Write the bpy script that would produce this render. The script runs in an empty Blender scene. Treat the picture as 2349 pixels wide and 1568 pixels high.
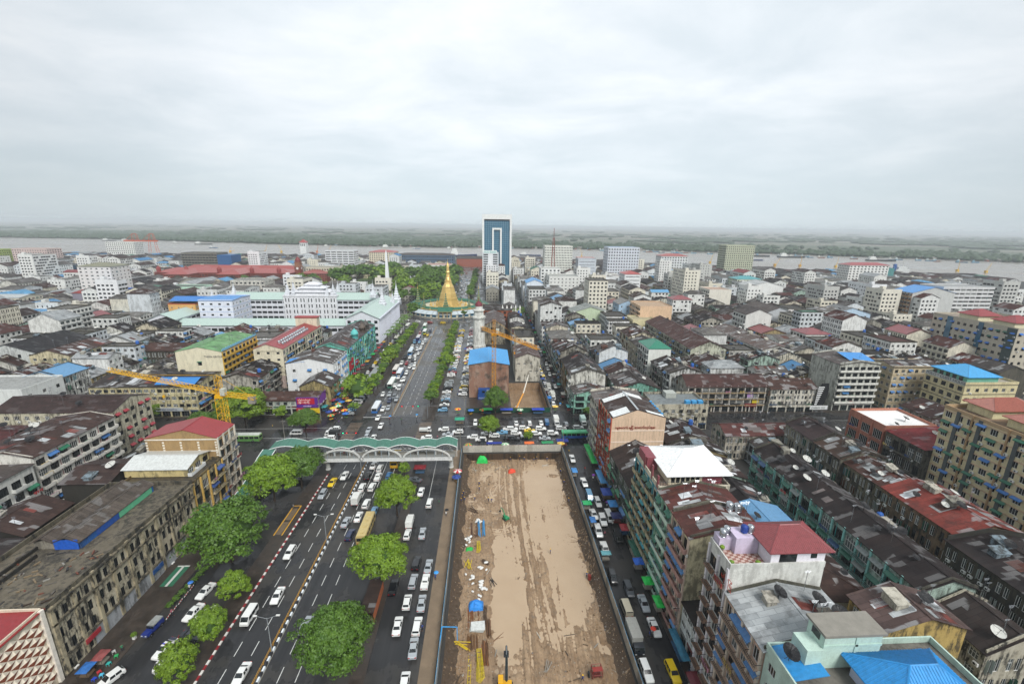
import bpy, math, random
from mathutils import Vector, Matrix, noise
random.seed(7)
R = math.radians
SC = bpy.context.scene
COL = SC.collection

# ------------------------------------------------------------------ camera
cam_d = bpy.data.cameras.new('camera')
cam = bpy.data.objects.new('camera', cam_d)
COL.objects.link(cam)
cam_d.sensor_width = 36.0
cam_d.lens = 36.0 * 1020.0 / 2349.0
cam_d.clip_start = 1.0
cam_d.clip_end = 60000.0
_p, _r, _y = R(14.6), R(0.8), R(3.324)
_f = Vector((math.sin(_y)*math.cos(_p), math.cos(_y)*math.cos(_p), -math.sin(_p)))
_r0 = Vector((math.cos(_y), -math.sin(_y), 0)); _u0 = _r0.cross(_f)
_rt = math.cos(_r)*_r0 + math.sin(_r)*_u0; _up = -math.sin(_r)*_r0 + math.cos(_r)*_u0
_m = Matrix.Identity(4)
for i in range(3):
    _m[i][0] = _rt[i]; _m[i][1] = _up[i]; _m[i][2] = -_f[i]
_m[2][3] = 80.0
cam.matrix_world = _m
SC.camera = cam

# ------------------------------------------------------------------ overcast sky
SUN_EL, SUN_AZ = R(46), R(157)          # high, veiled sun behind the camera
w = bpy.data.worlds.new('World'); SC.world = w; w.use_nodes = True
nt = w.node_tree; nt.nodes.clear()
def wn(t, **k):
    n = nt.nodes.new(t)
    for a, b in k.items(): setattr(n, a, b)
    return n
out = wn('ShaderNodeOutputWorld'); mix = wn('ShaderNodeMixShader')
b1 = wn('ShaderNodeBackground'); b2 = wn('ShaderNodeBackground')
sky = wn('ShaderNodeTexSky', sky_type='NISHITA', sun_disc=False, sun_elevation=SUN_EL, sun_rotation=SUN_AZ)
b1.inputs[1].default_value = 0.06
nt.links.new(sky.outputs[0], b1.inputs[0])
tc = wn('ShaderNodeTexCoord'); sep = wn('ShaderNodeSeparateXYZ')
nt.links.new(tc.outputs['Generated'], sep.inputs[0])
za = wn('ShaderNodeMath', operation='ABSOLUTE'); nt.links.new(sep.outputs[2], za.inputs[0])
zp = wn('ShaderNodeMath', operation='ADD'); zp.inputs[1].default_value = 0.16; nt.links.new(za.outputs[0], zp.inputs[0])
dx = wn('ShaderNodeMath', operation='DIVIDE'); dy = wn('ShaderNodeMath', operation='DIVIDE')
nt.links.new(sep.outputs[0], dx.inputs[0]); nt.links.new(zp.outputs[0], dx.inputs[1])
nt.links.new(sep.outputs[1], dy.inputs[0]); nt.links.new(zp.outputs[0], dy.inputs[1])
cmb = wn('ShaderNodeCombineXYZ'); nt.links.new(dx.outputs[0], cmb.inputs[0]); nt.links.new(dy.outputs[0], cmb.inputs[1])
mp = wn('ShaderNodeMapping'); mp.inputs['Scale'].default_value = (0.9, 1.05, 1); mp.inputs['Rotation'].default_value = (0, 0, 0.35); mp.inputs['Location'].default_value = (3.1, 1.7, 0)
nt.links.new(cmb.outputs[0], mp.inputs[0])
n1 = wn('ShaderNodeTexNoise'); n1.inputs['Scale'].default_value = 1.35; n1.inputs['Detail'].default_value = 9; n1.inputs['Roughness'].default_value = 0.58; n1.inputs['Distortion'].default_value = 0.35
nt.links.new(mp.outputs[0], n1.inputs[0])
n2 = wn('ShaderNodeTexNoise'); n2.inputs['Scale'].default_value = 0.28; n2.inputs['Detail'].default_value = 3
nt.links.new(mp.outputs[0], n2.inputs[0])
ad = wn('ShaderNodeMath', operation='MULTIPLY_ADD'); ad.inputs[1].default_value = 0.6
nt.links.new(n1.outputs[0], ad.inputs[0])
m2 = wn('ShaderNodeMath', operation='MULTIPLY'); m2.inputs[1].default_value = 0.4
nt.links.new(n2.outputs[0], m2.inputs[0]); nt.links.new(m2.outputs[0], ad.inputs[2])
rp = wn('ShaderNodeValToRGB')
rp.color_ramp.elements[0].position = 0.34; rp.color_ramp.elements[0].color = (0.41, 0.455, 0.485, 1)
rp.color_ramp.elements[1].position = 0.64; rp.color_ramp.elements[1].color = (0.585, 0.60, 0.61, 1)
e = rp.color_ramp.elements.new(0.44); e.color = (0.445, 0.485, 0.515, 1)
e = rp.color_ramp.elements.new(0.54); e.color = (0.51, 0.54, 0.565, 1)
nt.links.new(ad.outputs[0], rp.inputs[0])
hz = wn('ShaderNodeMapRange'); hz.inputs[1].default_value = 0.0; hz.inputs[2].default_value = 0.22; hz.inputs[3].default_value = 1.0; hz.inputs[4].default_value = 0.0; hz.interpolation_type = 'SMOOTHSTEP'
nt.links.new(za.outputs[0], hz.inputs[0])
mc = wn('ShaderNodeMixRGB'); mc.inputs[2].default_value = (0.375, 0.432, 0.465, 1)
hm = wn('ShaderNodeMath', operation='MULTIPLY'); hm.inputs[1].default_value = 0.8
nt.links.new(hz.outputs[0], hm.inputs[0]); nt.links.new(hm.outputs[0], mc.inputs[0]); nt.links.new(rp.outputs[0], mc.inputs[1])
dt = wn('ShaderNodeVectorMath', operation='DOT_PRODUCT'); dt.inputs[1].default_value = (0.12, 0.92, 0.37); nt.links.new(tc.outputs['Generated'], dt.inputs[0])
gl_ = wn('ShaderNodeMapRange'); gl_.interpolation_type = 'SMOOTHSTEP'     # thinner cloud ahead lets more light through
for i_, v_ in ((1, 0.55), (2, 0.97), (3, 0.62), (4, 0.82)): gl_.inputs[i_].default_value = v_
nt.links.new(dt.outputs['Value'], gl_.inputs[0]); nt.links.new(gl_.outputs[0], b2.inputs[1]); nt.links.new(mc.outputs[0], b2.inputs[0])
mix.inputs[0].default_value = 0.94
nt.links.new(b1.outputs[0], mix.inputs[1]); nt.links.new(b2.outputs[0], mix.inputs[2]); nt.links.new(mix.outputs[0], out.inputs[0])

sun_d = bpy.data.lights.new('sun', 'SUN'); sun_d.energy = 1.5; sun_d.angle = R(25); sun_d.color = (1.0, 0.98, 0.945)
sun = bpy.data.objects.new('sun', sun_d); COL.objects.link(sun)
_d = Vector((math.sin(SUN_AZ)*math.cos(SUN_EL), math.cos(SUN_AZ)*math.cos(SUN_EL), math.sin(SUN_EL)))
sun.rotation_euler = _d.to_track_quat('Z', 'Y').to_euler(); sun.location = (0, 0, 300)

SC.view_settings.view_transform = 'Standard'; SC.view_settings.look = 'None'
SC.view_settings.exposure = 1.2; SC.view_settings.gamma = 1.0; SC.view_settings.use_curve_mapping = False
cy = SC.cycles
cy.use_denoising = True; cy.use_adaptive_sampling = True; cy.adaptive_threshold = 0.02; cy.max_bounces = 5; cy.diffuse_bounces = 2; cy.glossy_bounces = 2
cy.transmission_bounces = 2; cy.volume_bounces = 0; cy.transparent_max_bounces = 4
cy.caustics_reflective = False; cy.caustics_refractive = False; cy.sample_clamp_indirect = 4.0

# ------------------------------------------------------------------ helpers
def lin(h):
    h = h.lstrip('#'); o = []
    for i in (0, 2, 4):
        v = int(h[i:i+2], 16)/255
        o.append(v/12.92 if v <= 0.04045 else ((v+0.055)/1.055)**2.4)
    return tuple(o)
def c4(h, a=0.0):
    return lin(h) + (a,) if isinstance(h, str) else tuple(h)[:3] + (a,)
def tag(o, label=None, cat=None, group=None, kind=None):
    if label: o['label'] = label
    if cat: o['category'] = cat
    if group: o['group'] = group
    if kind: o['kind'] = kind
    return o
def empty(name, loc=(0, 0, 0), rz=0.0, parent=None):
    o = bpy.data.objects.new(name, None); COL.objects.link(o)
    o.location = loc; o.rotation_euler = (0, 0, rz); o.empty_display_size = 0.5
    if parent: o.parent = parent
    return o
def inst(name, me, parent=None, loc=(0, 0, 0), rz=0.0, col=None, sc=None):
    o = bpy.data.objects.new(name, me); COL.objects.link(o)
    o.location = loc
    if rz: o.rotation_euler = (0, 0, rz)
    if col: o.color = col
    if sc: o.scale = sc if isinstance(sc, tuple) else (sc,)*3
    if parent: o.parent = parent
    return o
class MB:
    """collects faces and links them as one mesh"""
    def __init__(s): s.v = []; s.f = []; s.m = []; s.c = []
    def poly(s, pts, m=0, col=None):
        k = len(s.v); s.v.extend(pts); s.f.append(tuple(range(k, k+len(pts)))); s.m.append(m); s.c.append(col)
    def box(s, x0, x1, y0, y1, z0, z1, m=0, col=None, bottom=True):
        k = len(s.v)
        s.v += [(x0,y0,z0),(x1,y0,z0),(x1,y1,z0),(x0,y1,z0),(x0,y0,z1),(x1,y0,z1),(x1,y1,z1),(x0,y1,z1)]
        F = [(0,1,5,4),(1,2,6,5),(2,3,7,6),(3,0,4,7),(4,5,6,7)] + ([(3,2,1,0)] if bottom else [])
        for q in F: s.f.append(tuple(k+i for i in q)); s.m.append(m); s.c.append(col)
    def bar(s, p, q, r, m=0, n=4, r2=None, col=None):
        p = Vector(p); q = Vector(q); d = q-p
        if d.length < 1e-6: return
        d.normalize(); a = d.orthogonal().normalized(); b = d.cross(a); k = len(s.v); r2 = r if r2 is None else r2
        for c, rr in ((p, r), (q, r2)):
            for i in range(n):
                t = 2*math.pi*(i+0.5)/n; s.v.append(tuple(c + (a*math.cos(t)+b*math.sin(t))*rr))
        for i in range(n):
            j = (i+1) % n; s.f.append((k+i, k+j, k+n+j, k+n+i)); s.m.append(m); s.c.append(col)
        s.f.append(tuple(k+i for i in range(n))[::-1]); s.f.append(tuple(k+n+i for i in range(n)))
        s.m += [m, m]; s.c += [col, col]
    def lathe(s, prof, n=12, m=0, c=(0, 0), ph=0.0, col=None, cap=True, sx=1, sy=1):
        k = len(s.v)
        for r, z in prof:
            for i in range(n):
                t = 2*math.pi*i/n + ph; s.v.append((c[0]+r*sx*math.cos(t), c[1]+r*sy*math.sin(t), z))
        for a in range(len(prof)-1):
            for i in range(n):
                j = (i+1) % n
                s.f.append((k+a*n+i, k+a*n+j, k+(a+1)*n+j, k+(a+1)*n+i)); s.m.append(m); s.c.append(col)
        if cap:
            s.f.append(tuple(k+(len(prof)-1)*n+i for i in range(n))); s.m.append(m); s.c.append(col)
    def slab(s, a, b, c, d, th, m=0, col=None):
        """quad a,b,c,d (counter-clockwise from above) given thickness downwards"""
        lo = [(p[0], p[1], p[2]-th) for p in (a, b, c, d)]
        s.poly([a, b, c, d], m, col); s.poly(lo[::-1], m, col)
        t = [a, b, c, d]
        for i in range(4):
            j = (i+1) % 4; s.poly([lo[i], lo[j], t[j], t[i]], m, col)
    def mesh(s, name, mats, smooth=False):
        me = bpy.data.meshes.new(name)
        me.from_pydata(s.v, [], s.f)
        for mt in mats: me.materials.append(mt)
        if len(mats) > 1: me.polygons.foreach_set('material_index', s.m)
        if smooth: me.polygons.foreach_set('use_smooth', [True]*len(s.f))
        if any(c is not None for c in s.c):
            at = me.color_attributes.new('Col', 'FLOAT_COLOR', 'CORNER'); buf = []
            for f, c in zip(s.f, s.c):
                buf.extend(tuple(c or (0.5, 0.5, 0.5, 0))*len(f))
            at.data.foreach_set('color', buf)
        return me
    def build(s, name, mats, parent=None, loc=(0, 0, 0), rz=0.0, col=None, smooth=False):
        if not isinstance(mats, (list, tuple)): mats = [mats]
        return inst(name, s.mesh(name, mats, smooth), parent, loc, rz, col)

# ------------------------------------------------------------------ materials
class NT:
    def __init__(s, name):
        s.mt = bpy.data.materials.new(name); s.mt.use_nodes = True; s.t = s.mt.node_tree
        s.b = s.t.nodes['Principled BSDF']
        s.pos = None
    def n(s, t, ins=None, **k):
        x = s.t.nodes.new(t)
        for a, b in k.items(): setattr(x, a, b)
        for a, b in (ins or {}).items():
            if hasattr(b, 'is_linked') or isinstance(b, bpy.types.NodeSocket): s.t.links.new(b, x.inputs[a])
            else: x.inputs[a].default_value = b
        return x
    def P(s):
        if s.pos is None: s.pos = s.n('ShaderNodeNewGeometry').outputs['Position']
        return s.pos
    def noise(s, scale, detail=4, rough=0.55, vec=None, map=None, dist=0.0):
        v = vec or s.P()
        if map: v = s.n('ShaderNodeMapping', {0: v, 'Scale': map}).outputs[0]
        return s.n('ShaderNodeTexNoise', {'Vector': v, 'Scale': scale, 'Detail': detail, 'Roughness': rough, 'Distortion': dist}).outputs[0]
    def ramp(s, f, a, b, c0=0.0, c1=1.0):
        return s.n('ShaderNodeMapRange', {0: f, 1: a, 2: b, 3: c0, 4: c1}).outputs[0]
    def math(s, op, a, b=0.0):
        return s.n('ShaderNodeMath', {0: a, 1: b}, operation=op).outputs[0]
    def mix(s, f, a, b, mode='MIX'):
        return s.n('ShaderNodeMixRGB', {0: f, 1: a, 2: b}, blend_type=mode).outputs[0]
    def set(s, **k):
        nm = dict(col='Base Color', rough='Roughness', metal='Metallic', spec='Specular IOR Level', coat='Coat Weight', normal='Normal', sub='Subsurface Weight', emit='Emission Color', es='Emission Strength')
        for a, b in k.items():
            i = s.b.inputs[nm[a]]
            if isinstance(b, bpy.types.NodeSocket): s.t.links.new(b, i)
            else: i.default_value = b
        return s.mt
    def bump(s, h, st=0.3, d=0.05):
        return s.n('ShaderNodeBump', {'Height': h, 'Strength': st, 'Distance': d}).outputs[0]
    def obj(s, attr=False):
        if attr:
            o = s.n('ShaderNodeVertexColor', layer_name='Col'); return o.outputs[0], o.outputs[1]
        o = s.n('ShaderNodeObjectInfo'); return o.outputs['Color'], o.outputs['Alpha']
def rgba(h): return lin(h)+(1,)
M = {}
def wall_mat(nm, attr):
    a = NT(nm); col, al = a.obj(attr)
    st = a.math('ADD', a.math('MULTIPLY', a.noise(0.8, 6, 0.65, map=(1.3, 1.3, 0.28)), 0.68), a.math('MULTIPLY', a.noise(0.6, 6, 0.72), 0.32))          # vertical mould streaks
    bl = a.noise(0.23, 5, 0.6)
    fn = a.noise(3.0, 4, 0.7)
    s1 = a.math('MULTIPLY', a.ramp(st, 0.475, 0.55), a.ramp(bl, 0.36, 0.5))
    s2 = a.ramp(a.math('ADD', a.math('MULTIPLY', bl, 0.7), a.math('MULTIPLY', fn, 0.3)), 0.53, 0.63)
    g = a.math('MULTIPLY', a.math('MAXIMUM', s1, a.math('MULTIPLY', s2, 0.8)), al)
    base = a.mix(a.math('MULTIPLY', a.ramp(fn, 0.3, 0.7), 0.22), col, (0.30, 0.27, 0.22, 1), 'MULTIPLY')
    t2 = a.mix(a.math('MULTIPLY', a.ramp(st, 0.38, 0.6), a.math('MULTIPLY', al, 0.5)), base, (0.42, 0.37, 0.29, 1), 'MULTIPLY')
    c = a.mix(a.math('MINIMUM', g, 0.94), t2, (0.028, 0.027, 0.024, 1))
    return a.set(col=c, rough=0.85, spec=0.3, normal=a.bump(fn, 0.25, 0.04))
def roof_mat(nm, attr):
    a = NT(nm); col, al = a.obj(attr)
    br = a.n('ShaderNodeTexBrick', {'Vector': a.P(), 'Color1': (0.62, 0.62, 0.62, 1), 'Color2': (1.25, 1.22, 1.2, 1), 'Mortar': (0.42, 0.42, 0.42, 1), 'Scale': 1.0, 'Mortar Size': 0.035, 'Brick Width': 2.6, 'Row Height': 0.95, 'Bias': -0.1})
    b1 = a.noise(0.18, 5, 0.6); f1 = a.noise(1.6, 5, 0.7)
    c = a.mix(0.75, col, br.outputs[0], 'MULTIPLY')
    rust = a.math('MULTIPLY', a.ramp(a.math('ADD', a.math('MULTIPLY', b1, 0.55), a.math('MULTIPLY', f1, 0.45)), 0.48, 0.62), a.math('MULTIPLY', al, 0.75))
    c = a.mix(rust, c, (0.062, 0.040, 0.033, 1))
    b2 = a.n('ShaderNodeTexBrick', {'Vector': a.P(), 'Color1': (0, 0, 0, 1), 'Color2': (1, 1, 1, 1), 'Mortar': (0, 0, 0, 1), 'Scale': 1.0, 'Mortar Size': 0.02, 'Brick Width': 3.1, 'Row Height': 1.15, 'Bias': 0.0}).outputs[0]
    lb = a.math('ADD', a.math('MULTIPLY', b2, 0.5), a.math('MULTIPLY', a.noise(0.16, 2, 0.5), 0.9))
    pale = a.math('MULTIPLY', a.ramp(lb, 0.86, 0.88), a.math('MULTIPLY', al, 0.8))
    c = a.mix(pale, c, (0.30, 0.30, 0.30, 1))
    dk = a.math('MULTIPLY', a.ramp(a.noise(0.35, 6, 0.7), 0.5, 0.7), 0.5)
    c = a.mix(dk, c, (0.02, 0.018, 0.018, 1))
    wv = a.n('ShaderNodeTexWave', {'Vector': a.P(), 'Scale': 2.0, 'Distortion': 0.0}, bands_direction='Y').outputs[1]
    return a.set(col=c, rough=a.ramp(f1, 0.3, 0.7, 0.45, 0.8), spec=0.1, normal=a.bump(wv, 0.35, 0.03))
def obj_mat(nm, rough=0.55, spec=0.4, attr=False, coat=0.0, dirt=0.25, metal=0.0):
    a = NT(nm); col, al = a.obj(attr)
    f = a.noise(1.7, 4, 0.65)
    c = a.mix(a.math('MULTIPLY', a.ramp(f, 0.42, 0.7), dirt), col, (0.16, 0.14, 0.12, 1), 'MULTIPLY')
    return a.set(col=c, rough=rough, spec=spec, coat=coat, metal=metal)
def plain(nm, h, rough=0.6, metal=0.0, spec=0.4, var=0.25, sc=1.5):
    a = NT(nm); f = a.noise(sc, 4, 0.65)
    b = rgba(h) if isinstance(h, str) else h
    c = a.mix(a.math('MULTIPLY', a.ramp(f, 0.35, 0.7), var), b, tuple(x*0.45 for x in b[:3])+(1,))
    return a.set(col=c, rough=rough, metal=metal, spec=spec)
M['wall'] = wall_mat('stained_render', False); M['wall_far'] = wall_mat('stained_render_far', True)
M['roof'] = roof_mat('tin_roof', False); M['roof_far'] = roof_mat('tin_roof_far', True)
M['paint'] = obj_mat('painted', 0.55); M['metalroof'] = obj_mat('painted_sheet', 0.38, 0.5, dirt=0.3)
M['car'] = obj_mat('car_paint', 0.28, 0.5, coat=0.6, dirt=0.05)
M['cloth'] = obj_mat('tarpaulin', 0.6, 0.35, dirt=0.35); M['paint_far'] = obj_mat('painted_far', 0.6, attr=True)
M['glass'] = plain('dark_glass', (0.016, 0.020, 0.022, 1), 0.09, spec=0.6, var=0.5, sc=0.6)
M['glass2'] = plain('curtained_glass', (0.10, 0.115, 0.115, 1), 0.2, spec=0.5, var=0.5)
M['blueglass'] = plain('teal_curtain_glass', (0.032, 0.125, 0.205, 1), 0.1, spec=0.7, var=0.35, sc=0.12)
M['white'] = plain('white_paint', 'dcdcd8', 0.5); M['concrete'] = plain('concrete', '8b877e', 0.85, var=0.4, sc=0.7)
M['dark'] = plain('dark_metal', '26272a', 0.5); M['tyre'] = plain('tyre_rubber', '18181a', 0.8); M['chrome'] = plain('wheel_alloy', 'a0a4a8', 0.35, 0.8)
M['red_lamp'] = plain('red_lens', 'b01818', 0.2); M['lamp'] = plain('clear_lens', 'd8dcdc', 0.15)
M['gold'] = plain('gold_leaf', (0.72, 0.50, 0.17, 1), 0.34, 0.55, 0.6, 0.25, 0.5)
M['steel'] = plain('stainless_steel', 'b8bcc0', 0.25, 0.9, var=0.15); M['bark'] = plain('bark', '3d3228', 0.9, var=0.5)
M['skin'] = plain('skin', '8a5f43', 0.6); M['black'] = plain('soot_black', '15151a', 0.7)
def leaf_mat(nm, a0, a1):
    a = NT(nm); o = a.n('ShaderNodeObjectInfo').outputs['Random']
    f = a.noise(0.9, 3, 0.6); g = a.noise(6.0, 2, 0.5)
    t = a.math('ADD', a.math('MULTIPLY', f, 0.8), a.math('MULTIPLY', g, 0.2))
    c = a.mix(a.ramp(t, 0.30, 0.70), a0, a1)
    c = a.mix(a.math('MULTIPLY', o, 0.25), c, (0.9, 0.75, 0.5, 1), 'MULTIPLY')
    return a.set(col=c, rough=0.5, spec=0.35)
M['leaf'] = leaf_mat('leaves_bright', (0.070, 0.145, 0.010, 1), (0.20, 0.315, 0.022, 1))
M['leaf2'] = leaf_mat('leaves_deep', (0.038, 0.095, 0.012, 1), (0.11, 0.205, 0.024, 1))
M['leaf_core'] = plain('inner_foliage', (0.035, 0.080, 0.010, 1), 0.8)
M['far_leaf'] = leaf_mat('distant_leaves', (0.014, 0.036, 0.016, 1), (0.045, 0.080, 0.030, 1))
def asphalt(k=1.0, nm='wet_asphalt'):
    a = NT(nm); b = a.noise(0.06, 5, 0.6); f = a.noise(1.2, 6, 0.7); ln = a.noise(0.5, 4, 0.6, map=(1.6, 0.05, 1))
    c = a.mix(a.ramp(ln, 0.3, 0.75), (0.015*k, 0.0155*k, 0.0165*k, 1), (0.026*k, 0.026*k, 0.0275*k, 1))
    c = a.mix(a.math('MULTIPLY', a.ramp(b, 0.47, 0.58), 0.8), c, (0.040*k, 0.037*k, 0.033*k, 1))
    r = a.ramp(a.math('ADD', a.math('MULTIPLY', b, 0.85), a.math('MULTIPLY', ln, 0.15)), 0.42, 0.58, 0.07, 0.45)
    return a.set(col=c, rough=r, spec=0.24, normal=a.bump(f, 0.12, 0.02))
M['asphalt'] = asphalt(1.35); M['asphalt_sheen'] = asphalt(2.6, 'pale_sheen_asphalt')  # second copy, for far roads, is paler: grazing sky sheen put into the colour
def paving():
    a = NT('wet_paving'); br = a.n('ShaderNodeTexBrick', {'Vector': a.P(), 'Color1': (0.062, 0.047, 0.036, 1), 'Color2': (0.040, 0.030, 0.024, 1), 'Mortar': (0.035, 0.03, 0.026, 1), 'Scale': 1.0, 'Mortar Size': 0.03, 'Brick Width': 0.8, 'Row Height': 0.8})
    b = a.noise(0.25, 5, 0.6)
    c = a.mix(a.math('MULTIPLY', a.ramp(b, 0.4, 0.65), 0.6), br.outputs[0], (0.018, 0.016, 0.014, 1))
    return a.set(col=c, rough=a.ramp(b, 0.4, 0.6, 0.6, 0.3), spec=0.45)
M['paving'] = paving()
def ground():
    a = NT('city_ground'); b = a.noise(0.08, 6, 0.65); c = a.mix(b, (0.014, 0.013, 0.012, 1), (0.050, 0.047, 0.042, 1))
    return a.set(col=c, rough=0.75)
M['ground'] = ground()
def farland():
    a = NT('hazed_delta_fields'); b = a.noise(0.0011, 6, 0.6, map=(0.35, 1.6, 1)); f = a.noise(0.006, 5, 0.6, map=(0.4, 1.4, 1))
    c = a.mix(a.ramp(b, 0.42, 0.56), (0.075, 0.100, 0.060, 1), (0.21, 0.185, 0.150, 1))  # field tones lightened, so part of the distance haze sits in the colour
    c = a.mix(a.ramp(f, 0.5, 0.62), c, (0.055, 0.080, 0.045, 1))
    return a.set(col=c, rough=0.9)
M['farland'] = farland()
def river():
    a = NT('silty_river'); b = a.noise(0.012, 5, 0.6, map=(0.3, 1.2, 1)); f = a.noise(0.25, 4, 0.6)
    c = a.mix(b, (0.185, 0.165, 0.140, 1), (0.26, 0.235, 0.205, 1))
    return a.set(col=c, rough=a.ramp(b, 0.35, 0.65, 0.22, 0.38), spec=0.45, normal=a.bump(f, 0.2, 0.15))
M['river'] = river()
def mud():
    a = NT('churned_mud'); b = a.noise(0.16, 6, 0.62); f = a.noise(1.4, 6, 0.7); t = a.noise(0.8, 6, 0.65, map=(2.4, 0.12, 1), dist=0.6); g = a.noise(0.45, 7, 0.7)
    c = a.mix(a.ramp(b, 0.35, 0.65), (0.225, 0.143, 0.078, 1), (0.34, 0.238, 0.147, 1))
    c = a.mix(a.math('MULTIPLY', a.ramp(t, 0.46, 0.58), 0.35), c, (0.125, 0.074, 0.038, 1))
    c = a.mix(a.math('MULTIPLY', a.ramp(a.noise(1.1, 6, 0.7, map=(2.0, 0.2, 1)), 0.55, 0.64), 0.6), c, (0.40, 0.285, 0.175, 1))
    c = a.mix(a.math('MULTIPLY', a.ramp(g, 0.55, 0.66), 0.6), c, (0.155, 0.128, 0.096, 1))
    c = a.mix(a.math('MULTIPLY', a.ramp(f, 0.5, 0.68), 0.6), c, (0.115, 0.076, 0.046, 1))
    return a.set(col=c, rough=a.ramp(b, 0.35, 0.6, 0.4, 0.8), spec=0.4, normal=a.bump(f, 0.7, 0.18))
M['mud'] = mud()
def puddle():
    a = NT('muddy_water'); b = a.noise(0.2, 5, 0.6); c = a.mix(b, (0.38, 0.272, 0.172, 1), (0.46, 0.345, 0.23, 1))
    return a.set(col=c, rough=0.1, spec=0.4)
M['puddle'] = puddle()
M['grass'] = plain('lawn', (0.085, 0.135, 0.035, 1), 0.9, var=0.5, sc=0.3)
M['soil'] = plain('dark_wet_soil', (0.085, 0.056, 0.034, 1), 0.8, var=0.75, sc=1.3)
M['rubble'] = plain('rubble_earth', (0.16, 0.105, 0.062, 1), 0.9, var=0.7, sc=0.9)
def brickwall():
    a = NT('old_brick'); br = a.n('ShaderNodeTexBrick', {'Vector': a.n('ShaderNodeMapping', {0: a.P(), 'Rotation': (R(90), 0, 0)}).outputs[0], 'Color1': (0.32, 0.15, 0.09, 1), 'Color2': (0.22, 0.11, 0.07, 1), 'Mortar': (0.20, 0.16, 0.13, 1), 'Scale': 2.4})
    s = a.noise(0.4, 6, 0.65, map=(1, 1, 0.4)); c = a.mix(a.ramp(s, 0.46, 0.66), br.outputs[0], (0.34, 0.25, 0.19, 1)); c = a.mix(a.math('MULTIPLY', a.ramp(a.noise(0.25, 5), 0.52, 0.66), 0.8), c, (0.04, 0.035, 0.03, 1))
    return a.set(col=c, rough=0.9)
M['brick'] = brickwall()

# ------------------------------------------------------------------ building kit
_PC = {}
def cached(key, fn):
    if key not in _PC: _PC[key] = fn()
    return _PC[key]
def win_mesh(w, h, kind):
    w = round(w*5)/5; h = round(h*5)/5
    def mk():
        b = MB(); t = 0.07; d = 0.16
        g = 1
        b.poly([(-w/2, d, 0), (w/2, d, 0), (w/2, d, h), (-w/2, d, h)], 1 if kind != 'c' else 2)
        for x0, x1, z0, z1 in ((-w/2, -w/2+t, 0, h), (w/2-t, w/2, 0, h), (-w/2+t, w/2-t, 0, t), (-w/2+t, w/2-t, h-t, h)):
            b.box(x0, x1, d-0.08, d-0.02, z0, z1, 0)
        nx = max(1, int(w/0.75))
        for i in range(1, nx+1):
            x = -w/2+w*i/(nx+1); b.box(x-0.03, x+0.03, d-0.07, d-0.02, t, h-t, 0)
        if kind == 'c': b.box(-w/2+t, w/2-t, d-0.06, d-0.03, h*0.62, h*0.66, 0)
        if kind == 's':      # louvred shutters standing open
            for s in (-1, 1): b.box(s*(w/2+0.02)-0.02 if s < 0 else w/2, s*(w/2+0.02) if s < 0 else w/2+0.04, -0.42, 0.0, 0.02, h-0.02, 3)
        return b.mesh('window', [M['white'] if kind != 'd' else M['dark'], M['glass'], M['glass2'], M['paint']])
    return cached(('win', w, h, kind), mk)
def awn_mesh(w):
    w = round(w*2)/2
    def mk():
        b = MB(); n = max(3, int(w/0.35)); d = .85
        for i in range(n):
            x0 = -w/2+w*i/n; x1 = -w/2+w*(i+1)/n; k = 0.035 if i % 2 else 0.0
            b.slab((x0, -d, -0.46+k), (x1, -d, -0.46+k), (x1, 0.0, 0.12+k), (x0, 0.0, 0.12+k), 0.05)
        b.box(-w/2, w/2, -d-0.02, -d, -0.66, -0.44)
        for s in (-w/2, w/2): b.bar((s, -d+0.05, -0.5), (s, 0, -0.55), 0.025)
        return b.mesh('awning', [M['metalroof']])
    return cached(('awn', w), mk)
def bal_mesh(w, kind):
    w = round(w*2)/2
    def mk():
        b = MB(); d = 1.0
        b.box(-w/2, w/2, -d, 0, -0.14, 0.0)
        if kind == 's':
            b.box(-w/2, w/2, -d, -d+0.1, 0.0, 0.85); b.box(-w/2, -w/2+0.1, -d+0.1, 0, 0.0, 0.85); b.box(w/2-0.1, w/2, -d+0.1, 0, 0.0, 0.85)
        else:
            for z in (0.45, 0.9): b.box(-w/2, w/2, -d, -d+0.05, z, z+0.06, 1)
            n = max(3, int(w/0.3))
            for i in range(n+1):
                x = -w/2+0.02+(w-0.04)*i/n; b.box(x-0.018, x+0.018, -d, -d+0.04, 0, 0.9, 1)
            for s in (-w/2, w/2-0.05): b.box(s, s+0.05, -d+0.05, 0, 0.85, 0.91, 1)
        return b.mesh('balcony', [M['paint'], M['dark']])
    return cached(('bal', w, kind), mk)
def ac_mesh():
    def mk():
        b = MB(); b.box(-0.4, 0.4, -0.42, -0.08, 0, 0.58, 0); k = MB()
        b.lathe([(0.22, 0), (0.22, 0.01)], 10, 1); n = 20
        for i in range(len(b.v)-n, len(b.v)):
            x, y, z = b.v[i]; b.v[i] = (x-0.08, -0.425-z, y+0.29)
        for s in (-0.3, 0.3): b.bar((s, -0.4, -0.03), (s, 0.0, -0.03), 0.03, 1)
        return b.mesh('air_conditioner', [M['white'], M['dark']])
    return cached('ac', mk)
def laundry_mesh(k):
    def mk():
        b = MB(); g = random.Random(k)
        for i in range(3+k): x = -.9+i*.55+g.uniform(-.1, .1); b.box(x, x+g.uniform(.25, .5), -.02, .02, -g.uniform(.5, 1.0), 0)
        return b.mesh('laundry', [M['cloth']])
    return cached(('lau', k), mk)
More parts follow.
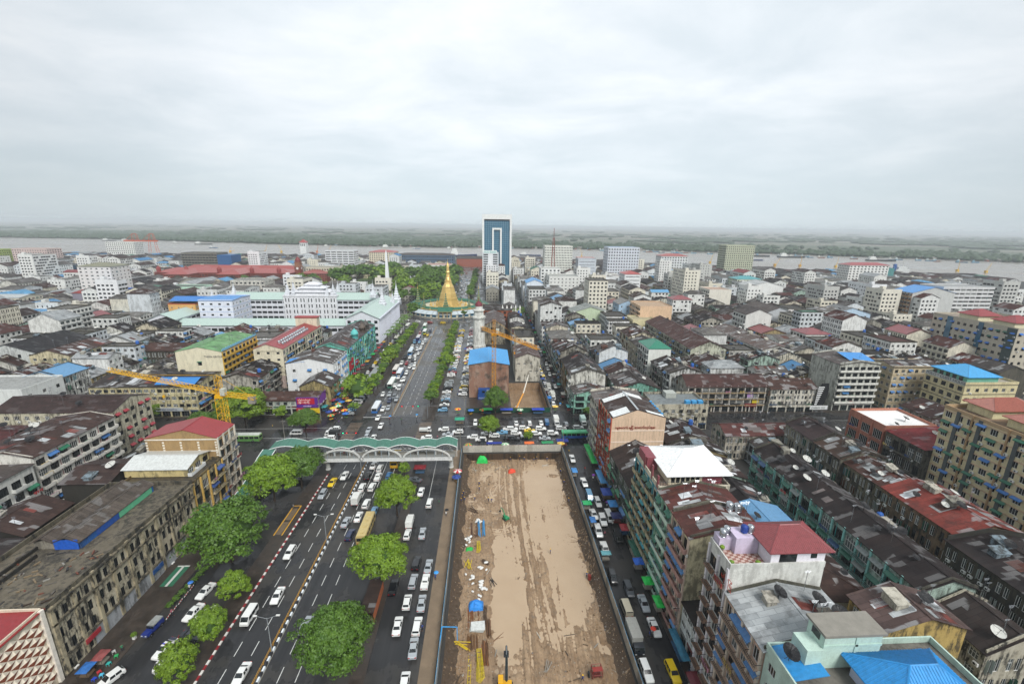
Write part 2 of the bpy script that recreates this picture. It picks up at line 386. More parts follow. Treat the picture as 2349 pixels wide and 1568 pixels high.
def clutter(root, lx, ly, z, rnd, n, pk):
    for i in range(n):
        x, y, w_, d, h = rnd.uniform(-lx, lx), rnd.uniform(-ly, ly), rnd.uniform(.6, 1.5), rnd.uniform(.6, 1.6), rnd.uniform(1.0, 2.2); zz = z(x, y)
        k = rnd.random(); b = MB()
        if k < pk:
            b.box(x-w_, x+w_, y-d, y+d, zz-1.2, zz+h*.5); b.slab((x-w_-.2, y-d-.2, zz+h*.5+.05), (x+w_+.2, y-d-.2, zz+h*.5+.05), (x+w_+.2, y+d+.2, zz+h*.5+.6), (x-w_-.2, y+d+.2, zz+h*.5+.6), .06); b.build('rooftop_shed', M['wall'], root, col=c4(rnd.choice(['8d8a80', 'b9b5a8', '5a5650', '7a8a94', 'a8a49a', '5f4038']), rnd.uniform(.3, 1)))
        else:
            hh = rnd.uniform(2, 5); b.bar((x, y, zz-.5), (x, y, zz+hh), .045)
            for q in range(rnd.randint(2, 6)): b.bar((x-.5+.04*q, y, zz+hh-.12*q), (x+.5-.04*q, y, zz+hh-.12*q), .02)
            b.build('antenna', M['steel'], root)
def dish_mesh(mesh_type):
    def mk():
        b = MB(); n = 14; pr = [(0.05, 0.0), (0.45, 0.06), (0.85, 0.2), (1.15, 0.38)]
        b.lathe([(r, z) for r, z in pr], n, 0, cap=False); b.lathe([(r, z-0.015) for r, z in pr[::-1]], n, 0, cap=False)
        for i in range(3):
            t = 2*math.pi*i/3; b.bar((1.1*math.cos(t), 1.1*math.sin(t), 0.36), (0, 0, 0.95), 0.03, 1)
        b.bar((0, 0, 0.9), (0, 0, 1.05), 0.09, 1)
        if mesh_type:
            for i in range(n):
                t = 2*math.pi*i/n; b.bar((0.05*math.cos(t), 0.05*math.sin(t), 0.03), (1.15*math.cos(t), 1.15*math.sin(t), 0.40), 0.025, 1)
        rot = Matrix.Rotation(R(24), 4, 'X') @ Matrix.Rotation(R(10), 4, 'Y')
        b.v = [tuple(rot @ Vector(v)+Vector((0, 0, 1.3))) for v in b.v]
        b.bar((0, 0, 0), (0, 0, 1.3), 0.05, 1, 6); b.bar((0.4, 0.3, 0), (0, 0, 0.7), 0.03, 1); b.bar((-0.4, 0.3, 0), (0, 0, 0.7), 0.03, 1)
        return b.mesh('satellite_dish', [M['paint'], M['dark']])
    return cached(('dish', mesh_type), mk)
def tank_mesh(kind):
    def mk():
        b = MB(); r = 0.75
        pr = [(r, 0.25), (r, 0.6), (r*1.03, 0.63), (r, 0.66), (r, 1.1), (r*1.03, 1.13), (r, 1.16), (r, 1.6), (r*0.8, 1.8), (0.25, 1.95), (0.2, 2.0)]
        b.lathe([(r, 0.25)]+pr, 14, 0)
        for i in range(4):
            t = math.pi/4+i*math.pi/2; b.bar((r*0.9*math.cos(t), r*0.9*math.sin(t), 0), (r*0.9*math.cos(t), r*0.9*math.sin(t), 0.27), 0.05, 1)
        return b.mesh('water_tank', [M['steel'] if kind == 's' else M['paint'], M['dark']], True)
    return cached(('tank', kind), mk)
BLUE, GREEN, RED, TEAL = '3f76ab', '1f6a4c', '9c3038', '1f8f9c'
def S(st='w', n=None, f=None, w=None, h=None, aw=None, bal=0.0, bk='s', bc=None, ac=0.08, g=0.0, pil=None, band=None, fr='m', skip=0.0, sill=None, z0=0.0, drain=None):
    return dict(st=st, n=n, f=f, w=w, h=h, aw=aw or [], bal=bal, bk=bk, bc=bc, ac=ac, g=g, pil=pil, band=band, fr=fr, skip=skip, sill=sill, z0=z0, drain=drain)
FOOT = []
DARKW = []
def side_frame(k, x0, x1, y0, y1):
    if k == 'S': return (x0, y0), 0.0, x1-x0
    if k == 'W': return (x0, y1), -math.pi/2, y1-y0
    if k == 'E': return (x1, y0), math.pi/2, y1-y0
    return (x1, y1), math.pi, x1-x0
def wall_sides(mb, x0, x1, y0, y1, h, specs, root, near, wallc, rnd, z0=0.0, matt=0, col=None, wq=None, topz=None):
    """four walls with recessed openings; hangs windows, balconies, awnings on root"""
    for k in 'SWEN':
        (ox, oy), th, L = side_frame(k, x0, x1, y0, y1); cs, sn = math.cos(th), math.sin(th)
        def T(u, d, z): return (ox+cs*u-sn*d, oy+sn*u+cs*d, z)
        sp = specs.get(k); ops = []
        if sp and sp['st'] != 'p':
            f = sp['f'] or max(1, round((h-z0-sp['g'])/3.3)); n = sp['n'] or max(1, round(L/3.1))
            fh = (h-z0-sp['g']-0.4)/f; bw = L/n; st = sp['st']
            if sp['g']:                                 # shopfronts under the flats
                ns = max(1, round(L/4)); sw = L/ns
                for j in range(ns): ops.append((j*sw+0.3, (j+1)*sw-0.3, z0+0.05, z0+sp['g']-0.7, 'shop'))
            for i in range(f):
                zb = z0+sp['g']+fh*i
                for j in range(n):
                    if rnd.random() < sp['skip']: continue
                    uc = bw*(j+0.5)
                    if st == 'w': ww, hh, sl = sp['w'] or min(1.5, bw*0.55), sp['h'] or min(1.5, fh*0.5), 0.95
                    elif st == 'b': ww, hh, sl = sp['w'] or bw*0.72, sp['h'] or fh*0.68, 0.15
                    elif st == 'r': ww, hh, sl = bw*0.86, sp['h'] or fh*0.45, 0.9
                    elif st == 'o': ww, hh, sl = min(0.9, bw*0.26), sp['h'] or fh*0.62, 0.5
                    else: ww, hh, sl = bw*0.6, fh*0.6, 0.6
                    if not near and st == 'w': ww, hh = max(ww, bw*.5), max(hh, fh*.48)
                    if sp['sill'] is not None: sl = sp['sill']
                    us = [uc] if st != 'o' else [uc-bw*0.2, uc+bw*0.2]
                    for u in us: ops.append((u-ww/2, u+ww/2, zb+sl, min(zb+sl+hh, zb+fh-0.15), 'b' if st == 'b' else 'w'))
            if sp['pil'] and near:
                pm = cached(('pil', round(h-z0)), lambda: _boxm('pilaster', -0.22, 0.22, -0.3, 0.0, 0, h-z0-0.02))
                for j in range(n+1):
                    p = T(min(max(bw*j, 0.23), L-0.23), -0.003, z0); inst('pilaster', pm, root, p, th, c4(sp['pil'], 0.2))
            if sp['band'] and near:
                for i in range(1, f+1):
                    b = MB(); b.box(0.02, L-0.02, -0.12, -0.004, -0.16, 0.16); o = b.build('floor_band', M['paint'], root, T(0, 0, z0+sp['g']+fh*i-0.05), th, c4(sp['band']))
        us = sorted({0.0, L} | {a for o in ops for a in o[:2]}); zs = sorted({z0, h} | {a for o in ops for a in o[2:4]})
        if not ops: us = [0.0, L]; zs = [z0, h]
        hole = set()
        ui = {u: i for i, u in enumerate(us)}; zi = {z: i for i, z in enumerate(zs)}
        for a, b_, c, d, _ in ops:
            for i in range(ui[a], ui[b_]):
                for j in range(zi[c], zi[d]): hole.add((i, j))
        for j in range(len(zs)-1):
            i = 0
            while i < len(us)-1:
                if (i, j) in hole: i += 1; continue
                e = i
                while e < len(us)-1 and (e, j) not in hole: e += 1
                mb.poly([T(us[i], 0, zs[j]), T(us[e], 0, zs[j]), T(us[e], 0, zs[j+1]), T(us[i], 0, zs[j+1])], matt, col); i = e
        D = 0.3
        for a, b_, c, d, kd in ops:
            for p, q in (((a, c), (a, d)), ((a, d), (b_, d)), ((b_, d), (b_, c)), ((b_, c), (a, c))):
                mb.poly([T(p[0], 0, p[1]), T(q[0], 0, q[1]), T(q[0], D, q[1]), T(p[0], D, p[1])], matt, col)
            if near:
                if kd == 'shop':
                    inst('shopfront', cached(('shop', round(b_-a, 1)), lambda: _shop(b_-a, d-c)), root, T((a+b_)/2, 0, c), th, c4(rnd.choice(['2f3436', '5b2b2b', '26405c', '6b6b68', '3b5b48'])))
                    continue
                fr = sp['fr']; kk = fr if fr != 'm' else rnd.choice(['w', 'w', 'w', 'c', 'd', 's'] if kd == 'w' else ['w', 'd', 'd', 'c'])
                mw = round((b_-a)*5)/5; mh = round((d-c)*5)/5
                o = inst('window', win_mesh(b_-a, d-c, kk), root, T((a+b_)/2, 0, c), th, c4(rnd.choice(['3d6b58', '6a4a36', '5c7f88', 'a9b3ae'])))
                o.scale = ((b_-a)/max(mw, .2), 1, (d-c)/max(mh, .2))
                for ac_, pb in sp['aw']:
                    if rnd.random() < pb:
                        inst('awning', awn_mesh(b_-a+0.5), root, T((a+b_)/2, 0, d+0.05), th, c4(ac_)); break
                if kd == 'b' and rnd.random() < sp['bal']:
                    inst('balcony', bal_mesh(b_-a+0.5, sp['bk']), root, T((a+b_)/2, 0, c-0.1), th, c4(sp['bc'] or wallc))
                if kd == 'b' and rnd.random() < .3: inst('laundry', laundry_mesh(rnd.randint(0, 2)), root, T((a+b_)/2, -.95, c+.9), th, c4(rnd.choice(['c8c8c4', 'b04a4a', '3a5a94', 'd0b46a', '5a8a6a', 'c88aa0'])))
                if rnd.random() < sp['ac']:
                    inst('air_conditioner', ac_mesh(), root, T(b_+0.1, 0, c-0.75), th)
            else:
                (wq or mb).poly([T(a, D-0.02, c), T(b_, D-0.02, c), T(b_, D-0.02, d), T(a, D-0.02, d)], 0)
                if kd == 'b' and sp['bal'] > 0.3:
                    q = MB(); 
                    for (p0, p1, p2, p3) in ((a-.2, b_+.2, c-.1, c+.75),): 
                        mb.poly([T(p0, -0.9, p2), T(p1, -0.9, p2), T(p1, -0.9, p3), T(p0, -0.9, p3)], matt, col); mb.poly([T(p0, -0.9, p2), T(p1, -0.9, p2), T(p1, 0, p2), T(p0, 0, p2)], matt, col)
                        for pp in (p0, p1): mb.poly([T(pp, -0.9, p2), T(pp, 0, p2), T(pp, 0, p3), T(pp, -0.9, p3)], matt, col)
        if sp and near and sp['drain']:
            for j in range(1, max(2, int(L/6))):
                b = MB(); b.bar((0, -0.1, z0+0.1), (0, -0.1, h-0.2), 0.07, 0, 6); b.build('drain_pipe', M['paint'], root, T(L*j/max(2, int(L/6)), 0, 0), th, c4(sp['drain']))
def _boxm(nm, *a):
    b = MB(); b.box(*a); return b.mesh(nm, [M['paint']])
def _shop(w, h):
    b = MB(); b.poly([(-w/2, .28, 0), (w/2, .28, 0), (w/2, .28, h), (-w/2, .28, h)], 1); n = max(2, int(w))
    for i in range(n+1):
        x = -w/2+.03+(w-.06)*i/n; b.box(x-.03, x+.03, .2, .26, 0, h, 0)
    b.box(-w/2, w/2, -.12, -.01, h+.05, h+.6, 0)
    return b.mesh('shopfront', [M['paint'], M['glass']])
def roof_mesh(mb, kind, x0, x1, y0, y1, h, rise, ov=0.5, th=0.12, m=0, col=None, ribs=0, wm=None, wmat=0, wcol=None, pos=0.5):
    """pitched roofs; gable triangles go into wm"""
    X0, X1, Y0, Y1 = x0-ov, x1+ov, y0-ov, y1+ov
    if kind == 'gy':
        xm = x0+(x1-x0)*pos; s = rise/(xm-x0); s2 = rise/(x1-xm); e = h-s*ov; e2 = h-s2*ov; T_ = h+rise+0.05
        mb.slab((X0, Y0, e+.05), (xm, Y0, T_), (xm, Y1, T_), (X0, Y1, e+.05), th, m, col); mb.slab((xm, Y0, T_), (X1, Y0, e2+.05), (X1, Y1, e2+.05), (xm, Y1, T_), th, m, col)
        mb.box(xm-.18, xm+.18, Y0, Y1, T_-.02, T_+.07, m, col)
        if wm is not None:
            for y, fl in ((y0, 0), (y1, 1)):
                t = [(x0, y, h), (x1, y, h), (xm, y, h+rise)]; wm.poly(t[::-1] if fl else t, wmat, wcol)
        if ribs:
            n = int((Y1-Y0)/ribs)
            for i in range(n+1):
                y = Y0+.05+(Y1-Y0-.1)*i/n
                mb.slab((X0, y-.03, e+.11), (xm, y-.03, T_+.06), (xm, y+.03, T_+.06), (X0, y+.03, e+.11), .055, m, col); mb.slab((xm, y-.03, T_+.06), (X1, y-.03, e2+.11), (X1, y+.03, e2+.11), (xm, y+.03, T_+.06), .055, m, col)
    elif kind == 'gx':
        ym = y0+(y1-y0)*pos; s = rise/(ym-y0); s2 = rise/(y1-ym); e = h-s*ov; e2 = h-s2*ov; T_ = h+rise+0.05
        mb.slab((X0, Y0, e+.05), (X1, Y0, e+.05), (X1, ym, T_), (X0, ym, T_), th, m, col); mb.slab((X0, ym, T_), (X1, ym, T_), (X1, Y1, e2+.05), (X0, Y1, e2+.05), th, m, col)
        mb.box(X0, X1, ym-.18, ym+.18, T_-.02, T_+.07, m, col)
        if wm is not None:
            for x, fl in ((x0, 1), (x1, 0)):
                t = [(x, y0, h), (x, y1, h), (x, ym, h+rise)]; wm.poly(t[::-1] if fl else t, wmat, wcol)
        if ribs:
            n = int((X1-X0)/ribs)
            for i in range(n+1):
                x = X0+.05+(X1-X0-.1)*i/n
                mb.slab((x-.03, Y0, e+.11), (x+.03, Y0, e+.11), (x+.03, ym, T_+.06), (x-.03, ym, T_+.06), .055, m, col); mb.slab((x-.03, ym, T_+.06), (x+.03, ym, T_+.06), (x+.03, Y1, e2+.11), (x-.03, Y1, e2+.11), .055, m, col)
    elif kind == 'hip':
        dx, dy = X1-X0, Y1-Y0; k = min(dx, dy)/2*0.96
        a, b = (X0+k, (Y0+Y1)/2), (X1-k, (Y0+Y1)/2)
        if dy > dx: a, b = ((X0+X1)/2, Y0+k), ((X0+X1)/2, Y1-k)
        z = h+rise; A, B_ = (a[0], a[1], z), (b[0], b[1], z); e = h+.02
        c0, c1, c2, c3 = (X0, Y0, e), (X1, Y0, e), (X1, Y1, e), (X0, Y1, e)
        if dx >= dy: F = [[c0, c1, B_, A], [c1, c2, B_], [c2, c3, A, B_], [c3, c0, A]]
        else: F = [[c0, c1, A], [c1, c2, B_, A], [c2, c3, B_], [c3, c0, A, B_]]
        for q in F:
            mb.poly(q, m, col)
        mb.box(X0, X1, Y0, Y1, e-.16, e-.004, m, col)
        for p, q in ((c0, A), (c1, B_ if dx >= dy else A), (c2, B_), (c3, A if dx >= dy else B_), (A, B_)): mb.bar(p, q, .12, m, 4, col=col)
        if ribs:
            for q in F:
                P0, P1 = Vector(q[0]), Vector(q[1]); top = [Vector(t) for t in q[2:]]; nr = int((P1-P0).length/ribs); ed = (P1-P0).normalized(); 
                tA, tB = top[-1], top[0]; mid = None
                for i in range(1, nr):
                    s = (P1-P0).length*i/nr; p = P0+ed*s
                    la = (tA-P0).dot(ed); lb = (tB-P0).dot(ed); ln = (P1-P0).length
                    up = (tA-P0)-ed*la
                    fr = min(1, s/max(la, .01), (ln-s)/max(ln-lb, .01))
                    mb.bar(p+Vector((0, 0, .03)), p+up*fr+Vector((0, 0, .03)), .045, m, 4, col=col)
    elif kind == 'sx' or kind == 'sy':
        if kind == 'sx': mb.slab((X0, Y0, h+.1), (X1, Y0, h+rise), (X1, Y1, h+rise), (X0, Y1, h+.1), th, m, col)
        else: mb.slab((X0, Y0, h+.1), (X1, Y0, h+.1), (X1, Y1, h+rise), (X0, Y1, h+rise), th, m, col)
def B(name, label, cat, x0, x1, y0, y1, h, wall='d8cfba', grime=0.6, roof='gy', rc='38302d', rise=None, patch=0.5, sides=None, par=0.0, group=None, near=None, seed=0, ov=0.45, ribs=0, rm='roof', sheets=0, dishes=0, tanks=0, tk='s', z0=0.0, pos=0.5, foot=True, wm='wall', parc=None, roofcol2=None):
    rnd = random.Random(hash((round(x0), round(y0), seed)) & 0xffff)
    cx, cy_ = (x0+x1)/2, (y0+y1)/2
    root = empty(name, (cx, cy_, z0)); tag(root, label, cat, group)
    if foot: FOOT.append((x0, x1, y0, y1))
    if near is None: near = y0 < 285 and math.hypot(cx, y0) < 330
    lx0, lx1, ly0, ly1 = x0-cx, x1-cx, y0-cy_, y1-cy_
    if sides is None: sides = {'S': S('w'), ('W' if cx > 0 else 'E'): S('w')}
    wb = MB(); wq = MB(); H = h-z0
    wall_sides(wb, lx0, lx1, ly0, ly1, H, sides, root, near, wall, rnd, 0.0, wq=wq)
    rise = rise if rise is not None else min(4.5, (x1-x0 if roof == 'gy' else y1-y0)*0.2)
    if roof in ('gy', 'gx', 'hip', 'sx', 'sy'):
        rb = MB(); roof_mesh(rb, roof, lx0, lx1, ly0, ly1, H, rise, ov, wm=wb, ribs=ribs, pos=pos)
        if roof in ('sx', 'sy'):
            if roof == 'sy':
                wb.poly([(lx1, ly1, H), (lx0, ly1, H), (lx0, ly1, H+rise-.15), (lx1, ly1, H+rise-.15)]); wb.poly([(lx0, ly1, H), (lx0, ly0, H), (lx0, ly1, H+rise-.15)]); wb.poly([(lx1, ly0, H), (lx1, ly1, H), (lx1, ly1, H+rise-.15)])
            else:
                wb.poly([(lx1, ly0, H), (lx1, ly1, H), (lx1, ly1, H+rise-.15), (lx1, ly0, H+rise-.15)]); wb.poly([(lx0, ly0, H), (lx1, ly0, H), (lx1, ly0, H+rise-.15)]); wb.poly([(lx1, ly1, H), (lx0, ly1, H), (lx1, ly1, H+rise-.15)])
        ro = rb.build('roof', M[rm], root, col=c4(rc, patch))
        if near and sheets:
            for i in range(sheets):
                if roof == 'gy':
                    xm = lx0+(lx1-lx0)*pos; lf = rnd.random() < .5; a, b_ = (lx0, xm) if lf else (xm, lx1); L = abs(b_-a)
                    sw = L*rnd.uniform(.25, .55); sl = rnd.choice([.9, .9, 1.8, 2.7]); u = rnd.uniform(.05, .95-sw/L)*L; v = rnd.uniform(ly0, max(ly0+.1, ly1-sl))
                    def zz(t): return H+.11+(rise*t/L)
                    if lf: q = [(a+u, v, zz(u)), (a+u+sw, v, zz(u+sw)), (a+u+sw, v+sl, zz(u+sw)), (a+u, v+sl, zz(u))]
                    else: q = [(b_-u-sw, v, zz(u+sw)), (b_-u, v, zz(u)), (b_-u, v+sl, zz(u)), (b_-u-sw, v+sl, zz(u+sw))]
                elif roof == 'gx':
                    L = (ly1-ly0)*pos; sw = L*rnd.uniform(.25, .55); sl = rnd.choice([.9, 1.8, 2.7, 3.6]); u = rnd.uniform(.05, .95-sw/L)*L; v = rnd.uniform(lx0, max(lx0+.1, lx1-sl))
                    def zz(t): return H+.11+(rise*t/L)
                    q = [(v, ly0+u, zz(u)), (v+sl, ly0+u, zz(u)), (v+sl, ly0+u+sw, zz(u+sw)), (v, ly0+u+sw, zz(u+sw))]
                else: break
                b = MB(); b.slab(*q, .03); b.build('roof_sheet', M['roof'], ro, col=c4(rnd.choice(['b9bec0', '9fa3a4', '8d8f90', '5b3a32', 'c9cdd0', '6d6664', '74403a']), .15))
    else:
        fb = MB(); fb.box(lx0+.02, lx1-.02, ly0+.02, ly1-.02, H-.25, H-.05); fb.build('roof', M['wall'], root, col=c4(rc, patch))
        if par <= 0: par = 0.6
    if par > 0:
        pb = MB(); t = .22; a, b_, c, d = lx0-.05, lx1+.05, ly0-.05, ly1+.05
        def rp(p, q, zt): pb.box(p[0], q[0], p[1], q[1], H+.003, zt)
        if roof in ('gy',):
            for y in (c, d-t):                          # gable parapets
                pb = MB(); xm = lx0+(lx1-lx0)*pos; A = [(a, H+.003), (xm, H+rise), (b_, H+.003), (b_, H+par), (xm, H+rise+par), (a, H+par)]
                pb.poly([(x, y, z) for x, z in A]); pb.poly([(x, y+t, z) for x, z in A[::-1]])
                for i in range(6): k = (i+1) % 6; pb.poly([(A[i][0], y, A[i][1]), (A[i][0], y+t, A[i][1]), (A[k][0], y+t, A[k][1]), (A[k][0], y, A[k][1])])
                pb.build('parapet', M['wall'], root, col=c4(parc or wall, grime))
            pb = None
        else:
            rp((a, c), (b_, c+t), H+par); rp((a, d-t), (b_, d), H+par); rp((a, c+t), (a+t, d-t), H+par); rp((b_-t, c+t), (b_, d-t), H+par)
        if pb: pb.build('parapet', M['wall'], root, col=c4(parc or wall, grime))
    wb.build('wall', M[wm], root, col=c4(wall, grime))
    if wq.f: tag(wq.build('windows', M['glass'], root), kind='stuff')
    zt = lambda x, y: H+(rise*(1-abs(x-(lx0+lx1)/2)/((lx1-lx0)/2)) if roof == 'gy' else rise*(1-abs(y-(ly0+ly1)/2)/((ly1-ly0)/2)) if roof in ('gx', 'hip') else 0)
    for i in range(dishes):
        x, y = rnd.uniform(lx0*.8, lx1*.8), rnd.uniform(ly0*.85, ly1*.85); mt_ = rnd.random() < .75
        inst('satellite_dish', dish_mesh(mt_), root, (x, y, zt(x, y)), rnd.uniform(-.8, .8), c4('2a2a2c' if mt_ else 'c4c4be'), rnd.uniform(.6, 1.05))
    if near and H > 5 and ribs == 0 and rm == 'roof' and roof in ('gy', 'gx'): clutter(root, lx1*.75, ly1*.8, zt, rnd, rnd.randint(2, 5)+(dishes > 2)*3, .4 if group else .12)
    for i in range(tanks):
        x, y = lx1*.7-1.7*(i % 4), ly1*.7-1.7*(i//4)
        inst('water_tank', tank_mesh(tk), root, (x, y, zt(x, y)), 0, c4('2a5fae'))
    return root
def text(parent, s, loc, size, col, rz=0.0, depth=0.02, tilt=R(90), sx=1.0, name='lettering', ax='LEFT'):
    cu = bpy.data.curves.new(name, 'FONT'); cu.body = s; cu.size = size; cu.extrude = depth; cu.align_x = ax
    mt = cached(('txt', col), lambda: plain('sign_paint_'+col, col, 0.5, var=0.1)); cu.materials.append(mt)
    o = bpy.data.objects.new(name, cu); COL.objects.link(o); o.parent = parent; o.location = loc
    o.rotation_euler = (tilt, 0, rz); o.scale = (sx, 1, 1)
    TEXTS.append(o); return o
TEXTS = []
def part(parent, name, mat, col, *boxes):
    b = MB()
    for q in boxes: b.box(*q)
    return b.build(name, M[mat], parent, col=c4(col, .2) if col else None)
ORD = ['', 'first', 'second', 'third', 'fourth', 'fifth', 'sixth', 'seventh', 'eighth', 'ninth', 'tenth', 'eleventh', 'twelfth']
def ordw(n):
    if n < 13: return ORD[n]
    return '%d%s' % (n, 'th' if 10 <= n % 100 <= 20 else {1: 'st', 2: 'nd', 3: 'rd'}.get(n % 10, 'th'))

# ------------------------------------------------------------------ ground, river, roads
PIT = (-8.3, 26.9, 40.0, 146.0); PIT2 = (11.0, 27.6, 183.5, 221.0)
def sheet(name, x0, x1, y0, y1, z, mat, holes=(), parent=None, col=None):
    b = MB(); xs = sorted({x0, x1} | {min(max(h[i], x0), x1) for h in holes for i in (0, 1)}); ys = sorted({y0, y1} | {min(max(h[i], y0), y1) for h in holes for i in (2, 3)})
    for i in range(len(xs)-1):
        for j in range(len(ys)-1):
            cx, cy_ = (xs[i]+xs[i+1])/2, (ys[j]+ys[j+1])/2
            if any(h[0] < cx < h[1] and h[2] < cy_ < h[3] for h in holes): continue
            b.poly([(xs[i], ys[j], z), (xs[i+1], ys[j], z), (xs[i+1], ys[j+1], z), (xs[i], ys[j+1], z)])
    o = b.build(name, M[mat], parent, col=col)
    if not parent: o['kind'] = 'structure'
    return o
sheet('ground', -24000, 24000, -2000, 26000, 0.0, 'ground', (PIT, PIT2))
near_sh = [(-3200, 1400), (-1634, 1204), (-928, 1092), (-537, 1085), (-226, 1135), (51, 1092), (211, 1023), (351, 933), (539, 838), (724, 796), (863, 729), (989, 670), (1290, 550), (2064, 215)]
far_sh = [(-3200, 2250), (-2076, 2120), (-1647, 2085), (-897, 1822), (-448, 1700), (92, 1659), (500, 1640), (840, 1523), (1020, 1447), (1229, 1340), (1419, 1207), (1500, 1150), (2000, 900), (3000, 500)]
b = MB(); n_ = len(near_sh)
for i in range(n_-1):
    b.poly([near_sh[i]+(0.5,), near_sh[i+1]+(0.5,), far_sh[i+1]+(0.5,), far_sh[i]+(0.5,)])
b.poly([(-24000, 2300, .5), (-3200, 1400, .5), (-3200, 2250, .5), (-24000, 5200, .5)])
b.poly([(-9000, 3400, 1.1), (-2600, 2420, 1.1), (-3000, 2750, 1.1), (-9000, 4400, 1.1)])
tag(b.build('river', M['river']), kind='structure')
b = MB()
for i in range(n_-1):
    b.poly([far_sh[i]+(0.9,), far_sh[i+1]+(0.9,), (far_sh[i+1][0]*1.0, 26000, 0.9), (far_sh[i][0]*1.0, 26000, 0.9)])
b.poly([(-24000, 5200, .9), (-3200, 2250, .9), (-3200, 26000, .9), (-24000, 26000, .9)]); b.poly([(3000, 500, .9), (24000, -2000, .9), (24000, 26000, .9), (3000, 26000, .9)])
tag(b.build('delta_land', M['farland']), kind='structure')
road = sheet('boulevard', -52.0, -25.0, 20, 152, 0.012, 'asphalt')
sheet('service_lane', -69.0, -56.6, 20, 150, 0.016, 'asphalt'); sheet('service_lane', -22.3, -12.6, 20, 150, 0.016, 'asphalt')
cross = sheet('cross_street', -800, 700, 150, 179.5, 0.008, 'asphalt')
road2 = sheet('boulevard', -53, -27.8, 179.5, 368, 0.012, 'asphalt_sheen')
sheet('service_lane', -68, -56.5, 179.5, 360, 0.016, 'asphalt'); sheet('service_lane', -22.5, -9.5, 179.5, 368, 0.016, 'asphalt_sheen')
sheet('roundabout', -105, 32, 366, 486, 0.02, 'asphalt_sheen')
sheet('boulevard', -46, -20, 486, 1150, 0.012, 'asphalt_sheen'); sheet('service_lane', -19, -2, 486, 1150, .014, 'asphalt')
for x0, x1 in ((27.8, 38.0), (75.8, 84.5), (121.5, 130.8), (168.5, 177.5), (215, 224), (262, 271), (309, 318), (356, 365), (-127.5, -119), (-175, -166), (-222, -213), (-269, -260), (-316, -307), (-363, -354), (-410, -401)):
    sheet('lane', x0, x1, 179.5, 1000, 0.006, 'asphalt')
    sheet('lane', x0, x1, 20, 150, 0.006, 'asphalt')
for y in (292, 470, 640, 800):
    sheet('side_street', 38, 700, y, y+9, 0.004, 'asphalt'); sheet('side_street', -700, -100, y, y+9, 0.004, 'asphalt')
def kerbed(name, x0, x1, y0, y1, z, mat='paving'):
    b = MB(); b.box(x0, x1, y0, y1, 0.0, z, bottom=False); return tag(b.build(name, M[mat]), kind='structure')
kerbed('pavement', -76.2, -69.0, 20, 128, .13); vergeL = kerbed('tree_verge', -56.6, -52.5, 20, 133, .13)
kerbed('tree_verge', -25.0, -22.3, 20, 131, .13); sp = plain('worn_pavement_concrete', '7d6c58', 0.7, var=0.5, sc=0.35); M['pave2'] = sp
pav = kerbed('pavement', -12.6, -9.6, 20, 149, .14, 'pave2')
kerbed('pavement', -74, -68, 179.6, 360, .13); kerbed('tree_verge', -56.5, -53, 176, 352, .13); kerbed('tree_verge', -27.8, -22.5, 175, 352, .13)
kerbed('pavement', -9.5, 11, 179.6, 200, .12); kerbed('pavement', 38.0, 700, 179.6, 181.2, .12); kerbed('pavement', -700, -74, 179.6, 181.5, .12); kerbed('pavement', 36.6, 38.2, 20, 150, .12)
# kerb stones painted red and white, striped median
ks = cached('ks', lambda: _boxm('kerb_stone', -0.2, 0.2, 0.02, 0.98, 0, .2))
for i in range(112):
    inst('kerb_stone', ks, vergeL, (-52.28, 22+i, 0.0), 0, c4('8e2a2f' if i % 2 else 'd9d6cf', .2))
med = kerbed('median', -41.45, -40.9, 20, 150, .06, 'concrete')
ms = cached('ms', lambda: _boxm('kerb_stone', -0.17, 0.17, 0.02, 0.98, .06, .55))
for i in range(128): inst('kerb_stone', ms, med, (-41.2, 21+i, 0), 0, c4('dfe6ea' if i % 2 else '22242a'))
def _rail():
    b = MB(); b.box(-.03, .03, 0, 3.96, .84, .9); b.box(-.03, .03, 0, 3.96, .45, .5)
    for y in (.05, 1.35, 2.65): b.box(-.04, .04, y, y+.08, 0, .9)
    return b.mesh('guard_rail', [M['paint']])
rl = cached('rl2', _rail)
for i in range(32): inst('guard_rail', rl, med, (-41.75, 21+i*4, 0), 0, c4('c8963c'))
for i in range(43): inst('guard_rail', rl, None, (-41.0, 181+i*4, 0), 0, c4('b78a4a')).parent = med
med2 = kerbed('median', -40.8, -40.2, 180, 356, .3, 'concrete')
def mark(parent, x0, x1, y0, y1, z=0.019, col='cfd0cc', name='lane_marking'):
    b = MB(); b.poly([(x0, y0, z), (x1, y0, z), (x1, y1, z), (x0, y1, z)]); return b.build(name, M['paint'], parent, col=c4(col))
dm = cached('dash', lambda: (lambda b: (b.poly([(-.07, 0, 0), (.07, 0, 0), (.07, 3.1, 0), (-.07, 3.1, 0)]), b.mesh('lane_marking', [M['paint']]))[1])(MB()))
for x in (-48.2, -45.0, -37.8, -34.6):
    for i in range(22 if x < -40 else 17): inst('lane_marking', dm, road, (x, 30.3+5.62*i, .019), 0, c4('cfd0cc'))
for x in (-36.6, -33.4, -44.5, -48.2):
    for i in range(30): inst('lane_marking', dm, road2, (x, 182+5.62*i, .019), 0, c4('c4c5c2'))
for x in (-37.8, -34.6, -31.2): mark(road, x-.07, x+.07, 126, 147)
mark(road, -17.7, -17.6, 118, 147, .021)
mark(cross, -53, -41.6, 178.9, 179.3, .016); mark(cross, -40.5, -28, 150.6, 151.0, .016)
for x0 in (-56.6, -28.0):
    for i in range(14): mark(cross, x0+.1*random.random(), x0+5.0, 157+i*1.22, 157.42+i*1.22, .017, '84705e', 'crossing_stripe')
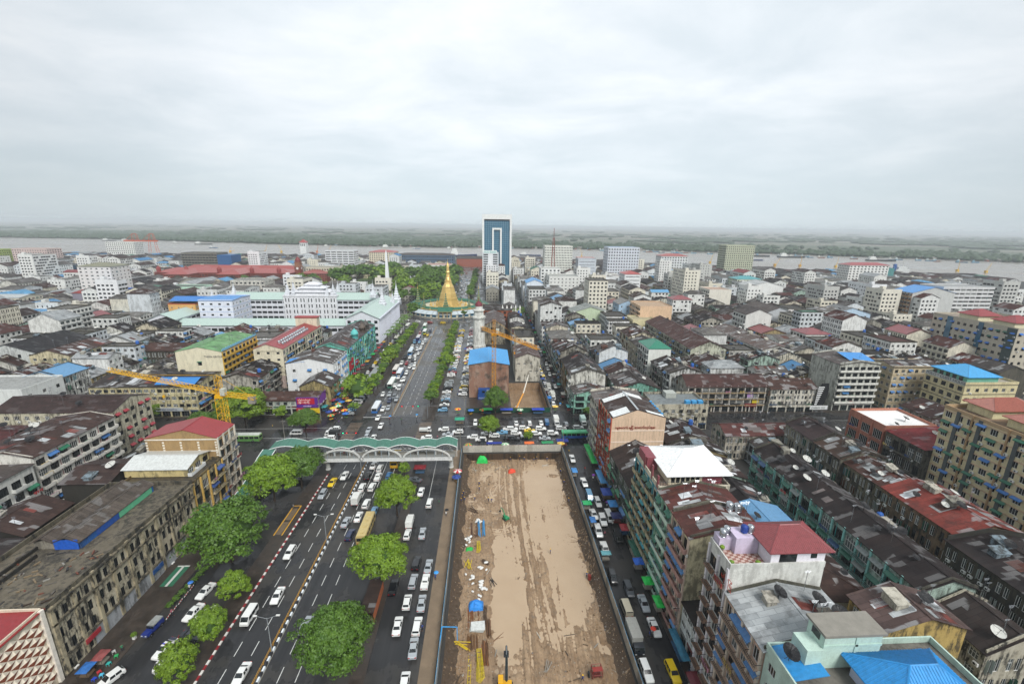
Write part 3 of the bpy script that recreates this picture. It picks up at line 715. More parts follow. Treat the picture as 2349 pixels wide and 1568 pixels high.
for x0, x1 in ((-300, -62), (-18, 34)):
    for y in (160.5, 169): mark(cross, x0, x1, y, y+.14, .016)

# ------------------------------------------------------------------ buildings near the camera, right side
def brown(): return random.choice(['3f322d', '352c2a', '4a3a34', '2e2828'])
b1 = B('apartment_building', 'narrow white apartment block with many window hoods behind the beige block', 'building', 38.6, 56, 140.3, 154, 20.8, 'd9d6c8', .75, 'gy', '6d6764', 1.2, .6, {'W': S('w', 6, 6, aw=[('4a4a48', .3)], ac=.5, fr='d'), 'S': S('p')}, par=.8, sheets=8, dishes=1)
bg = B('apartment_building', 'beige apartment block with red lettering and orange front beside the market lane', 'building', 38.5, 55.4, 124.7, 140.2, 23.2, 'd8bda2', .12, 'gy', '453a36', 2.7, .3, {'W': S('b', 5, 7, aw=[(BLUE, .28), (GREEN, .15)], bal=0.85, bk='r', bc='b9573f', pil='b4533c', band='c9bba8', ac=.3)}, ov=.1, pos=.46)
part(bg, 'roof_sheet', 'paint', 'd9dcdc', (-8.3, -3.6, -7.6, -4.6, 23.6, 23.7))
for z in (3.6, 7.4, 11.2, 15, 18.8): part(bg, 'wall_band', 'paint', 'e6d3c2', (-8.4, 8.4, -7.83, -7.76, z, z+.34))
for i in range(1, 17): part(bg, 'wall_joint', 'paint', '9c8a78', (-8.4+i*1.02, -8.36+i*1.02, -7.785, -7.755, .2, 23))
text(bg, 'ဂန္ဓမာကံ မြှင့် ဆောက်လုပ်ရေး', (-7.4, -7.87, 19.7), .98, '8c2a22', depth=.06)
rs = part(bg, 'roof_ridge_cap', 'paint', 'aab0b2', (-.95, -.35, -7.9, 7.9, 25.96, 26.06))
for q in ((-8.0, -1.0, 4.0, 7.0, 1), (-8.2, -3.0, -7.7, -3.5, 1), (-.2, 5.0, 4.5, 7.6, 1), (2.4, 8.0, -7.6, -6.0, 1)):
    bb = MB(); f = lambda x: 23.2+2.7*(1-abs(x+.67)/(7.8 if x < -.67 else 9.1))+.16; bb.slab((q[0], q[2], f(q[0])), (q[1], q[2], f(q[1])), (q[1], q[3], f(q[1])), (q[0], q[3], f(q[0])), .04); bb.build('roof_sheet', M['metalroof'], bg, col=c4('dfe2e0'))
for i in range(6): inst('water_tank', tank_mesh('p'), bg, (8.1, -5+i*2.0, 22.2), 0, c4('3f8fc4'), .75)
B('row_house', 'low house with patched black tin roof between the beige block and turquoise block', 'house', 38.6, 54, 101.2, 124.4, 12.3, '5f6a5c', .9, 'gy', '3b3331', 3.6, .8, {'W': S('b', 5, 4, bal=.7, bk='r', aw=[('2f7a55', .3), (BLUE, .2)], ac=.2)}, sheets=13, dishes=2)
tq = B('apartment_building', 'turquoise-framed apartment block with a white pyramid-roofed pavilion on top', 'building', 38.3, 54.5, 85.8, 101, 23.4, 'd9d3bf', .45, 'flat', '8f7e72', 0, .3, {'W': S('b', 5, 7, aw=[('1c5a48', .34), (TEAL, .2)], bal=.95, bk='s', bc='a39a7c', pil='4a8f9c', band='4a8f9c', ac=.55, fr='d'), 'S': S('p')}, par=1.0)
pv = MB(); pv.box(-5.2, 7.2, -5.6, 5.2, 23.4, 26.2); pv.build('pavilion_wall', M['wall'], tq, col=c4('e0d7bd', .1))
part(tq, 'pavilion_wall', 'paint', '84444c', (-7.9, -5.3, 1.0, 6.8, 23.4, 26.6), (2.6, 7.24, -5.64, -1, 23.5, 25.9))
for i in range(6): part(tq, 'window', 'glass', None, (-4.6+i*1.15, -3.8+i*1.15, -5.66, -5.6, 24.0, 25.7))
pr_ = MB(); roof_mesh(pr_, 'hip', -5.4, 8.2, -6.0, 6.6, 26.3, 3.1, .9, ribs=.5); pr_.build('pavilion_roof', M['metalroof'], tq, col=c4('eceeee'))
bb = MB()
for i in range(24): bb.bar((-7.8+i*.66, -7.3, 24.3), (-7.8+i*.66, -7.3, 25.4), .04)
bb.bar((-7.9, -7.3, 25.3), (7.9, -7.3, 25.3), .05); bb.build('roof_railing', M['dark'], tq)
part(tq, 'parapet_fin', 'paint', '84484e', (-8.2, -7.9, -3.4, -2.6, 23.4, 27.0), (-8.2, -7.9, -6.9, -6.2, 23.4, 26.4), (-8.2, -7.9, 1.5, 2.2, 23.4, 26.6))
a5 = B('apartment_building', 'mint apartment block with curved green awnings and rusty maroon roof', 'building', 38.3, 53.4, 78, 85.6, 23.6, 'a9c7b0', .5, 'gy', '5c3632', 1.9, .9, {'W': S('b', 3, 7, aw=[('1e6a52', .6), (GREEN, .2)], bal=.9, bk='s', bc='b8cfc0', pil='8fb8a0', ac=.4)}, par=.5, parc='6a6a5c', sheets=7)
a6 = B('apartment_building', 'pink-balconied block with blue hoods and rusty brown roof beside the lilac block', 'building', 38.3, 53.2, 69.9, 77.8, 23.6, 'd2c9a8', .62, 'gy', '563430', 1.9, .9, {'W': S('b', 3, 7, aw=[(BLUE, .45)], bal=1, bk='s', bc='a8837a', pil='c9b4a4', ac=.4), 'S': S('p')}, par=.5, parc='5f5b50', sheets=10, tanks=2)
B('shop_house', 'low house with black tin roof and red sign band below the lilac block', 'shop', 38.5, 53, 63.5, 69.7, 9, 'c8ccca', .5, 'sx', '33302f', .8, .6, {'W': S('r', 3, 2, g=3.2, fr='w')}, sheets=0)
li = B('apartment_building', 'tall lilac-trimmed block with red pavilion roof, checkered terrace and white wall', 'building', 38.3, 53.8, 56.9, 63.3, 28, 'd8d9d4', .28, 'flat', 'b39a8c', 0, .2, {'W': S('b', 2, 8, aw=[], bal=1, bk='r', bc='8a6c58', ac=.3, w=2.0, pil='d5d2d6'), 'S': S('p')}, par=1.0)
bb = MB(); bb.box(-1.2, 7.7, -3.0, 3.1, 28, 31.2); bb.build('penthouse_wall', M['wall'], li, col=c4('e6e3ea', .05))
for q in ((.2, 3.0), (5.3, 6.3)): part(li, 'window', 'glass', None, (q[0], q[1], -3.06, -3.0, 28.9 if q[0] < 1 else 29.6, 30.6))
bb = MB(); roof_mesh(bb, 'hip', -1.6, 8.0, -3.3, 3.3, 31.25, 2.3, .5, ribs=.32); bb.build('penthouse_roof', M['metalroof'], li, col=c4('8c474a', .2))
bb = MB(); bb.box(-5.2, -1.3, .2, 3.1, 28, 31.0); bb.box(-7.4, -5.2, 1.2, 3.1, 28, 30.2); bb.build('stair_block', M['wall'], li, col=c4('cfc3da', .15))
tl = cached('tile', lambda: _boxm('floor_tile', 0, .58, 0, .58, 0, .02))
for i in range(10):
    for j in range(9): inst('floor_tile', tl, li, (-7.3+i*.6, -3.0+j*.46*1.0, 27.96), 0, c4('c9b3a8' if (i+j) % 2 else '96695c')).scale = (1, .76, 1)
for i, (x, y) in enumerate(((-6.6, 1.8), (-5.6, 2.5), (-3.2, 1.6), (-2.1, 1.6))): inst('water_tank', tank_mesh('p' if i == 2 else 's'), li, (x, y, 30.2 if i < 2 else 31.0), 0, c4('223f8c'), .75)
for i, (x, y) in enumerate(((-7.2, -2.5), (-6.9, 1.0), (-3.0, -2.7))):
    bb = MB(); bb.lathe([(.2, 0), (.3, .5)], 8, 0); bb.lathe([(.1, .5), (.42, .7), (.4, .95), (.05, 1.2)], 7, 1); bb.build('potted_plant', [M['concrete'], M['leaf']], li, (x, y, 28.0))
text(li, 'မြခြံရံ', (-7.83, -1.2, 25.2), 1.3, 'a8392e', -math.pi/2)
a9 = B('apartment_building', 'pink arcaded block with blue barrel awnings and pale tin roof', 'building', 38.3, 53.6, 46.8, 56.6, 23.9, 'c9aa98', .45, 'gy', 'a9aeb0', 1.9, .25, {'W': S('b', 4, 7, aw=[('3a6c9e', .4)], bal=1, bk='r', bc='b39a86', pil='cdbfae', ac=.3)}, par=.5, parc='57564c', sheets=6, dishes=3)
mt = B('apartment_building', 'mint block with stair tower and bright blue hipped roof in the near corner', 'building', 38.4, 62, 34, 46.6, 24.4, 'b9d0c4', .15, 'flat', '77736c', 0, .4, {'S': S('p'), 'W': S('w')}, par=.9)
cx, cy_ = 50.2, 40.3
bb = MB(); bb.box(43.4-cx, 51.2-cx, 43.4-cy_, 46.4-cy_, 24.4, 29.6); bb.box(41.2-cx, 43.4-cx, 43.2-cy_, 46.0-cy_, 24.4, 27.6); bb.build('stair_tower', M['wall'], mt, col=c4('bfd8cc', .08))
part(mt, 'roof_slab', 'concrete', None, (43.1-cx, 51.5-cx, 43.1-cy_, 46.7-cy_, 29.6, 29.95))
part(mt, 'wall_band', 'paint', 'b8d2c6', (43.35-cx, 51.25-cx, 43.3-cy_, 43.39-cy_, 27.9, 28.2), (47.6-cx, 48.0-cx, 43.3-cy_, 43.39-cy_, 24.5, 29.5))
part(mt, 'window', 'glass', None, (43.33-cx, 43.4-cx, 44.2-cy_, 45.6-cy_, 28.2, 29.2)); part(mt, 'door', 'paint', '6b3a26', (48.6-cx, 49.8-cx, 43.32-cy_, 43.38-cy_, 24.5, 26.6))
bb = MB(); bb.box(46.8-cx, 57.5-cx, 35.5-cy_, 42.4-cy_, 24.4, 26.6); bb.build('penthouse_wall', M['wall'], mt, col=c4('b9bed4', .05))
bb = MB(); roof_mesh(bb, 'hip', 46.6-cx, 57.8-cx, 35-cy_, 43-cy_, 26.7, 3.2, .6, ribs=.38); bb.build('penthouse_roof', M['metalroof'], mt, col=c4('2e8fd0', .1))
bb = MB(); bb.slab((38.7-cx, 41.5-cy_, 24.9), (43.3-cx, 41.5-cy_, 25.6), (43.3-cx, 46.4-cy_, 25.6), (38.7-cx, 46.4-cy_, 24.9), .1); bb.build('lean_to_roof', M['metalroof'], mt, col=c4('2f8ac8', .2))
for i, x in enumerate((39.6, 42.3)): inst('satellite_dish', dish_mesh(True), mt, (x-cx, 44+i*.8-cy_, 25.2), .3*i, c4('232326'), 1.0)
cut = [('2f7fc0', 0), ('d0d6da', 1)]
for i in range(9):
    bb = MB(); a = .5*i; bb.slab((-.7, -.3, .05), (.7, -.35, .12), (.75, .3, .3), (-.6, .35, .1), .03); o = bb.build('loose_sheet', M['metalroof'], mt, (58.6-cx+.15*i, 45-cy_-i*.85, 24.45+.03*i), .4*math.sin(i*2.1), c4(cut[i % 2][0]))
di = B('row_house', 'cream house with striped grey and maroon tin roof right of the mint tower', 'house', 63.5, 77.6, 53.8, 60.8, 18.2, 'b89f62', .8, 'gy', '5b4c49', 2.4, .9, {'S': S('p'), 'W': S('w')}, sheets=16, dishes=2)
lc = B('row_house', 'long turquoise terrace under one black roof with dishes', 'house', 80, 91, 63.6, 117, 16, 'a3b8ae', .7, 'gy', '2b2626', 2.2, .35, {'W': S('b', 15, 4, aw=[('2c6b58', .35), ('3a5f8a', .1), ('7d8582', .2)], bal=.8, bk='r', bc='6d8f88', pil='84bfb8', ac=.4, drain='3a9a9a'), 'S': S('w', 3, 4)}, par=.55, parc='4f4d44', dishes=14, sheets=5)
B('row_house', 'black gabled house with white stained front at the right edge foreground', 'house', 82, 93.4, 53.5, 63, 13.2, 'b7b2a2', 1.0, 'gy', '37312f', 3.0, .6, {'S': S('o', 3, 3), 'W': S('w')}, par=.5, dishes=1)
B('row_house', 'brown patched house with grey skylight sheets beyond the long black roof', 'house', 102.4, 116.4, 111, 121.4, 16, '6d6a5e', .95, 'gy', '46372f', 2.2, .7, {'W': S('o', 4, 4, ac=.3), 'S': S('p')}, par=.5, parc='3d3a33', sheets=6, dishes=3)
B('row_house', 'dark roofed house with a blue rooftop water shed and dishes', 'house', 104.2, 117.2, 124, 137.6, 15, '8f8a7a', .85, 'gy', '3a3030', 2.4, .4, {'W': S('o', 5, 4, ac=.3), 'S': S('p')}, par=.5, parc='43413a', dishes=4)
B('row_house', 'house with a ragged roof of rusty and silver patches and two large dishes', 'house', 103.8, 115.6, 97.5, 110.6, 15, '77705e', .95, 'gy', '4c322c', 2.0, 1.0, {'W': S('o', 5, 4, ac=.35), 'S': S('p')}, sheets=26, dishes=5)
B('row_house', 'house under a broad rust-red sheet roof left of the yellow tower foot', 'house', 103, 119, 78.5, 97, 15.6, '7a6650', .95, 'gy', '7a3a33', 2.4, .75, {'W': S('o', 5, 4, ac=.3), 'S': S('p')}, sheets=16, dishes=6)
B('row_house', 'black mouldy house with deep parapets in the right foreground', 'house', 100, 118, 58, 77.6, 15.2, '4b473d', 1.0, 'gy', '2c2727', 1.6, .4, {'W': S('o', 6, 4, ac=.2), 'S': S('o', 5, 4)}, par=1.1, parc='33312b', dishes=3, sheets=3)
B('shop_row', 'long low market row with dark red tin roof facing the cross street', 'shop', 84.6, 121, 139.5, 149.6, 9.4, 'b3ada0', .8, 'gx', '5a3835', 2.2, .7, {'W': S('w'), 'S': S('o')}, sheets=14, dishes=4)
wo = B('shopping_hall', 'orange arcaded hall with a flat white roof on the cross street', 'building', 137, 155.5, 133.5, 148.6, 14.4, 'b57a66', .2, 'flat', 'e8e8e6', 0, .05, {'W': S('b', 3, 3, h=3.2, w=3.6, bal=.4, bk='r', pil='b0705c', fr='w'), 'S': S('p')}, par=.9, dishes=2)
B('row_house', 'dark balconied house with a flat red sheet roof behind the orange hall', 'house', 136.4, 156, 118.5, 132.2, 14.2, '6a675c', .95, 'sx', '7c2f31', 1.2, .4, {'W': S('b', 5, 3, bal=.8, bk='r'), 'S': S('p')}, dishes=3)
ye = B('apartment_tower', 'yellow apartment tower with grey glass strips, green hoods and red roofs at right edge', 'building', 138.5, 164, 84, 118, 28.6, 'd0c49e', .1, 'flat', '8d7763', 0, .4, {'W': S('w', 11, 8, w=1.9, h=1.9, aw=[('2f6b54', .16), ('3f74b4', .12)], ac=.3, fr='w', g=4.2, band='c0a488'), 'S': S('w', 8, 8)}, par=1.1, parc='b59a78')
for y in (-14.5, -11.4, -3.0, 6.2, 12.2): part(ye, 'glass_strip', 'glass2', None, (-12.99, -12.66, y, y+1.0, 3, 29.0)); 
for y in (-9.6, -.5, 8.6): part(ye, 'pier', 'paint', 'a88a66', (-13.1, -12.78, y, y+.4, 2.5, 29.6))
for j, (a_, b_) in enumerate(((-16, -6), (-3, 4.5), (8, 16))):
    bb = MB(); bb.box(-9.5+j, 6, a_+.5, b_-.5, 28.6, 31.3); bb.build('penthouse_wall', M['wall'], ye, col=c4('d8d0a8', .2))
    bb = MB(); roof_mesh(bb, 'hip', -10+j, 6.5, a_, b_, 31.3, 2.4, .5, ribs=.5); bb.build('penthouse_roof', M['metalroof'], ye, col=c4('9c5a4b', .1))
po = B('guest_house', 'cream guest house with blue hipped roof and POLO GUEST HOUSE lettering', 'building', 194, 217, 160, 177, 20.4, 'd3c79e', .22, 'flat', 'a09a8c', 0, .3, {'W': S('w', 5, 5, w=1.9, h=1.9, fr='d', ac=.1, band='6a6656'), 'S': S('w', 6, 5, band='6a6656')}, par=.8)
bb = MB(); bb.box(-10.5, 3, -7.8, 6.5, 20.4, 23.2); bb.build('penthouse_wall', M['wall'], po, col=c4('6fae9a', .1))
bb = MB(); roof_mesh(bb, 'hip', -10.8, 3.4, -8.2, 7, 23.2, 3.2, .4); bb.build('penthouse_roof', M['metalroof'], po, col=c4('3f9ad0', .1))
for i in range(5): part(po, 'window', 'glass', None, (-10.57, -10.5, 4.6-i*2.7, 6.2-i*2.7, 21.0, 22.6))
part(po, 'sign_board', 'paint', 'b9bcba', (-11.72, -11.6, -8.4, 8.4, 19.6, 21.3)); text(po, 'POLO * GUEST HOUSE', (-11.75, 7.9, 19.95), 1.65, '16161a', -math.pi/2)
ru = B('apartment_building', 'six-storey block with white balcony bands and a Ruby shop sign', 'building', 157.5, 176.5, 181.2, 199, 22.2, 'bdbfb6', .55, 'gy', '5a5452', 1.4, .5, {'S': S('b', 6, 6, g=4, bal=1, bk='s', bc='d8d8d0', aw=[(BLUE, .08)], fr='d', w=2.3), 'W': S('p')}, par=.7)
part(ru, 'sign_board', 'paint', 'cfd0ca', (-8.8, 8.8, -9.15, -8.95, 3.0, 4.6)); text(ru, 'Ruby', (-2, -9.18, 3.3), 1.4, 'a8452a')
bb = MB(); bb.slab((-3, -6, 23.4), (9, -6, 22.9), (9, 2, 24.6), (-3, 2, 25.0), .12); bb.build('rooftop_canopy', M['metalroof'], ru, col=c4('2f86cc', .1))
B('apartment_building', 'tan corner block with brown bands and blue hoods left of the guest house', 'building', 183.6, 206, 181.7, 193.5, 20.8, 'c6b89c', .2, 'gx', '4b4442', 1.2, .7, {'S': S('w', 7, 6, aw=[('4a78ae', .22)], band='a89878', ac=.3), 'W': S('w', 4, 6, aw=[('4a78ae', .22)], band='a89878', ac=.3)}, par=.4, sheets=8, dishes=5)
ch = B('shop_house', 'white colonial corner house with black gable and a black curved billboard', 'shop', 126.5, 148, 180, 192, 11.4, 'cfccc0', .75, 'gx', '4a3630', 2.8, .7, {'S': S('o', 6, 3, g=3.2), 'W': S('o', 4, 3)}, dishes=1)
bb = MB(); pts = [(9.6, 3.2), (14.0, 3.2), (15.2, 7.5), (15.4, 11.5), (14.8, 14.2), (11.8, 14.0), (10.6, 11), (10.0, 7)]
bb.poly([(x, -7.0, z) for x, z in pts]); bb.poly([(x, -6.7, z) for x, z in pts[::-1]])
for i in range(len(pts)): j = (i+1) % len(pts); bb.poly([(pts[i][0], -7, pts[i][1]), (pts[i][0], -6.7, pts[i][1]), (pts[j][0], -6.7, pts[j][1]), (pts[j][0], -7, pts[j][1])])
bb.build('billboard', M['black'], ch)
part(ch, 'billboard_stripe', 'paint', 'e4e6e6', *[(9.9+.06*i, 11.0+.25*i, -7.06, -7.01, 4+.9*i, 4.45+.9*i) for i in range(10)])
part(ch, 'sign_board', 'paint', 'd8dbdb', (8.0, 16.2, -7.3, -7.02, 1.8, 3.6)); text(ch, 'CHERRY OO', (8.5, -7.33, 2.2), 1.15, '2a3a3c')
um = B('shop_house', 'four-storey terrace with pastel balconies and a long brown roof facing the cross street', 'shop', 89, 125, 181.2, 193, 12.6, 'b9b3a6', .6, 'gx', '4a3532', 3.4, .45, {'S': S('b', 11, 3, g=3.4, bal=1, bk='r', ac=.5, pil='b7b4ae', bc='b09a78'), 'W': S('o', 4, 4)}, ov=.8)
for i, (x, s_, c_, t_) in enumerate(((-17.5, 'မြန်မာ', '8a1f2c', 'e6e6e0'), (-11.5, 'BLANCO', '17181c', 'e6e6e0'), (-5.5, 'UMT', '20262c', '58b0a0'), (1.5, 'OPPO', '17181c', 'c8c8c0'), (9, 'TOP', 'a02430', 'e8e0d0'))):
    part(um, 'sign_board', 'paint', c_, (x, x+5.4, -6.35, -6.1, 2.6, 4.0)); text(um, s_, (x+.5, -6.38, 2.85), 1.0, t_)
part(um, 'painted_bay', 'paint', 'c8b428', (12.3, 15.4, -6.12, -6.0, 4.2, 6.0)); part(um, 'painted_bay', 'paint', 'a486b8', (9.6, 12.2, -6.12, -6.0, 6.3, 9.6))
fd = B('shop_house', 'low stained block with a grey roof terrace and three blue tanks', 'shop', 67.5, 90, 163.8, 178, 10.2, 'bdb8a6', .85, 'flat', '7d8486', 0, .3, {'S': S('w', 7, 2, g=3, ac=.2), 'W': S('w', 4, 3)}, par=1.0)
part(fd, 'stair_block', 'paint', 'a9ada6', (-3, 1.5, 2, 6, 10.2, 12.4))
for i in range(3): part(fd, 'water_tank', 'paint', '3f93c8', (2.2+i*2.6, 4.2+i*2.6, -6, -4.2, 10.2, 12))
B('shop_house', 'mint corner shop house with a cluttered grey roof by the market lane', 'shop', 38, 53.5, 180, 190, 9.6, '8fbfae', .75, 'gy', '4d4a48', 1.8, .9, {'S': S('b', 3, 2, g=3.2, bal=.9, bk='r'), 'W': S('b', 2, 2, g=3.2, bal=.6, bk='r')}, sheets=12)
B('row_house', 'ochre gabled house with black roof facing the cross street behind the mint shop', 'house', 39, 55.5, 196.5, 222, 13.2, '8f7a52', 1.0, 'gy', '2f2b2b', 4.2, .3, {'S': S('o', 3, 3), 'W': S('o', 6, 3, ac=.2)}, sheets=4)
B('row_house', 'turquoise peeling house with black patched roof right of the ochre gable', 'house', 58, 77, 182.5, 200, 11, '7ab3a2', .85, 'gy', '3a3432', 3.0, .7, {'S': S('b', 5, 3, bal=.6, bk='r'), 'W': S('o', 5, 3)}, sheets=8, dishes=2)
B('apartment_building', 'white six-storey block with a green hipped roof', 'building', 85, 97, 221, 237, 18.6, 'dfe2dc', .12, 'hip', '2f7a63', 3.2, .05, {'S': S('w', 4, 2, z0=0, skip=.3, ac=.1), 'W': S('b', 5, 6, bal=.7, bk='r')}, rm='metalroof', ov=.3)
B('row_house', 'long terrace with a brown shingled roof and stained pale end wall', 'house', 111, 131, 228, 300, 16.6, 'c3c6b4', .75, 'gy', '4d3632', 4.2, .25, {'S': S('w', 5, 5, skip=.7), 'W': S('b', 24, 5, bal=.7, bk='r', aw=[(BLUE, .2)])}, dishes=4, sheets=6)
B('apartment_building', 'long white balconied terrace with blue and red hoods', 'building', 150, 168, 226, 282, 16.6, 'd5d6d0', .4, 'gy', '6a5f5a', 2.2, .9, {'W': S('b', 16, 5, bal=.9, bk='s', aw=[('4a78ae', .2), ('8a3a2a', .18)], pil='d0d0c8'), 'S': S('p')}, sheets=18, dishes=6)
# construction row right of the boulevard, past the cross street
bk = B('brick_building', 'bare brick building under a sky-blue metal roof behind the orange crane', 'building', -8.6, 10.3, 201, 226, 16.6, 'a06a50', .4, 'gy', '4f9fd6', 1.6, .0, {'S': S('p')}, wm='brick', rm='metalroof', ribs=.8)
B('row_house', 'white gable-ended house with half white, half brown roof by the second pit', 'house', 15, 28, 223.5, 246, 13.2, 'c8c5b8', .7, 'gy', '5a4a46', 2.4, .6, {'S': S('w', 4, 3, h=.7, skip=.5), 'E': S('w')}, sheets=3)

# ------------------------------------------------------------------ buildings near the camera, left side
ol = B('old_block', 'long derelict black-stained stone block with a rubble-strewn flat roof', 'building', -96, -76, 66.8, 106, 14.6, 'c4bca6', 1.0, 'flat', '6a6356', 0, .8, {'E': S('o', 9, 4, ac=.02, fr='d', h=2.1), 'S': S('o', 4, 3)}, par=1.0, parc='6a6456')
for i in range(10): part(ol, 'pilaster', 'wall', '8f8466', (9.95, 10.35, -19.4+i*4.2, -18.7+i*4.2, .5, 14.9)).color = c4('b0a68c', 1.0)
for z, t_ in ((14.3, .55), (10.9, .35), (3.6, .3)): part(ol, 'cornice', 'wall', '57503f', (9.9, 10+t_, -19.5, 19.5, z, z+.4)).color = c4('7a7362', 1.0)
part(ol, 'ground_floor_paint', 'wall', 'b9bcc0', (9.96, 10.08, -13, 19.2, .1, 3.4)).color = c4('a9adb2', .6)
for k, (x0, x1, y0, y1) in enumerate(((-6.5, -2.6, -4.0, 17.0), (-2.4, 2.6, -4.0, 17.0))):
    bb = MB(); bb.box(x0, x1, y0+.3, y1-.3, 14.6, 16.4); bb.build('shed_wall', M['wall'], ol, col=c4(['8b867a', '2c63a8'][k], .5))
    bb = MB(); roof_mesh(bb, 'gy', x0, x1, y0, y1, 16.4, 1.1, .25, ribs=.5); bb.build('shed_roof', M['roof'], ol, col=c4('57504a', .35))
part(ol, 'blue_tarpaulin', 'cloth', '1f58b8', (-2.3, 2.4, -4.12, -4.0, 14.7, 16.9)); part(ol, 'green_panel', 'paint', '5fae86', (2.65, 2.75, 6, 16, 14.7, 16.2)); part(ol, 'blue_panel', 'cloth', '234f9a', (2.65, 2.76, 0, 5.8, 14.7, 16.2))
rr = random.Random(3)
for i in range(90):
    bb = MB(); l = rr.uniform(.3, 1.6); bb.box(-l/2, l/2, -.12, .12, 0, rr.uniform(.06, .25)); bb.build('debris', M['paint'], ol, (rr.uniform(-9, 8.5), rr.uniform(-19, -5), 14.56), rr.uniform(0, 3), c4(rr.choice(['3a2d24', '6a3a2a', '55504a', '8a8780', '2b2a2a', '7a6a52'])))
part(ol, 'roof_trench', 'wall', '2c2823', (-6.2, -5.9, -19, 10, 14.5, 15.3), (-4.2, -3.9, -19, -6, 14.5, 15.3)).color = c4('2c2823', 1)
for i, y in enumerate((-15.2, 2.2)): part(ol, 'shop_sign', 'paint', ['a03038', '28508a'][i], (10.35, 10.5, y, y+3.2, 2.3, 3.3))
B('old_block', 'ochre crumbling block with ornate gilded gable and blue balcony awnings', 'building', -94, -76.2, 106.2, 119.6, 14.2, 'b8ab88', .95, 'flat', '59503f', 0, .9, {'E': S('b', 4, 4, bal=.5, bk='r', aw=[('34508a', .25)], pil='c9a55a'), 'S': S('p')}, par=.7, parc='7a6a48')
ta = B('apartment_building', 'tan block with white quoins and a red metal roof by the footbridge', 'building', -96.6, -77, 120, 129, 20.6, 'a5895f', .2, 'gy', '8f2c30', 2.6, .05, {'E': S('b', 3, 6, bal=.95, bk='r', bc='cfc6b4', pil='d8d2c4', band='d8d2c4'), 'S': S('p')}, rm='metalroof', ov=.2, pos=.55)
for z in (16.4, 20.0): part(ta, 'wall_band', 'paint', 'e2ddd0', (-9.8, 9.8, -4.58, -4.5, z, z+.32))
for x in (-9.7, -5.2, -.4, 4.4, 9.2): part(ta, 'quoin_strip', 'paint', 'e2ddd0', *[(x, x+.5, -4.6, -4.5, 7+i*.8, 7.45+i*.8) for i in range(16)])
B('row_house', 'low house with a white sheet roof in front of the tan block', 'house', -95.5, -79.5, 110, 119.4, 16.8, 'd0bf8a', .5, 'gx', 'c6c9c6', 1.4, .08, {'E': S('b', 3, 1, bal=.9, bk='s', bc='d8dad8', z0=0, h=2.0), 'S': S('p')}, rm='metalroof', z0=14.4, foot=False)
B('row_house', 'black-walled house with brown sheet roof behind the derelict block', 'house', -108, -96.4, 106, 118, 15.4, '34322d', .9, 'gx', '3f3330', 1.8, .4, {'S': S('p'), 'E': S('w', 4, 4)}, dishes=1)
B('row_house', 'dark gabled house with a brown roof left of the derelict block', 'house', -118, -104.5, 92, 104, 11.0, '2f2d29', .9, 'gy', '41332f', 2.4, .6, {'S': S('w', 2, 3, skip=.5), 'E': S('w', 3, 3)}, sheets=3)
B('row_house', 'black tin-roofed house with silver skylight sheets at the left edge', 'house', -124, -98, 66, 90, 11.6, '4a463d', .95, 'gx', '332c2b', 2.2, .3, {'E': S('w'), 'S': S('w')}, sheets=9)
pt = B('cinema', 'cream building with rust-red zigzag tile relief and red roof at bottom left', 'building', -100, -76.4, 42, 66.4, 14.8, 'd8cbb6', .12, 'sx', '8c2428', .5, .05, {'E': S('p'), 'S': S('p')}, rm='metalroof', par=.9)
def _dia(c):
    b = MB(); P = [(0, 0), (1.05, .95), (0, 1.9), (-1.05, .95)]
    ap = (.0, -.38, 1.15)
    for i in range(4):
        j = (i+1) % 4; b.poly([(P[i][0], 0, P[i][1]), (P[j][0], 0, P[j][1]), ap], 1 if i in (2, 3) and False else (1 if i == 3 or i == 0 else 0))
    return b.mesh('relief_tile', [M['dark'] if False else cached('m_cr', lambda: plain('cream_tile', 'ddd2bf', .6, var=.15)), cached('m_ru', lambda: plain('russet_tile', '93523a', .7, var=.25))])
dmh = cached('dia', lambda: _dia(0))
for j in range(14):
    for i in range(11):
        inst('relief_tile', dmh, pt, (11.83, -11+i*2.1+(1.05 if j % 2 else 0), .4+j*.95), math.pi/2)
part(pt, 'edge_strip', 'paint', 'e6dfd2', (11.5, 12.3, 11.6, 12.25, 0, 15.5))
part(pt, 'rooftop_wing', 'wall', 'c9b9a6', (12.5, 19, -12, 3.0, 0, 4.6)).color = c4('c9b9a6', .3)
bb = MB(); bb.lathe([(1.5, 4.6), (1.75, 5.0), (1.7, 5.3), (1.75, 5.6), (1.5, 6.6), (1.15, 7.0), (1.1, 7.6), (.9, 7.6), (.85, 6.7)], 18, 0); bb.build('cooling_tower', M['paint'], pt, (14.6, -4.4, 0), 0, c4('b39c62'), True)
l4 = B('apartment_building', 'white five-storey block with rounded balconies, red downpipes and blue hoods', 'building', -143, -125, 117.5, 145.2, 16.6, 'dcdad2', .4, 'gy', '43332f', 1.6, .45, {'E': S('b', 8, 5, bal=1, bk='s', bc='d8d5cc', aw=[('3f70aa', .22), (GREEN, .05)], drain='7a2028', ac=.3), 'S': S('p')}, par=.25, parc='c8c4ba', sheets=12, dishes=4, pos=.6)
B('apartment_building', 'white panelled block with dark windows and blue hoods at the left edge', 'building', -144, -124, 96, 116, 14.6, 'd0d1cc', .3, 'sx', '4a4340', .8, .5, {'E': S('b', 6, 4, bal=.4, bk='s', aw=[('3f70aa', .2), (GREEN, .08)], fr='d'), 'S': S('p')}, par=.5)
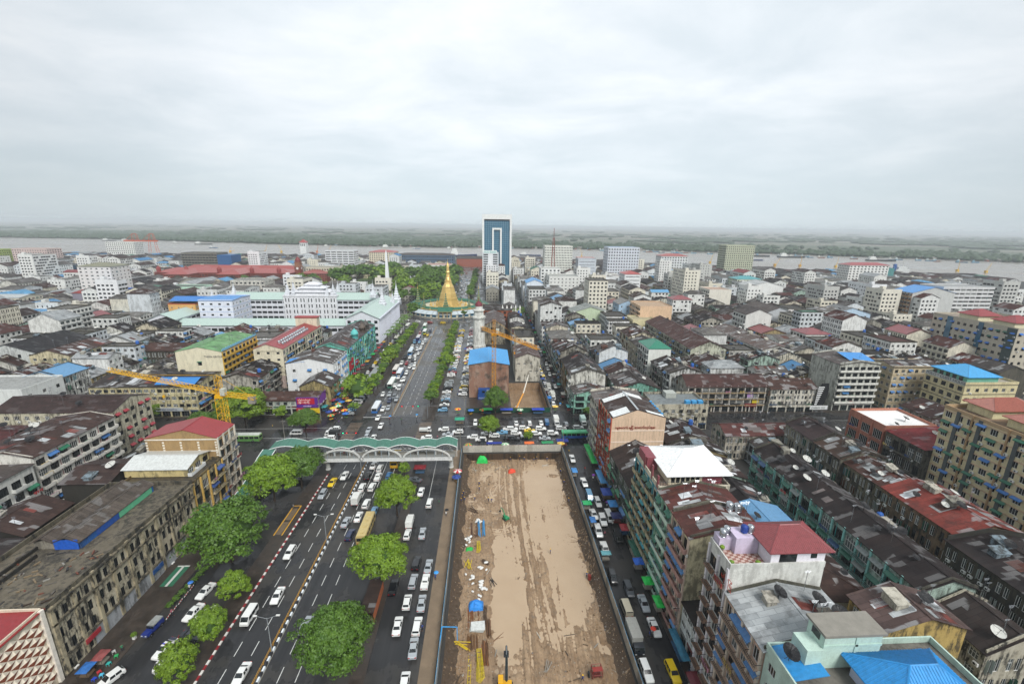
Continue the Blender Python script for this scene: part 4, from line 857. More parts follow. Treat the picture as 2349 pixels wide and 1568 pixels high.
l5 = B('apartment_building', 'cream block with maroon window hoods on its stained end wall and long brown roof', 'building', -167, -127.6, 147.8, 165, 16.8, 'c9c4ae', .7, 'gx', '3b2e2c', 2.6, .12, {'E': S('w', 5, 5, aw=[('96303a', .55)], w=1.7, h=1.5, ac=.05, fr='d'), 'S': S('w', 12, 5, ac=.3)}, ov=.2, dishes=3)
B('row_house', 'house with maroon and black roof and rooftop dishes at the left edge', 'house', -172, -146, 128, 143, 14.5, '6f6a5c', .9, 'gx', '4a2a2a', 1.8, .4, {'E': S('w'), 'S': S('w')}, dishes=5)
B('apartment_building', 'white block at the left edge beyond the maroon-hooded block', 'building', -215, -176, 168, 185, 17, 'd9dcda', .15, 'flat', '9a9c9a', 0, .3, {'E': S('w', 3, 4), 'S': S('p')}, par=.8)
# ---- left side past the cross street
pc = B('shop_house', 'terrace of cream, mint and white flats over shops with a blue roof patch', 'shop', -164, -121.5, 181.6, 203, 13.6, 'c9bf98', .55, 'gx', '3a3533', 1.8, .6, {'S': S('w', 16, 3, g=3.4, ac=.3, w=1.8, aw=[(BLUE, .05)]), 'E': S('b', 5, 3, g=3.4, aw=[(BLUE, .5)], bal=.5, bk='r')}, sheets=10, dishes=6)
bb = MB(); roof_mesh(bb, 'gx', 5, 20.5, -10, -1, 14.4, 1.4, .3); bb.build('blue_roof', M['metalroof'], pc, col=c4('2f7cc0', .1))
for i, (x, s_, c_, t_) in enumerate(((-11, 'မြင့်မြတ်', '1c3f80', 'd0d8e0'), (-3.5, 'MALTA', 'c8ccd0', '2a4a8a'), (4, 'PACIFIC DIGITAL', 'aeb4b8', '1a2c58'))):
    part(pc, 'sign_board', 'paint', c_, (x, x+(5 if i < 2 else 11), -11.15, -10.9, 2.8 if i else 4.0, 4.2 if i else 8.4)); text(pc, s_, (x+.4, -11.18, 3.1 if i else 5.6), 1.1, t_)
th = B('apartment_building', 'cream THEIN GROUP block with green roof and yellow-and-black balcony front', 'building', -140, -119.8, 200, 231, 23.4, 'e0d8bc', .14, 'gy', '6f9a6c', 2.2, .25, {'E': S('b', 9, 8, aw=[('4a7cb0', .22), (GREEN, .06)], bal=1, bk='s', bc='c09a3a', pil='c9a23c', band='8a5a2a', fr='d', ac=.3), 'S': S('p')}, ov=.2, dishes=1)
text(th, 'THEIN GROUP', (2.2, -15.56, 20.6), 1.25, '3a3a44'); part(th, 'window', 'glass', None, (-.8, .8, -15.58, -15.5, 17, 18.5), (-.3, .9, -15.58, -15.5, 12.5, 13.8)); part(th, 'window_hood', 'paint', '2d6a4a', (-1, 1, -16.2, -15.5, 18.6, 18.8))
bb = MB()
for i in range(30): bb.box(10.1, 10.3, -15.4+i*1.03, -14.5+i*1.03, 23.4, 24.3+.25*(i % 2))
bb.build('scalloped_parapet', M['paint'], th, col=c4('79b4cf'))
na = B('apartment_building', 'cream NAING GROUP block with red roof and rows of water tanks', 'building', -114, -100, 215.5, 268, 20.4, 'dcd4bb', .22, 'gy', '8d3234', 2.4, .1, {'S': S('w', 3, 6, w=1.4, h=1.1, fr='d', skip=.25, ac=0), 'E': S('b', 15, 6, aw=[('4a78ae', .2)], bal=.5, bk='r', ac=.6)}, rm='metalroof', ov=.3, pos=.45)
text(na, 'NAING GROUP', (-6.3, -26.33, 10.2), 1.75, '6a645a', sx=1.05); text(na, 'CONSTRUCTION CO., LTD.', (-4.8, -26.33, 8.0), .95, '6a645a'); text(na, 'Naing Group Construction Co., Ltd.', (-5.2, -26.33, 18.9), .75, '7a7468'); part(na, 'lower_wall', 'paint', 'b7a49c', (-7.0, 7.0, -26.3, -26.2, .1, 6.6))
for i in range(26): inst('water_tank', tank_mesh('s'), na, (4.6-(i % 2)*1.7, -20+(i//2)*2.6, 20.5+(.9 if i % 2 else .2)), 0, None, .85)
bb = MB(); bb.box(-6, 6.5, 22, 26, 20.4, 26); bb.build('rooftop_block', M['wall'], na, col=c4('ddd4bd', .2)); part(na, 'rooftop_slab', 'paint', '9a3a3a', (-6.4, 6.9, 21.6, 26.3, 26, 26.5))
wh = B('shop_house', 'white ornate shop house with blue window hoods and grey patched roof', 'shop', -95.5, -73.6, 207, 228, 15.6, 'e4e6e6', .12, 'gy', '55504e', 2.6, .9, {'S': S('w', 3, 3, w=1.4, aw=[(BLUE, .8)], skip=.4, ac=.2), 'E': S('w', 7, 4, aw=[('4a80b4', .6)], pil='e0e2e2', ac=.3)}, sheets=12)
bb = MB(); bb.slab((-11.1, -10.6, 15.6), (-2, -10.6, 16.4), (-2, -5, 17.4), (-11.1, -5, 16.2), .06); bb.build('blue_tarpaulin', M['cloth'], wh, col=c4('3f8ad0'))
B('shop_house', 'grey patched-roof house with dark gable in front of the white shop house', 'shop', -84, -70.5, 192.5, 206.5, 9.2, 'a89a6a', .8, 'gy', '45403e', 3.0, .9, {'E': S('w', 4, 2, g=3, aw=[(GREEN, .3)]), 'S': S('p')}, sheets=9)
oo = B('shop_row', 'corner shop row with brown roof and a purple and red ooredoo billboard', 'shop', -103, -72.6, 182.6, 192, 6.8, 'b9c0b6', .5, 'gx', '4a3630', 2.2, .3, {'S': S('w', 10, 1, g=3.4, ac=.3), 'E': S('w', 3, 1, g=3.4)}, ov=.5)
part(oo, 'billboard', 'paint', '5a2a86', (6.5, 15.3, -5.6, -5.2, 3.6, 8.2)); part(oo, 'billboard_panel', 'paint', 'b01c34', (6.9, 14.2, -5.66, -5.6, 5.2, 7.9)); part(oo, 'billboard_side', 'paint', '7a3f9c', (15.25, 15.45, -5.1, 4.4, 3.8, 8.0)); text(oo, 'ooredoo', (9.3, -5.69, 4.1), .95, 'e8d8e8'); text(oo, 'ရင်နှင့်ဘက်ကွယ်', (7.3, -5.7, 6.9), .75, 'f0e4e0'); text(oo, 'မြန်မာ မြစ်ကြီး', (7.3, -5.7, 5.8), .75, 'f0e4e0')
part(oo, 'sign_board', 'paint', 'b01c28', (6.4, 9.4, -5.9, -5.65, 1.6, 3.5)); text(oo, 'TL', (7.2, -5.93, 2.2), 1.2, 'f0f0f0'); part(oo, 'sign_board', 'paint', 'd8b81c', (11.6, 16.4, -6.4, -6.2, 1.4, 3.6)); part(oo, 'sign_board', 'paint', 'c8cccc', (-1.5, 2.2, -5.0, -4.8, 2.8, 3.7))
tg = B('shop_house', 'turquoise colonial shop row with small domes and a red billboard', 'shop', -90, -73.4, 229, 288, 16.6, '6dbfae', .4, 'gy', '4d4848', 3.0, .9, {'E': S('b', 16, 4, g=3.6, bal=.6, bk='r', aw=[('4a80b4', .15), (GREEN, .1)], pil='7fd0be', bc='74c2b2'), 'S': S('p')}, par=.4, sheets=16)
part(tg, 'billboard', 'paint', 'b0182c', (8.4, 8.8, -28.5, -21, 3.8, 9.8)); part(tg, 'billboard', 'paint', 'b0182c', (8.4, 8.8, -18, -12, 3.4, 6.4))
for y, c_ in ((-8, '5cb8b4'), (8, '5a4f46'), (16, '4d4a46')):
    bb = MB(); bb.lathe([(1.9, 16.6), (1.9, 19.2), (2.2, 19.3), (2.2, 19.6), (1.9, 20.6), (1.2, 21.6), (.3, 22.2), (.1, 23)], 12, 0); bb.build('dome', M['paint'], tg, (6.4, y, 0), 0, c4(c_), True)
B('apartment_building', 'stained cream block with four window columns on its end wall, far left', 'building', -217, -199, 214.6, 240, 17.6, 'cfc4a2', .6, 'gy', '4a3834', 2.6, .5, {'S': S('w', 4, 5, w=1.6, h=1.4, ac=.15), 'E': S('b', 7, 5, bal=.7, bk='r', drain='3f9aa6', aw=[(BLUE, .1)], ac=.3)}, sheets=14)
B('apartment_building', 'grey white gabled block left of the stained cream block', 'building', -244, -218, 219, 250, 17.8, 'c9cdcb', .4, 'gy', '2b2a2c', 4.0, .15, {'S': S('w', 5, 5, h=1.9, ac=.3), 'E': S('w')})
B('old_block', 'black mouldy arcaded block with a brown roof beyond the stained cream block', 'building', -196, -150, 232, 246, 15, '4e4a40', 1.0, 'gx', '4a3630', 2.4, .5, {'S': S('o', 15, 4, ac=.2), 'E': S('o', 5, 4)}, dishes=2)
og = B('apartment_building', 'orange block with a blue roof and sixteen small windows', 'building', -236, -216.5, 339, 358, 20.4, 'd3a566', .06, 'flat', '8a7a66', 0, .3, {'S': S('w', 4, 5, w=.9, h=1.2, aw=[('8a3a30', .5)], ac=0, g=2), 'E': S('w', 5, 6)}, par=.7, near=True, parc='a8512e')
bb = MB(); roof_mesh(bb, 'gx', -10.2, 15.2, -6.5, 8.5, 22.6, 2.4, .4); bb.build('rooftop_canopy', M['metalroof'], og, col=c4('2f74bc', .1))
B('apartment_building', 'white block with pale blue frames, blue roof and tall stair slab', 'building', -211, -187, 334, 360, 24.4, 'dfe3ee', .1, 'gx', '3f86c6', .8, 0, {'S': S('w', 4, 6, w=1.9, h=1.3, fr='d', band='b4c4e0'), 'E': S('w', 6, 6, w=1.3, band='b4c4e0')}, rm='metalroof', near=True, par=.4)
B('apartment_building', 'grey purple apartment slab with blue tanks along its red roof', 'building', -348, -305, 391, 412, 20.6, '8d8a96', .15, 'gx', '8a3a38', 1.4, .1, {'S': S('p'), 'E': S('w', 8, 6, w=1.4)}, tanks=4, tk='p', near=True)
B('apartment_tower', 'tall white tower with pink floor bands and olive roof, left', 'building', -392, -362, 452, 476, 37, 'e2dedc', .08, 'hip', '77755a', 3, .1, {'S': S('w', 6, 11, w=1.8, h=1.3), 'E': S('w', 5, 11)}, rm='metalroof', near=True)
B('apartment_building', 'long cream apartment block cut by the left edge', 'building', -425, -384, 384, 404, 17.5, 'd8d4c4', .15, 'gx', 'a8acac', 1.5, .1, {'S': S('w', 12, 5), 'E': S('w', 6, 5)}, rm='metalroof', near=True)
B('apartment_building', 'mint green block with twelve square windows, mid left', 'building', -305, -274, 442, 460, 19, 'bfe0cc', .08, 'flat', '5f6a62', 0, .3, {'S': S('w', 6, 5, w=1.5, h=1.4), 'E': S('w')}, par=.5, near=True)
B('market_hall', 'pale domed white market gable with arched windows, far left', 'building', -372, -345, 428, 450, 14, 'd0dcd6', .4, 'gx', '4f93c8', 2.4, .1, {'S': S('o', 8, 3), 'E': S('o', 6, 3)}, rm='metalroof')
B('apartment_building', 'white stained block with a tall stair slab, mid left', 'building', -262, -228, 470, 492, 22, 'd2d0c8', .45, 'flat', '8a8a86', 0, .4, {'S': S('w', 8, 6), 'E': S('w')}, par=.7)
# grey concrete shell, far left, half wrapped in blue netting
cs = B('unfinished_tower', 'unfinished grey concrete block half wrapped in blue netting', 'building', -455, -404, 700, 730, 34, '77756e', .35, 'flat', '6f6d66', 0, .3, {'S': S('r', 12, 9), 'E': S('r', 7, 9)}, par=1)
part(cs, 'blue_netting', 'cloth', '2a5a8c', (25.6, 46, -15.2, 12, 0, 32))
B('unfinished_building', 'low building wrapped in dark blue scaffold netting, far left', 'building', -600, -560, 640, 670, 20, '2f4f6c', .4, 'flat', '5a5a58', 0, .3, {'S': S('p'), 'E': S('p')})
B('apartment_tower', 'white ten-storey block at the river under orange gantry cranes', 'building', -800, -742, 1000, 1025, 36, 'dfe0dc', .1, 'flat', 'a0a09c', 0, .2, {'S': S('w', 14, 9, w=2, h=1.4), 'E': S('w', 6, 9)})
B('apartment_tower', 'pink and white high-rise pair at the far left', 'building', -742, -690, 750, 776, 35, 'd8c4bf', .2, 'flat', '9a8a86', 0, .2, {'S': S('w', 14, 10), 'E': S('w', 6, 10)})
B('apartment_tower', 'lime green tower cut by the left edge', 'building', -800, -752, 742, 762, 34, 'a3b668', .1, 'flat', '8a8a76', 0, .2, {'S': S('r', 10, 10), 'E': S('w', 6, 10)})
B('office_block', 'grey white office block with blue louvre bands, far left', 'building', -640, -596, 770, 790, 24, 'c2c4c2', .2, 'flat', '9a9a98', 0, .2, {'S': S('r', 9, 7), 'E': S('r', 5, 7)})

# ------------------------------------------------------------------ landmarks
def tiered(parent, x, y, z, s, tiers=5, mat='wall', col='dfe3ea', name='tiered_spire', rcol=None):
    b = MB(); r = s
    b.box(-r, r, -r, r, 0, s*.9, 0); zz = s*.9
    for i in range(tiers):
        b.lathe([(r*1.55, zz-.05), (r*1.5, zz+.12*s), (r*.85, zz+.42*s)], 4, 1, ph=math.pi/4); zz += .40*s; r *= .74
        b.box(-r*.95, r*.95, -r*.95, r*.95, zz-.1*s, zz+.28*s, 0); zz += .26*s
    b.lathe([(r*.9, zz), (r*.5, zz+.4*s), (r*.22, zz+1.0*s), (.03*s, zz+1.9*s)], 6, 0)
    return b.build(name, [M[mat], M[mat if rcol is None else 'green_tile']], parent, (x, y, z), 0, c4(col, .25))
M['green_tile'] = plain('green_glazed_tile', '2c6650', .4, var=.3)
ROOFG = 'acc0b8'
chl = empty('city_hall', (-130, 350, 0)); tag(chl, 'pale lilac city hall with mint green roofs and white tiered spires', 'city hall'); FOOT.extend([(-436, -250, 600, 690), (-236, -73, 296, 420), (-205, -47, 486, 692), (-270, -200, 575, 640)])
def wing(x0, x1, y0, y1, h, rk, rise, sides, col='dcdfe6'):
    wb = MB(); wq = MB(); lx = (x0+130, x1+130, y0-350, y1-350); wall_sides(wb, *lx, h, sides, chl, False, col, random, wq=wq)
    rb = MB(); roof_mesh(rb, rk, *lx, h, rise, .8, wm=wb); rb.build('wing_roof', M['metalroof'], chl, col=c4(ROOFG, .1)); wb.build('wing_wall', M['wall'], chl, col=c4(col, .12))
    if wq.f: tag(wq.build('windows', M['glass'], chl), kind='stuff')
wing(-96, -73.6, 302, 374, 18, 'gy', 5, {'E': S('o', 18, 4, h=3), 'S': S('w', 5, 4)})
wing(-214, -96.2, 384, 402, 17.5, 'gx', 4.5, {'S': S('r', 26, 4)}); wing(-214, -96.2, 312, 326, 11, 'gx', 3.2, {'S': S('r', 26, 2)})
wing(-232, -214.2, 312, 402, 15, 'gy', 3.6, {'E': S('r', 16, 4)})
wb = MB(); wq = MB(); wall_sides(wb, -42, 2, 33, 50, 20, {'S': S('o', 7, 4, h=3)}, chl, False, '', random, wq=wq); wb.box(-42.4, 2.4, 32.6, 50.4, 20, 20.8); wb.box(-36, -4, 36, 49, 20.8, 23.4); wb.box(-30, -10, 38, 48, 23.4, 26.4)
wb.build('central_block', M['wall'], chl, col=c4('e4e6ea', .15)); tag(wq.build('windows', M['glass'], chl), kind='stuff')
for x0, x1, y0, y1, z in ((-37, -3, 35.5, 49.5, 23.4), (-31, -9, 37.5, 48.5, 26.4), (-26, -14, 40, 46, 29)):
    rb = MB(); roof_mesh(rb, 'hip', x0, x1, y0, y1, z, 2.0, .9); rb.build('tier_roof', M['wall'], chl, col=c4('e2e4ea', .25))
part(chl, 'tier_wall', 'wall', 'e2e4ea', (-26, -14, 40, 46, 26.4, 29))
for x, y, z, s in ((-39, 36, 20.8, 2.0), (-34, 35, 20.8, 1.6), (-1, 36, 20.8, 2.0), (-6, 35, 20.8, 1.6), (-1, 48, 20.8, 1.9), (-39, 48, 20.8, 1.9), (50, -8, 19, 2.6), (54.5, 24, 17, 3.0), (34, 30, 20, 2.4), (54, 10, 18.5, 1.7), (-92, 20, 16, 2.2), (-92, 52, 16, 2.4)):
    tiered(chl, x, y, z, s)
pi_ = MB()
for i in range(20): pi_.box(56.42, 56.95, -47+i*3.6, -46.3+i*3.6, .5, 16.8)
pi_.box(56.42, 57.3, -48, 24, 17.0, 18.0); pi_.build('colonnade', M['paint'], chl, col=c4('d8dce8'))
# the golden stupa
PX, PY = -37.0, 427.0
pg = empty('golden_stupa', (PX, PY, 0)); tag(pg, 'great golden octagonal stupa in the middle of the roundabout', 'pagoda'); FOOT.append((PX-50, PX+50, PY-52, PY+52))
b = MB()
b.lathe([(13.4, 5), (13.4, 5.9), (12.7, 6), (12.4, 6.9), (11.7, 7), (11.4, 8), (10.7, 8.1), (10.4, 9.2), (9.9, 9.3), (9.6, 10.4), (9.2, 10.5), (8.9, 13), (8.4, 13.3), (7.5, 17.4), (7.0, 17.9), (5.9, 22.6), (5.9, 23.2), (5.2, 23.6), (3.9, 26), (3.2, 28.2)], 8, 0, ph=math.pi/8); b.build('stupa_terrace', M['gold'], pg)
b = MB(); b.lathe([(3.2, 28.1), (3.5, 28.5), (2.7, 29.2), (3.0, 29.6), (2.3, 30.6), (2.5, 31), (1.9, 32.4), (2.0, 33), (1.6, 34.6), (1.5, 36), (2.1, 37), (1.5, 38), (1.3, 40), (1.0, 41.6)], 16, 0); b.build('ringed_spire', M['gold'], pg)
b = MB(); b.lathe([(1.5, 41.6), (1.35, 42.2), (1.15, 43), (1.2, 43.2), (.8, 44.4), (.85, 44.6), (.4, 46), (.15, 47.4), (.1, 49.4)], 12, 0); b.build('crown', M['gold'], pg)
b = MB(); b.lathe([(1.2, 0), (1.2, .8), (.9, 1.0), (.75, 1.8), (.4, 2.6), (.3, 3.2), (.12, 4.4), (.02, 5.6)], 8, 0); ms_ = b.mesh('small_stupa', [M['gold']])
for i in range(32):
    t = 2*math.pi*i/32; inst('small_stupa', ms_, pg, (17*math.cos(t), 17*math.sin(t), 5), 0, None, .62 if i % 4 else 1.05)
for i in range(8):
    t = 2*math.pi*i/8+.2; inst('small_stupa', ms_, pg, (11.6*math.cos(t), 11.6*math.sin(t), 7), 0, None, .6)
b = MB(); b.lathe([(32, 0), (32, 4.2), (33, 4.3), (27, 5.2), (20, 5.2)], 32, 0); b.build('platform', M['wall'], pg, col=c4('cfc9ae', .3))
b = MB(); n = 40
for i in range(n):
    t0, t1 = 2*math.pi*i/n, 2*math.pi*(i+.94)/n
    p = lambda t, r, z: (r*math.cos(t), r*math.sin(t), z)
    b.poly([p(t0, 38.5, 3.2), p(t1, 38.5, 3.2), p(t1, 32.2, 5.4), p(t0, 32.2, 5.4)], 0)
    b.poly([p(t0, 37.6, 0), p(t1, 37.6, 0), p(t1, 37.6, 3.2), p(t0, 37.6, 3.2)], 1); b.poly([p(t0, 37.66, .8), p(t0+.1, 37.66, .8), p(t0+.1, 37.66, 2.6), p(t0, 37.66, 2.6)], 2)
b.build('ring_shops', [cached('m_sr', lambda: plain('pale_shop_roof', 'b9c4c8', .45)), cached('m_sw', lambda: plain('cream_shop_wall', 'd3cdb8', .7)), M['blueglass']], pg)
for i in range(40):
    t = 2*math.pi*i/40; bb = MB(); bb.lathe([(.5, 5.5), (.6, 6.0), (.25, 6.6), (.3, 7.0), (.03, 8.4)], 6, 0); bb.build('gilt_finial', M['gold'], pg, (31.4*math.cos(t), 31.4*math.sin(t), 0)) if i % 2 else None
gr_ = MB(); gr_.lathe([(31, 6.0), (28, 8.0), (25, 6.0)], 32, 0, cap=False); gr_.build('gallery_roof', M['green_tile'], pg); ge = MB(); ge.lathe([(31.3, 5.4), (31.4, 6.3), (30.9, 6.3)], 32, 0, cap=False); ge.build('gilt_eaves', M['gold'], pg)
for t in (-90, 0, 90, 180, -45, -135):
    x, y = 29*math.cos(R(t)), 29*math.sin(R(t)); main = t % 90 == 0
    tiered(pg, x, y, 5.2, 3.0 if main else 2.0, 7, 'gold', 'c09a3a', 'gate_spire', 'g')
    if main:
        rb = MB(); roof_mesh(rb, 'gx' if t in (-90, 90) else 'gy', -6, 6, -6, 6, 0, 3, .6); rb.build('gate_roof', M['green_tile'], pg, (x*1.12, y*1.12, 6.2)); rb = MB(); rb.box(-6.4, 6.4, -6.4, 6.4, 5.5, 6.2); rb.build('gate_frieze', M['gold'], pg, (x*1.12, y*1.12, 0)); rb = MB(); [rb.box(a-.3, a+.3, c-.3, c+.3, 0, 5.5) for a in (-5.5, -1.8, 1.8, 5.5) for c in (-5.8, 5.8)]; rb.build('gate_columns', M['gold'], pg, (x*1.12, y*1.12, 0))
kb = MB(); kb.lathe([(42.5, 0), (42.5, .25), (41.9, .25)], 48, 0, cap=False); kb.build('kerb_ring', M['concrete'], pg)
# independence obelisk and garden
sheet('garden_lawn', -190, -52, 492, 690, .05, 'grass')
obk = empty('obelisk', (-123, 560, 0)); tag(obk, 'slender white obelisk rising from the garden lawn', 'monument')
b = MB(); b.lathe([(4.2, 6), (3.9, 7), (3.5, 7.2), (1.35, 45), (.1, 50)], 4, 0, ph=math.pi/4); b.build('shaft', M['paint'], obk, col=c4('e6e8ea')); b = MB(); b.lathe([(9, 0), (9, 1.5), (7, 1.5), (7, 3), (5.4, 3), (5.4, 5.8)], 8, 0); b.build('plinth', M['paint'], obk, col=c4('d8d6d0')); b = MB(); b.lathe([(5.0, 5.8), (4.3, 6.2)], 8, 0); b.build('gilt_band', M['gold'], obk)
for i in range(5):
    t = 2*math.pi*i/5; bb = MB(); bb.lathe([(1.0, 0), (.9, 1), (.3, 8), (.02, 10)], 4, 0, ph=.78); bb.build('minor_spire', M['paint'], obk, (11*math.cos(t), 11*math.sin(t), 0), col=c4('e0e2e4'))
# red brick high court with clock tower
for i, (x0, x1, y0, y1) in enumerate(((-410, -380, 590, 672), (-345, -315, 590, 668), (-425, -270, 652, 672))):
    B('court_wing', 'red roofed brick wing of the court house, %s' % ['left', 'middle', 'rear'][i], 'building', x0, x1, y0, y1, 15+i*.4, '8a4a3c', .2, 'hip', '96453f', 5, .1, {'S': S('o')}, rm='metalroof')
hc = B('high_court', 'red brick court house with red roofs and a domed clock tower', 'building', -436, -262, 612, 650, 15, '7a3a30', .25, 'hip', '96453f', 5, .15, {'S': S('o', 44, 3, h=2.4), 'E': S('o', 10, 3)}, rm='metalroof')
bb = MB(); bb.box(-4, 4, -4, 4, 0, 22); bb.build('clock_tower', M['wall'], hc, (90, 2, 0), col=c4('7f4034', .2)); bb = MB(); bb.box(-4.4, 4.4, -4.4, 4.4, 22, 23); bb.box(-3.4, 3.4, -3.4, 3.4, 23, 28); bb.box(-3.9, 3.9, -3.9, 3.9, 28, 28.7); bb.build('belfry', M['wall'], hc, (90, 2, 0), col=c4('9a6a50', .2))
bb = MB(); bb.lathe([(3.4, 28.7), (3.6, 30), (3.2, 32), (1.8, 34), (.4, 35), (.15, 37)], 12, 0); bb.build('dome', M['paint'], hc, (90, 2, 0), col=c4('7a3030'), smooth=True)
for a in (-110, -60, 0, 60, 110): bb = MB(); bb.lathe([(2.6, 15), (2.6, 19), (2.9, 19.3), (2.4, 21), (.8, 22.6), (.1, 24)], 12, 0); bb.build('turret', M['paint'], hc, (a*.7-5, -17, 0), col=c4('8a3a38'))
for k, (dx_, dy_, rz) in enumerate(((0, -4.06, 0), (4.06, 0, math.pi/2))):
    bb = MB(); bb.lathe([(1.7, 0), (1.7, .1)], 16, 0); bb.v = [(x, -z, y) for x, y, z in bb.v]; bb.build('clock_face', M['white'], hc, (90+dx_, 2+dy_, 20), rz)
B('apartment_building', 'red roofed rear wing of the court quarter', 'building', -262, -225, 640, 668, 12, '8a4a3c', .2, 'hip', '8f4640', 4, .1, rm='metalroof')
# glass tower and its neighbours
cp = empty('glass_tower', (14.6, 680, 0)); tag(cp, 'tallest tower, teal glass in a white frame with an inset white arch', 'tower'); FOOT.append((-8, 38, 665, 700))
part(cp, 'glass_facade', 'blueglass', None, (-20, 20, -13, 13, 8, 87)); part(cp, 'frame', 'paint', 'e4e6e4', (-21.4, -18.6, -15, 14, 6, 96), (18.6, 21.4, -15, 14, 6, 96), (-18.6, 18.6, -15, 14, 89, 96))
part(cp, 'inner_arch', 'paint', 'e4e6e4', (-7, -4.6, -15.6, -13, 8, 77), (4.6, 7, -15.6, -13, 8, 77), (-4.6, 4.6, -15.6, -13, 74.5, 77)); part(cp, 'podium', 'paint', 'd5d6d0', (-24, 22, -18, 16, 0, 9)); part(cp, 'plant_floor', 'dark', None, (-18.5, 18.5, -12.5, 12.5, 87, 89)); part(cp, 'roof_frame', 'paint', 'd0d2d0', (-8, 8, -12, 6, 89, 94))
for i in range(26): part(cp, 'spandrel', 'paint', '6a94a4', (-18.5, 18.5, -13.06, -13.0, 10+i*2.95, 10.35+i*2.95))
for i in range(1, 12): part(cp, 'mullion', 'paint', '8aa4ae', (-18.5+i*3.08, -18.3+i*3.08, -13.1, -13.02, 9, 87))
ag = B('bank_tower', 'white and grey striped bank tower with teal rooftop lettering', 'building', -6.5, 16.5, 640, 660, 42, 'cfd4d8', .05, 'flat', 'a8acac', 0, .1, {'S': S('r', 1, 13, h=1.6), 'W': S('r', 1, 13, h=1.6)}, par=1)
part(ag, 'sign_board', 'paint', 'dfe8e8', (-10, 9, -10.4, -10.1, 42.2, 46.4)); text(ag, 'AGD BANK', (-9, -10.5, 42.9), 3.4, '3aa8a0'); part(ag, 'vertical_strip', 'paint', 'e2e4e6', (-3.5, 3.5, -10.12, -10.02, 2, 42))
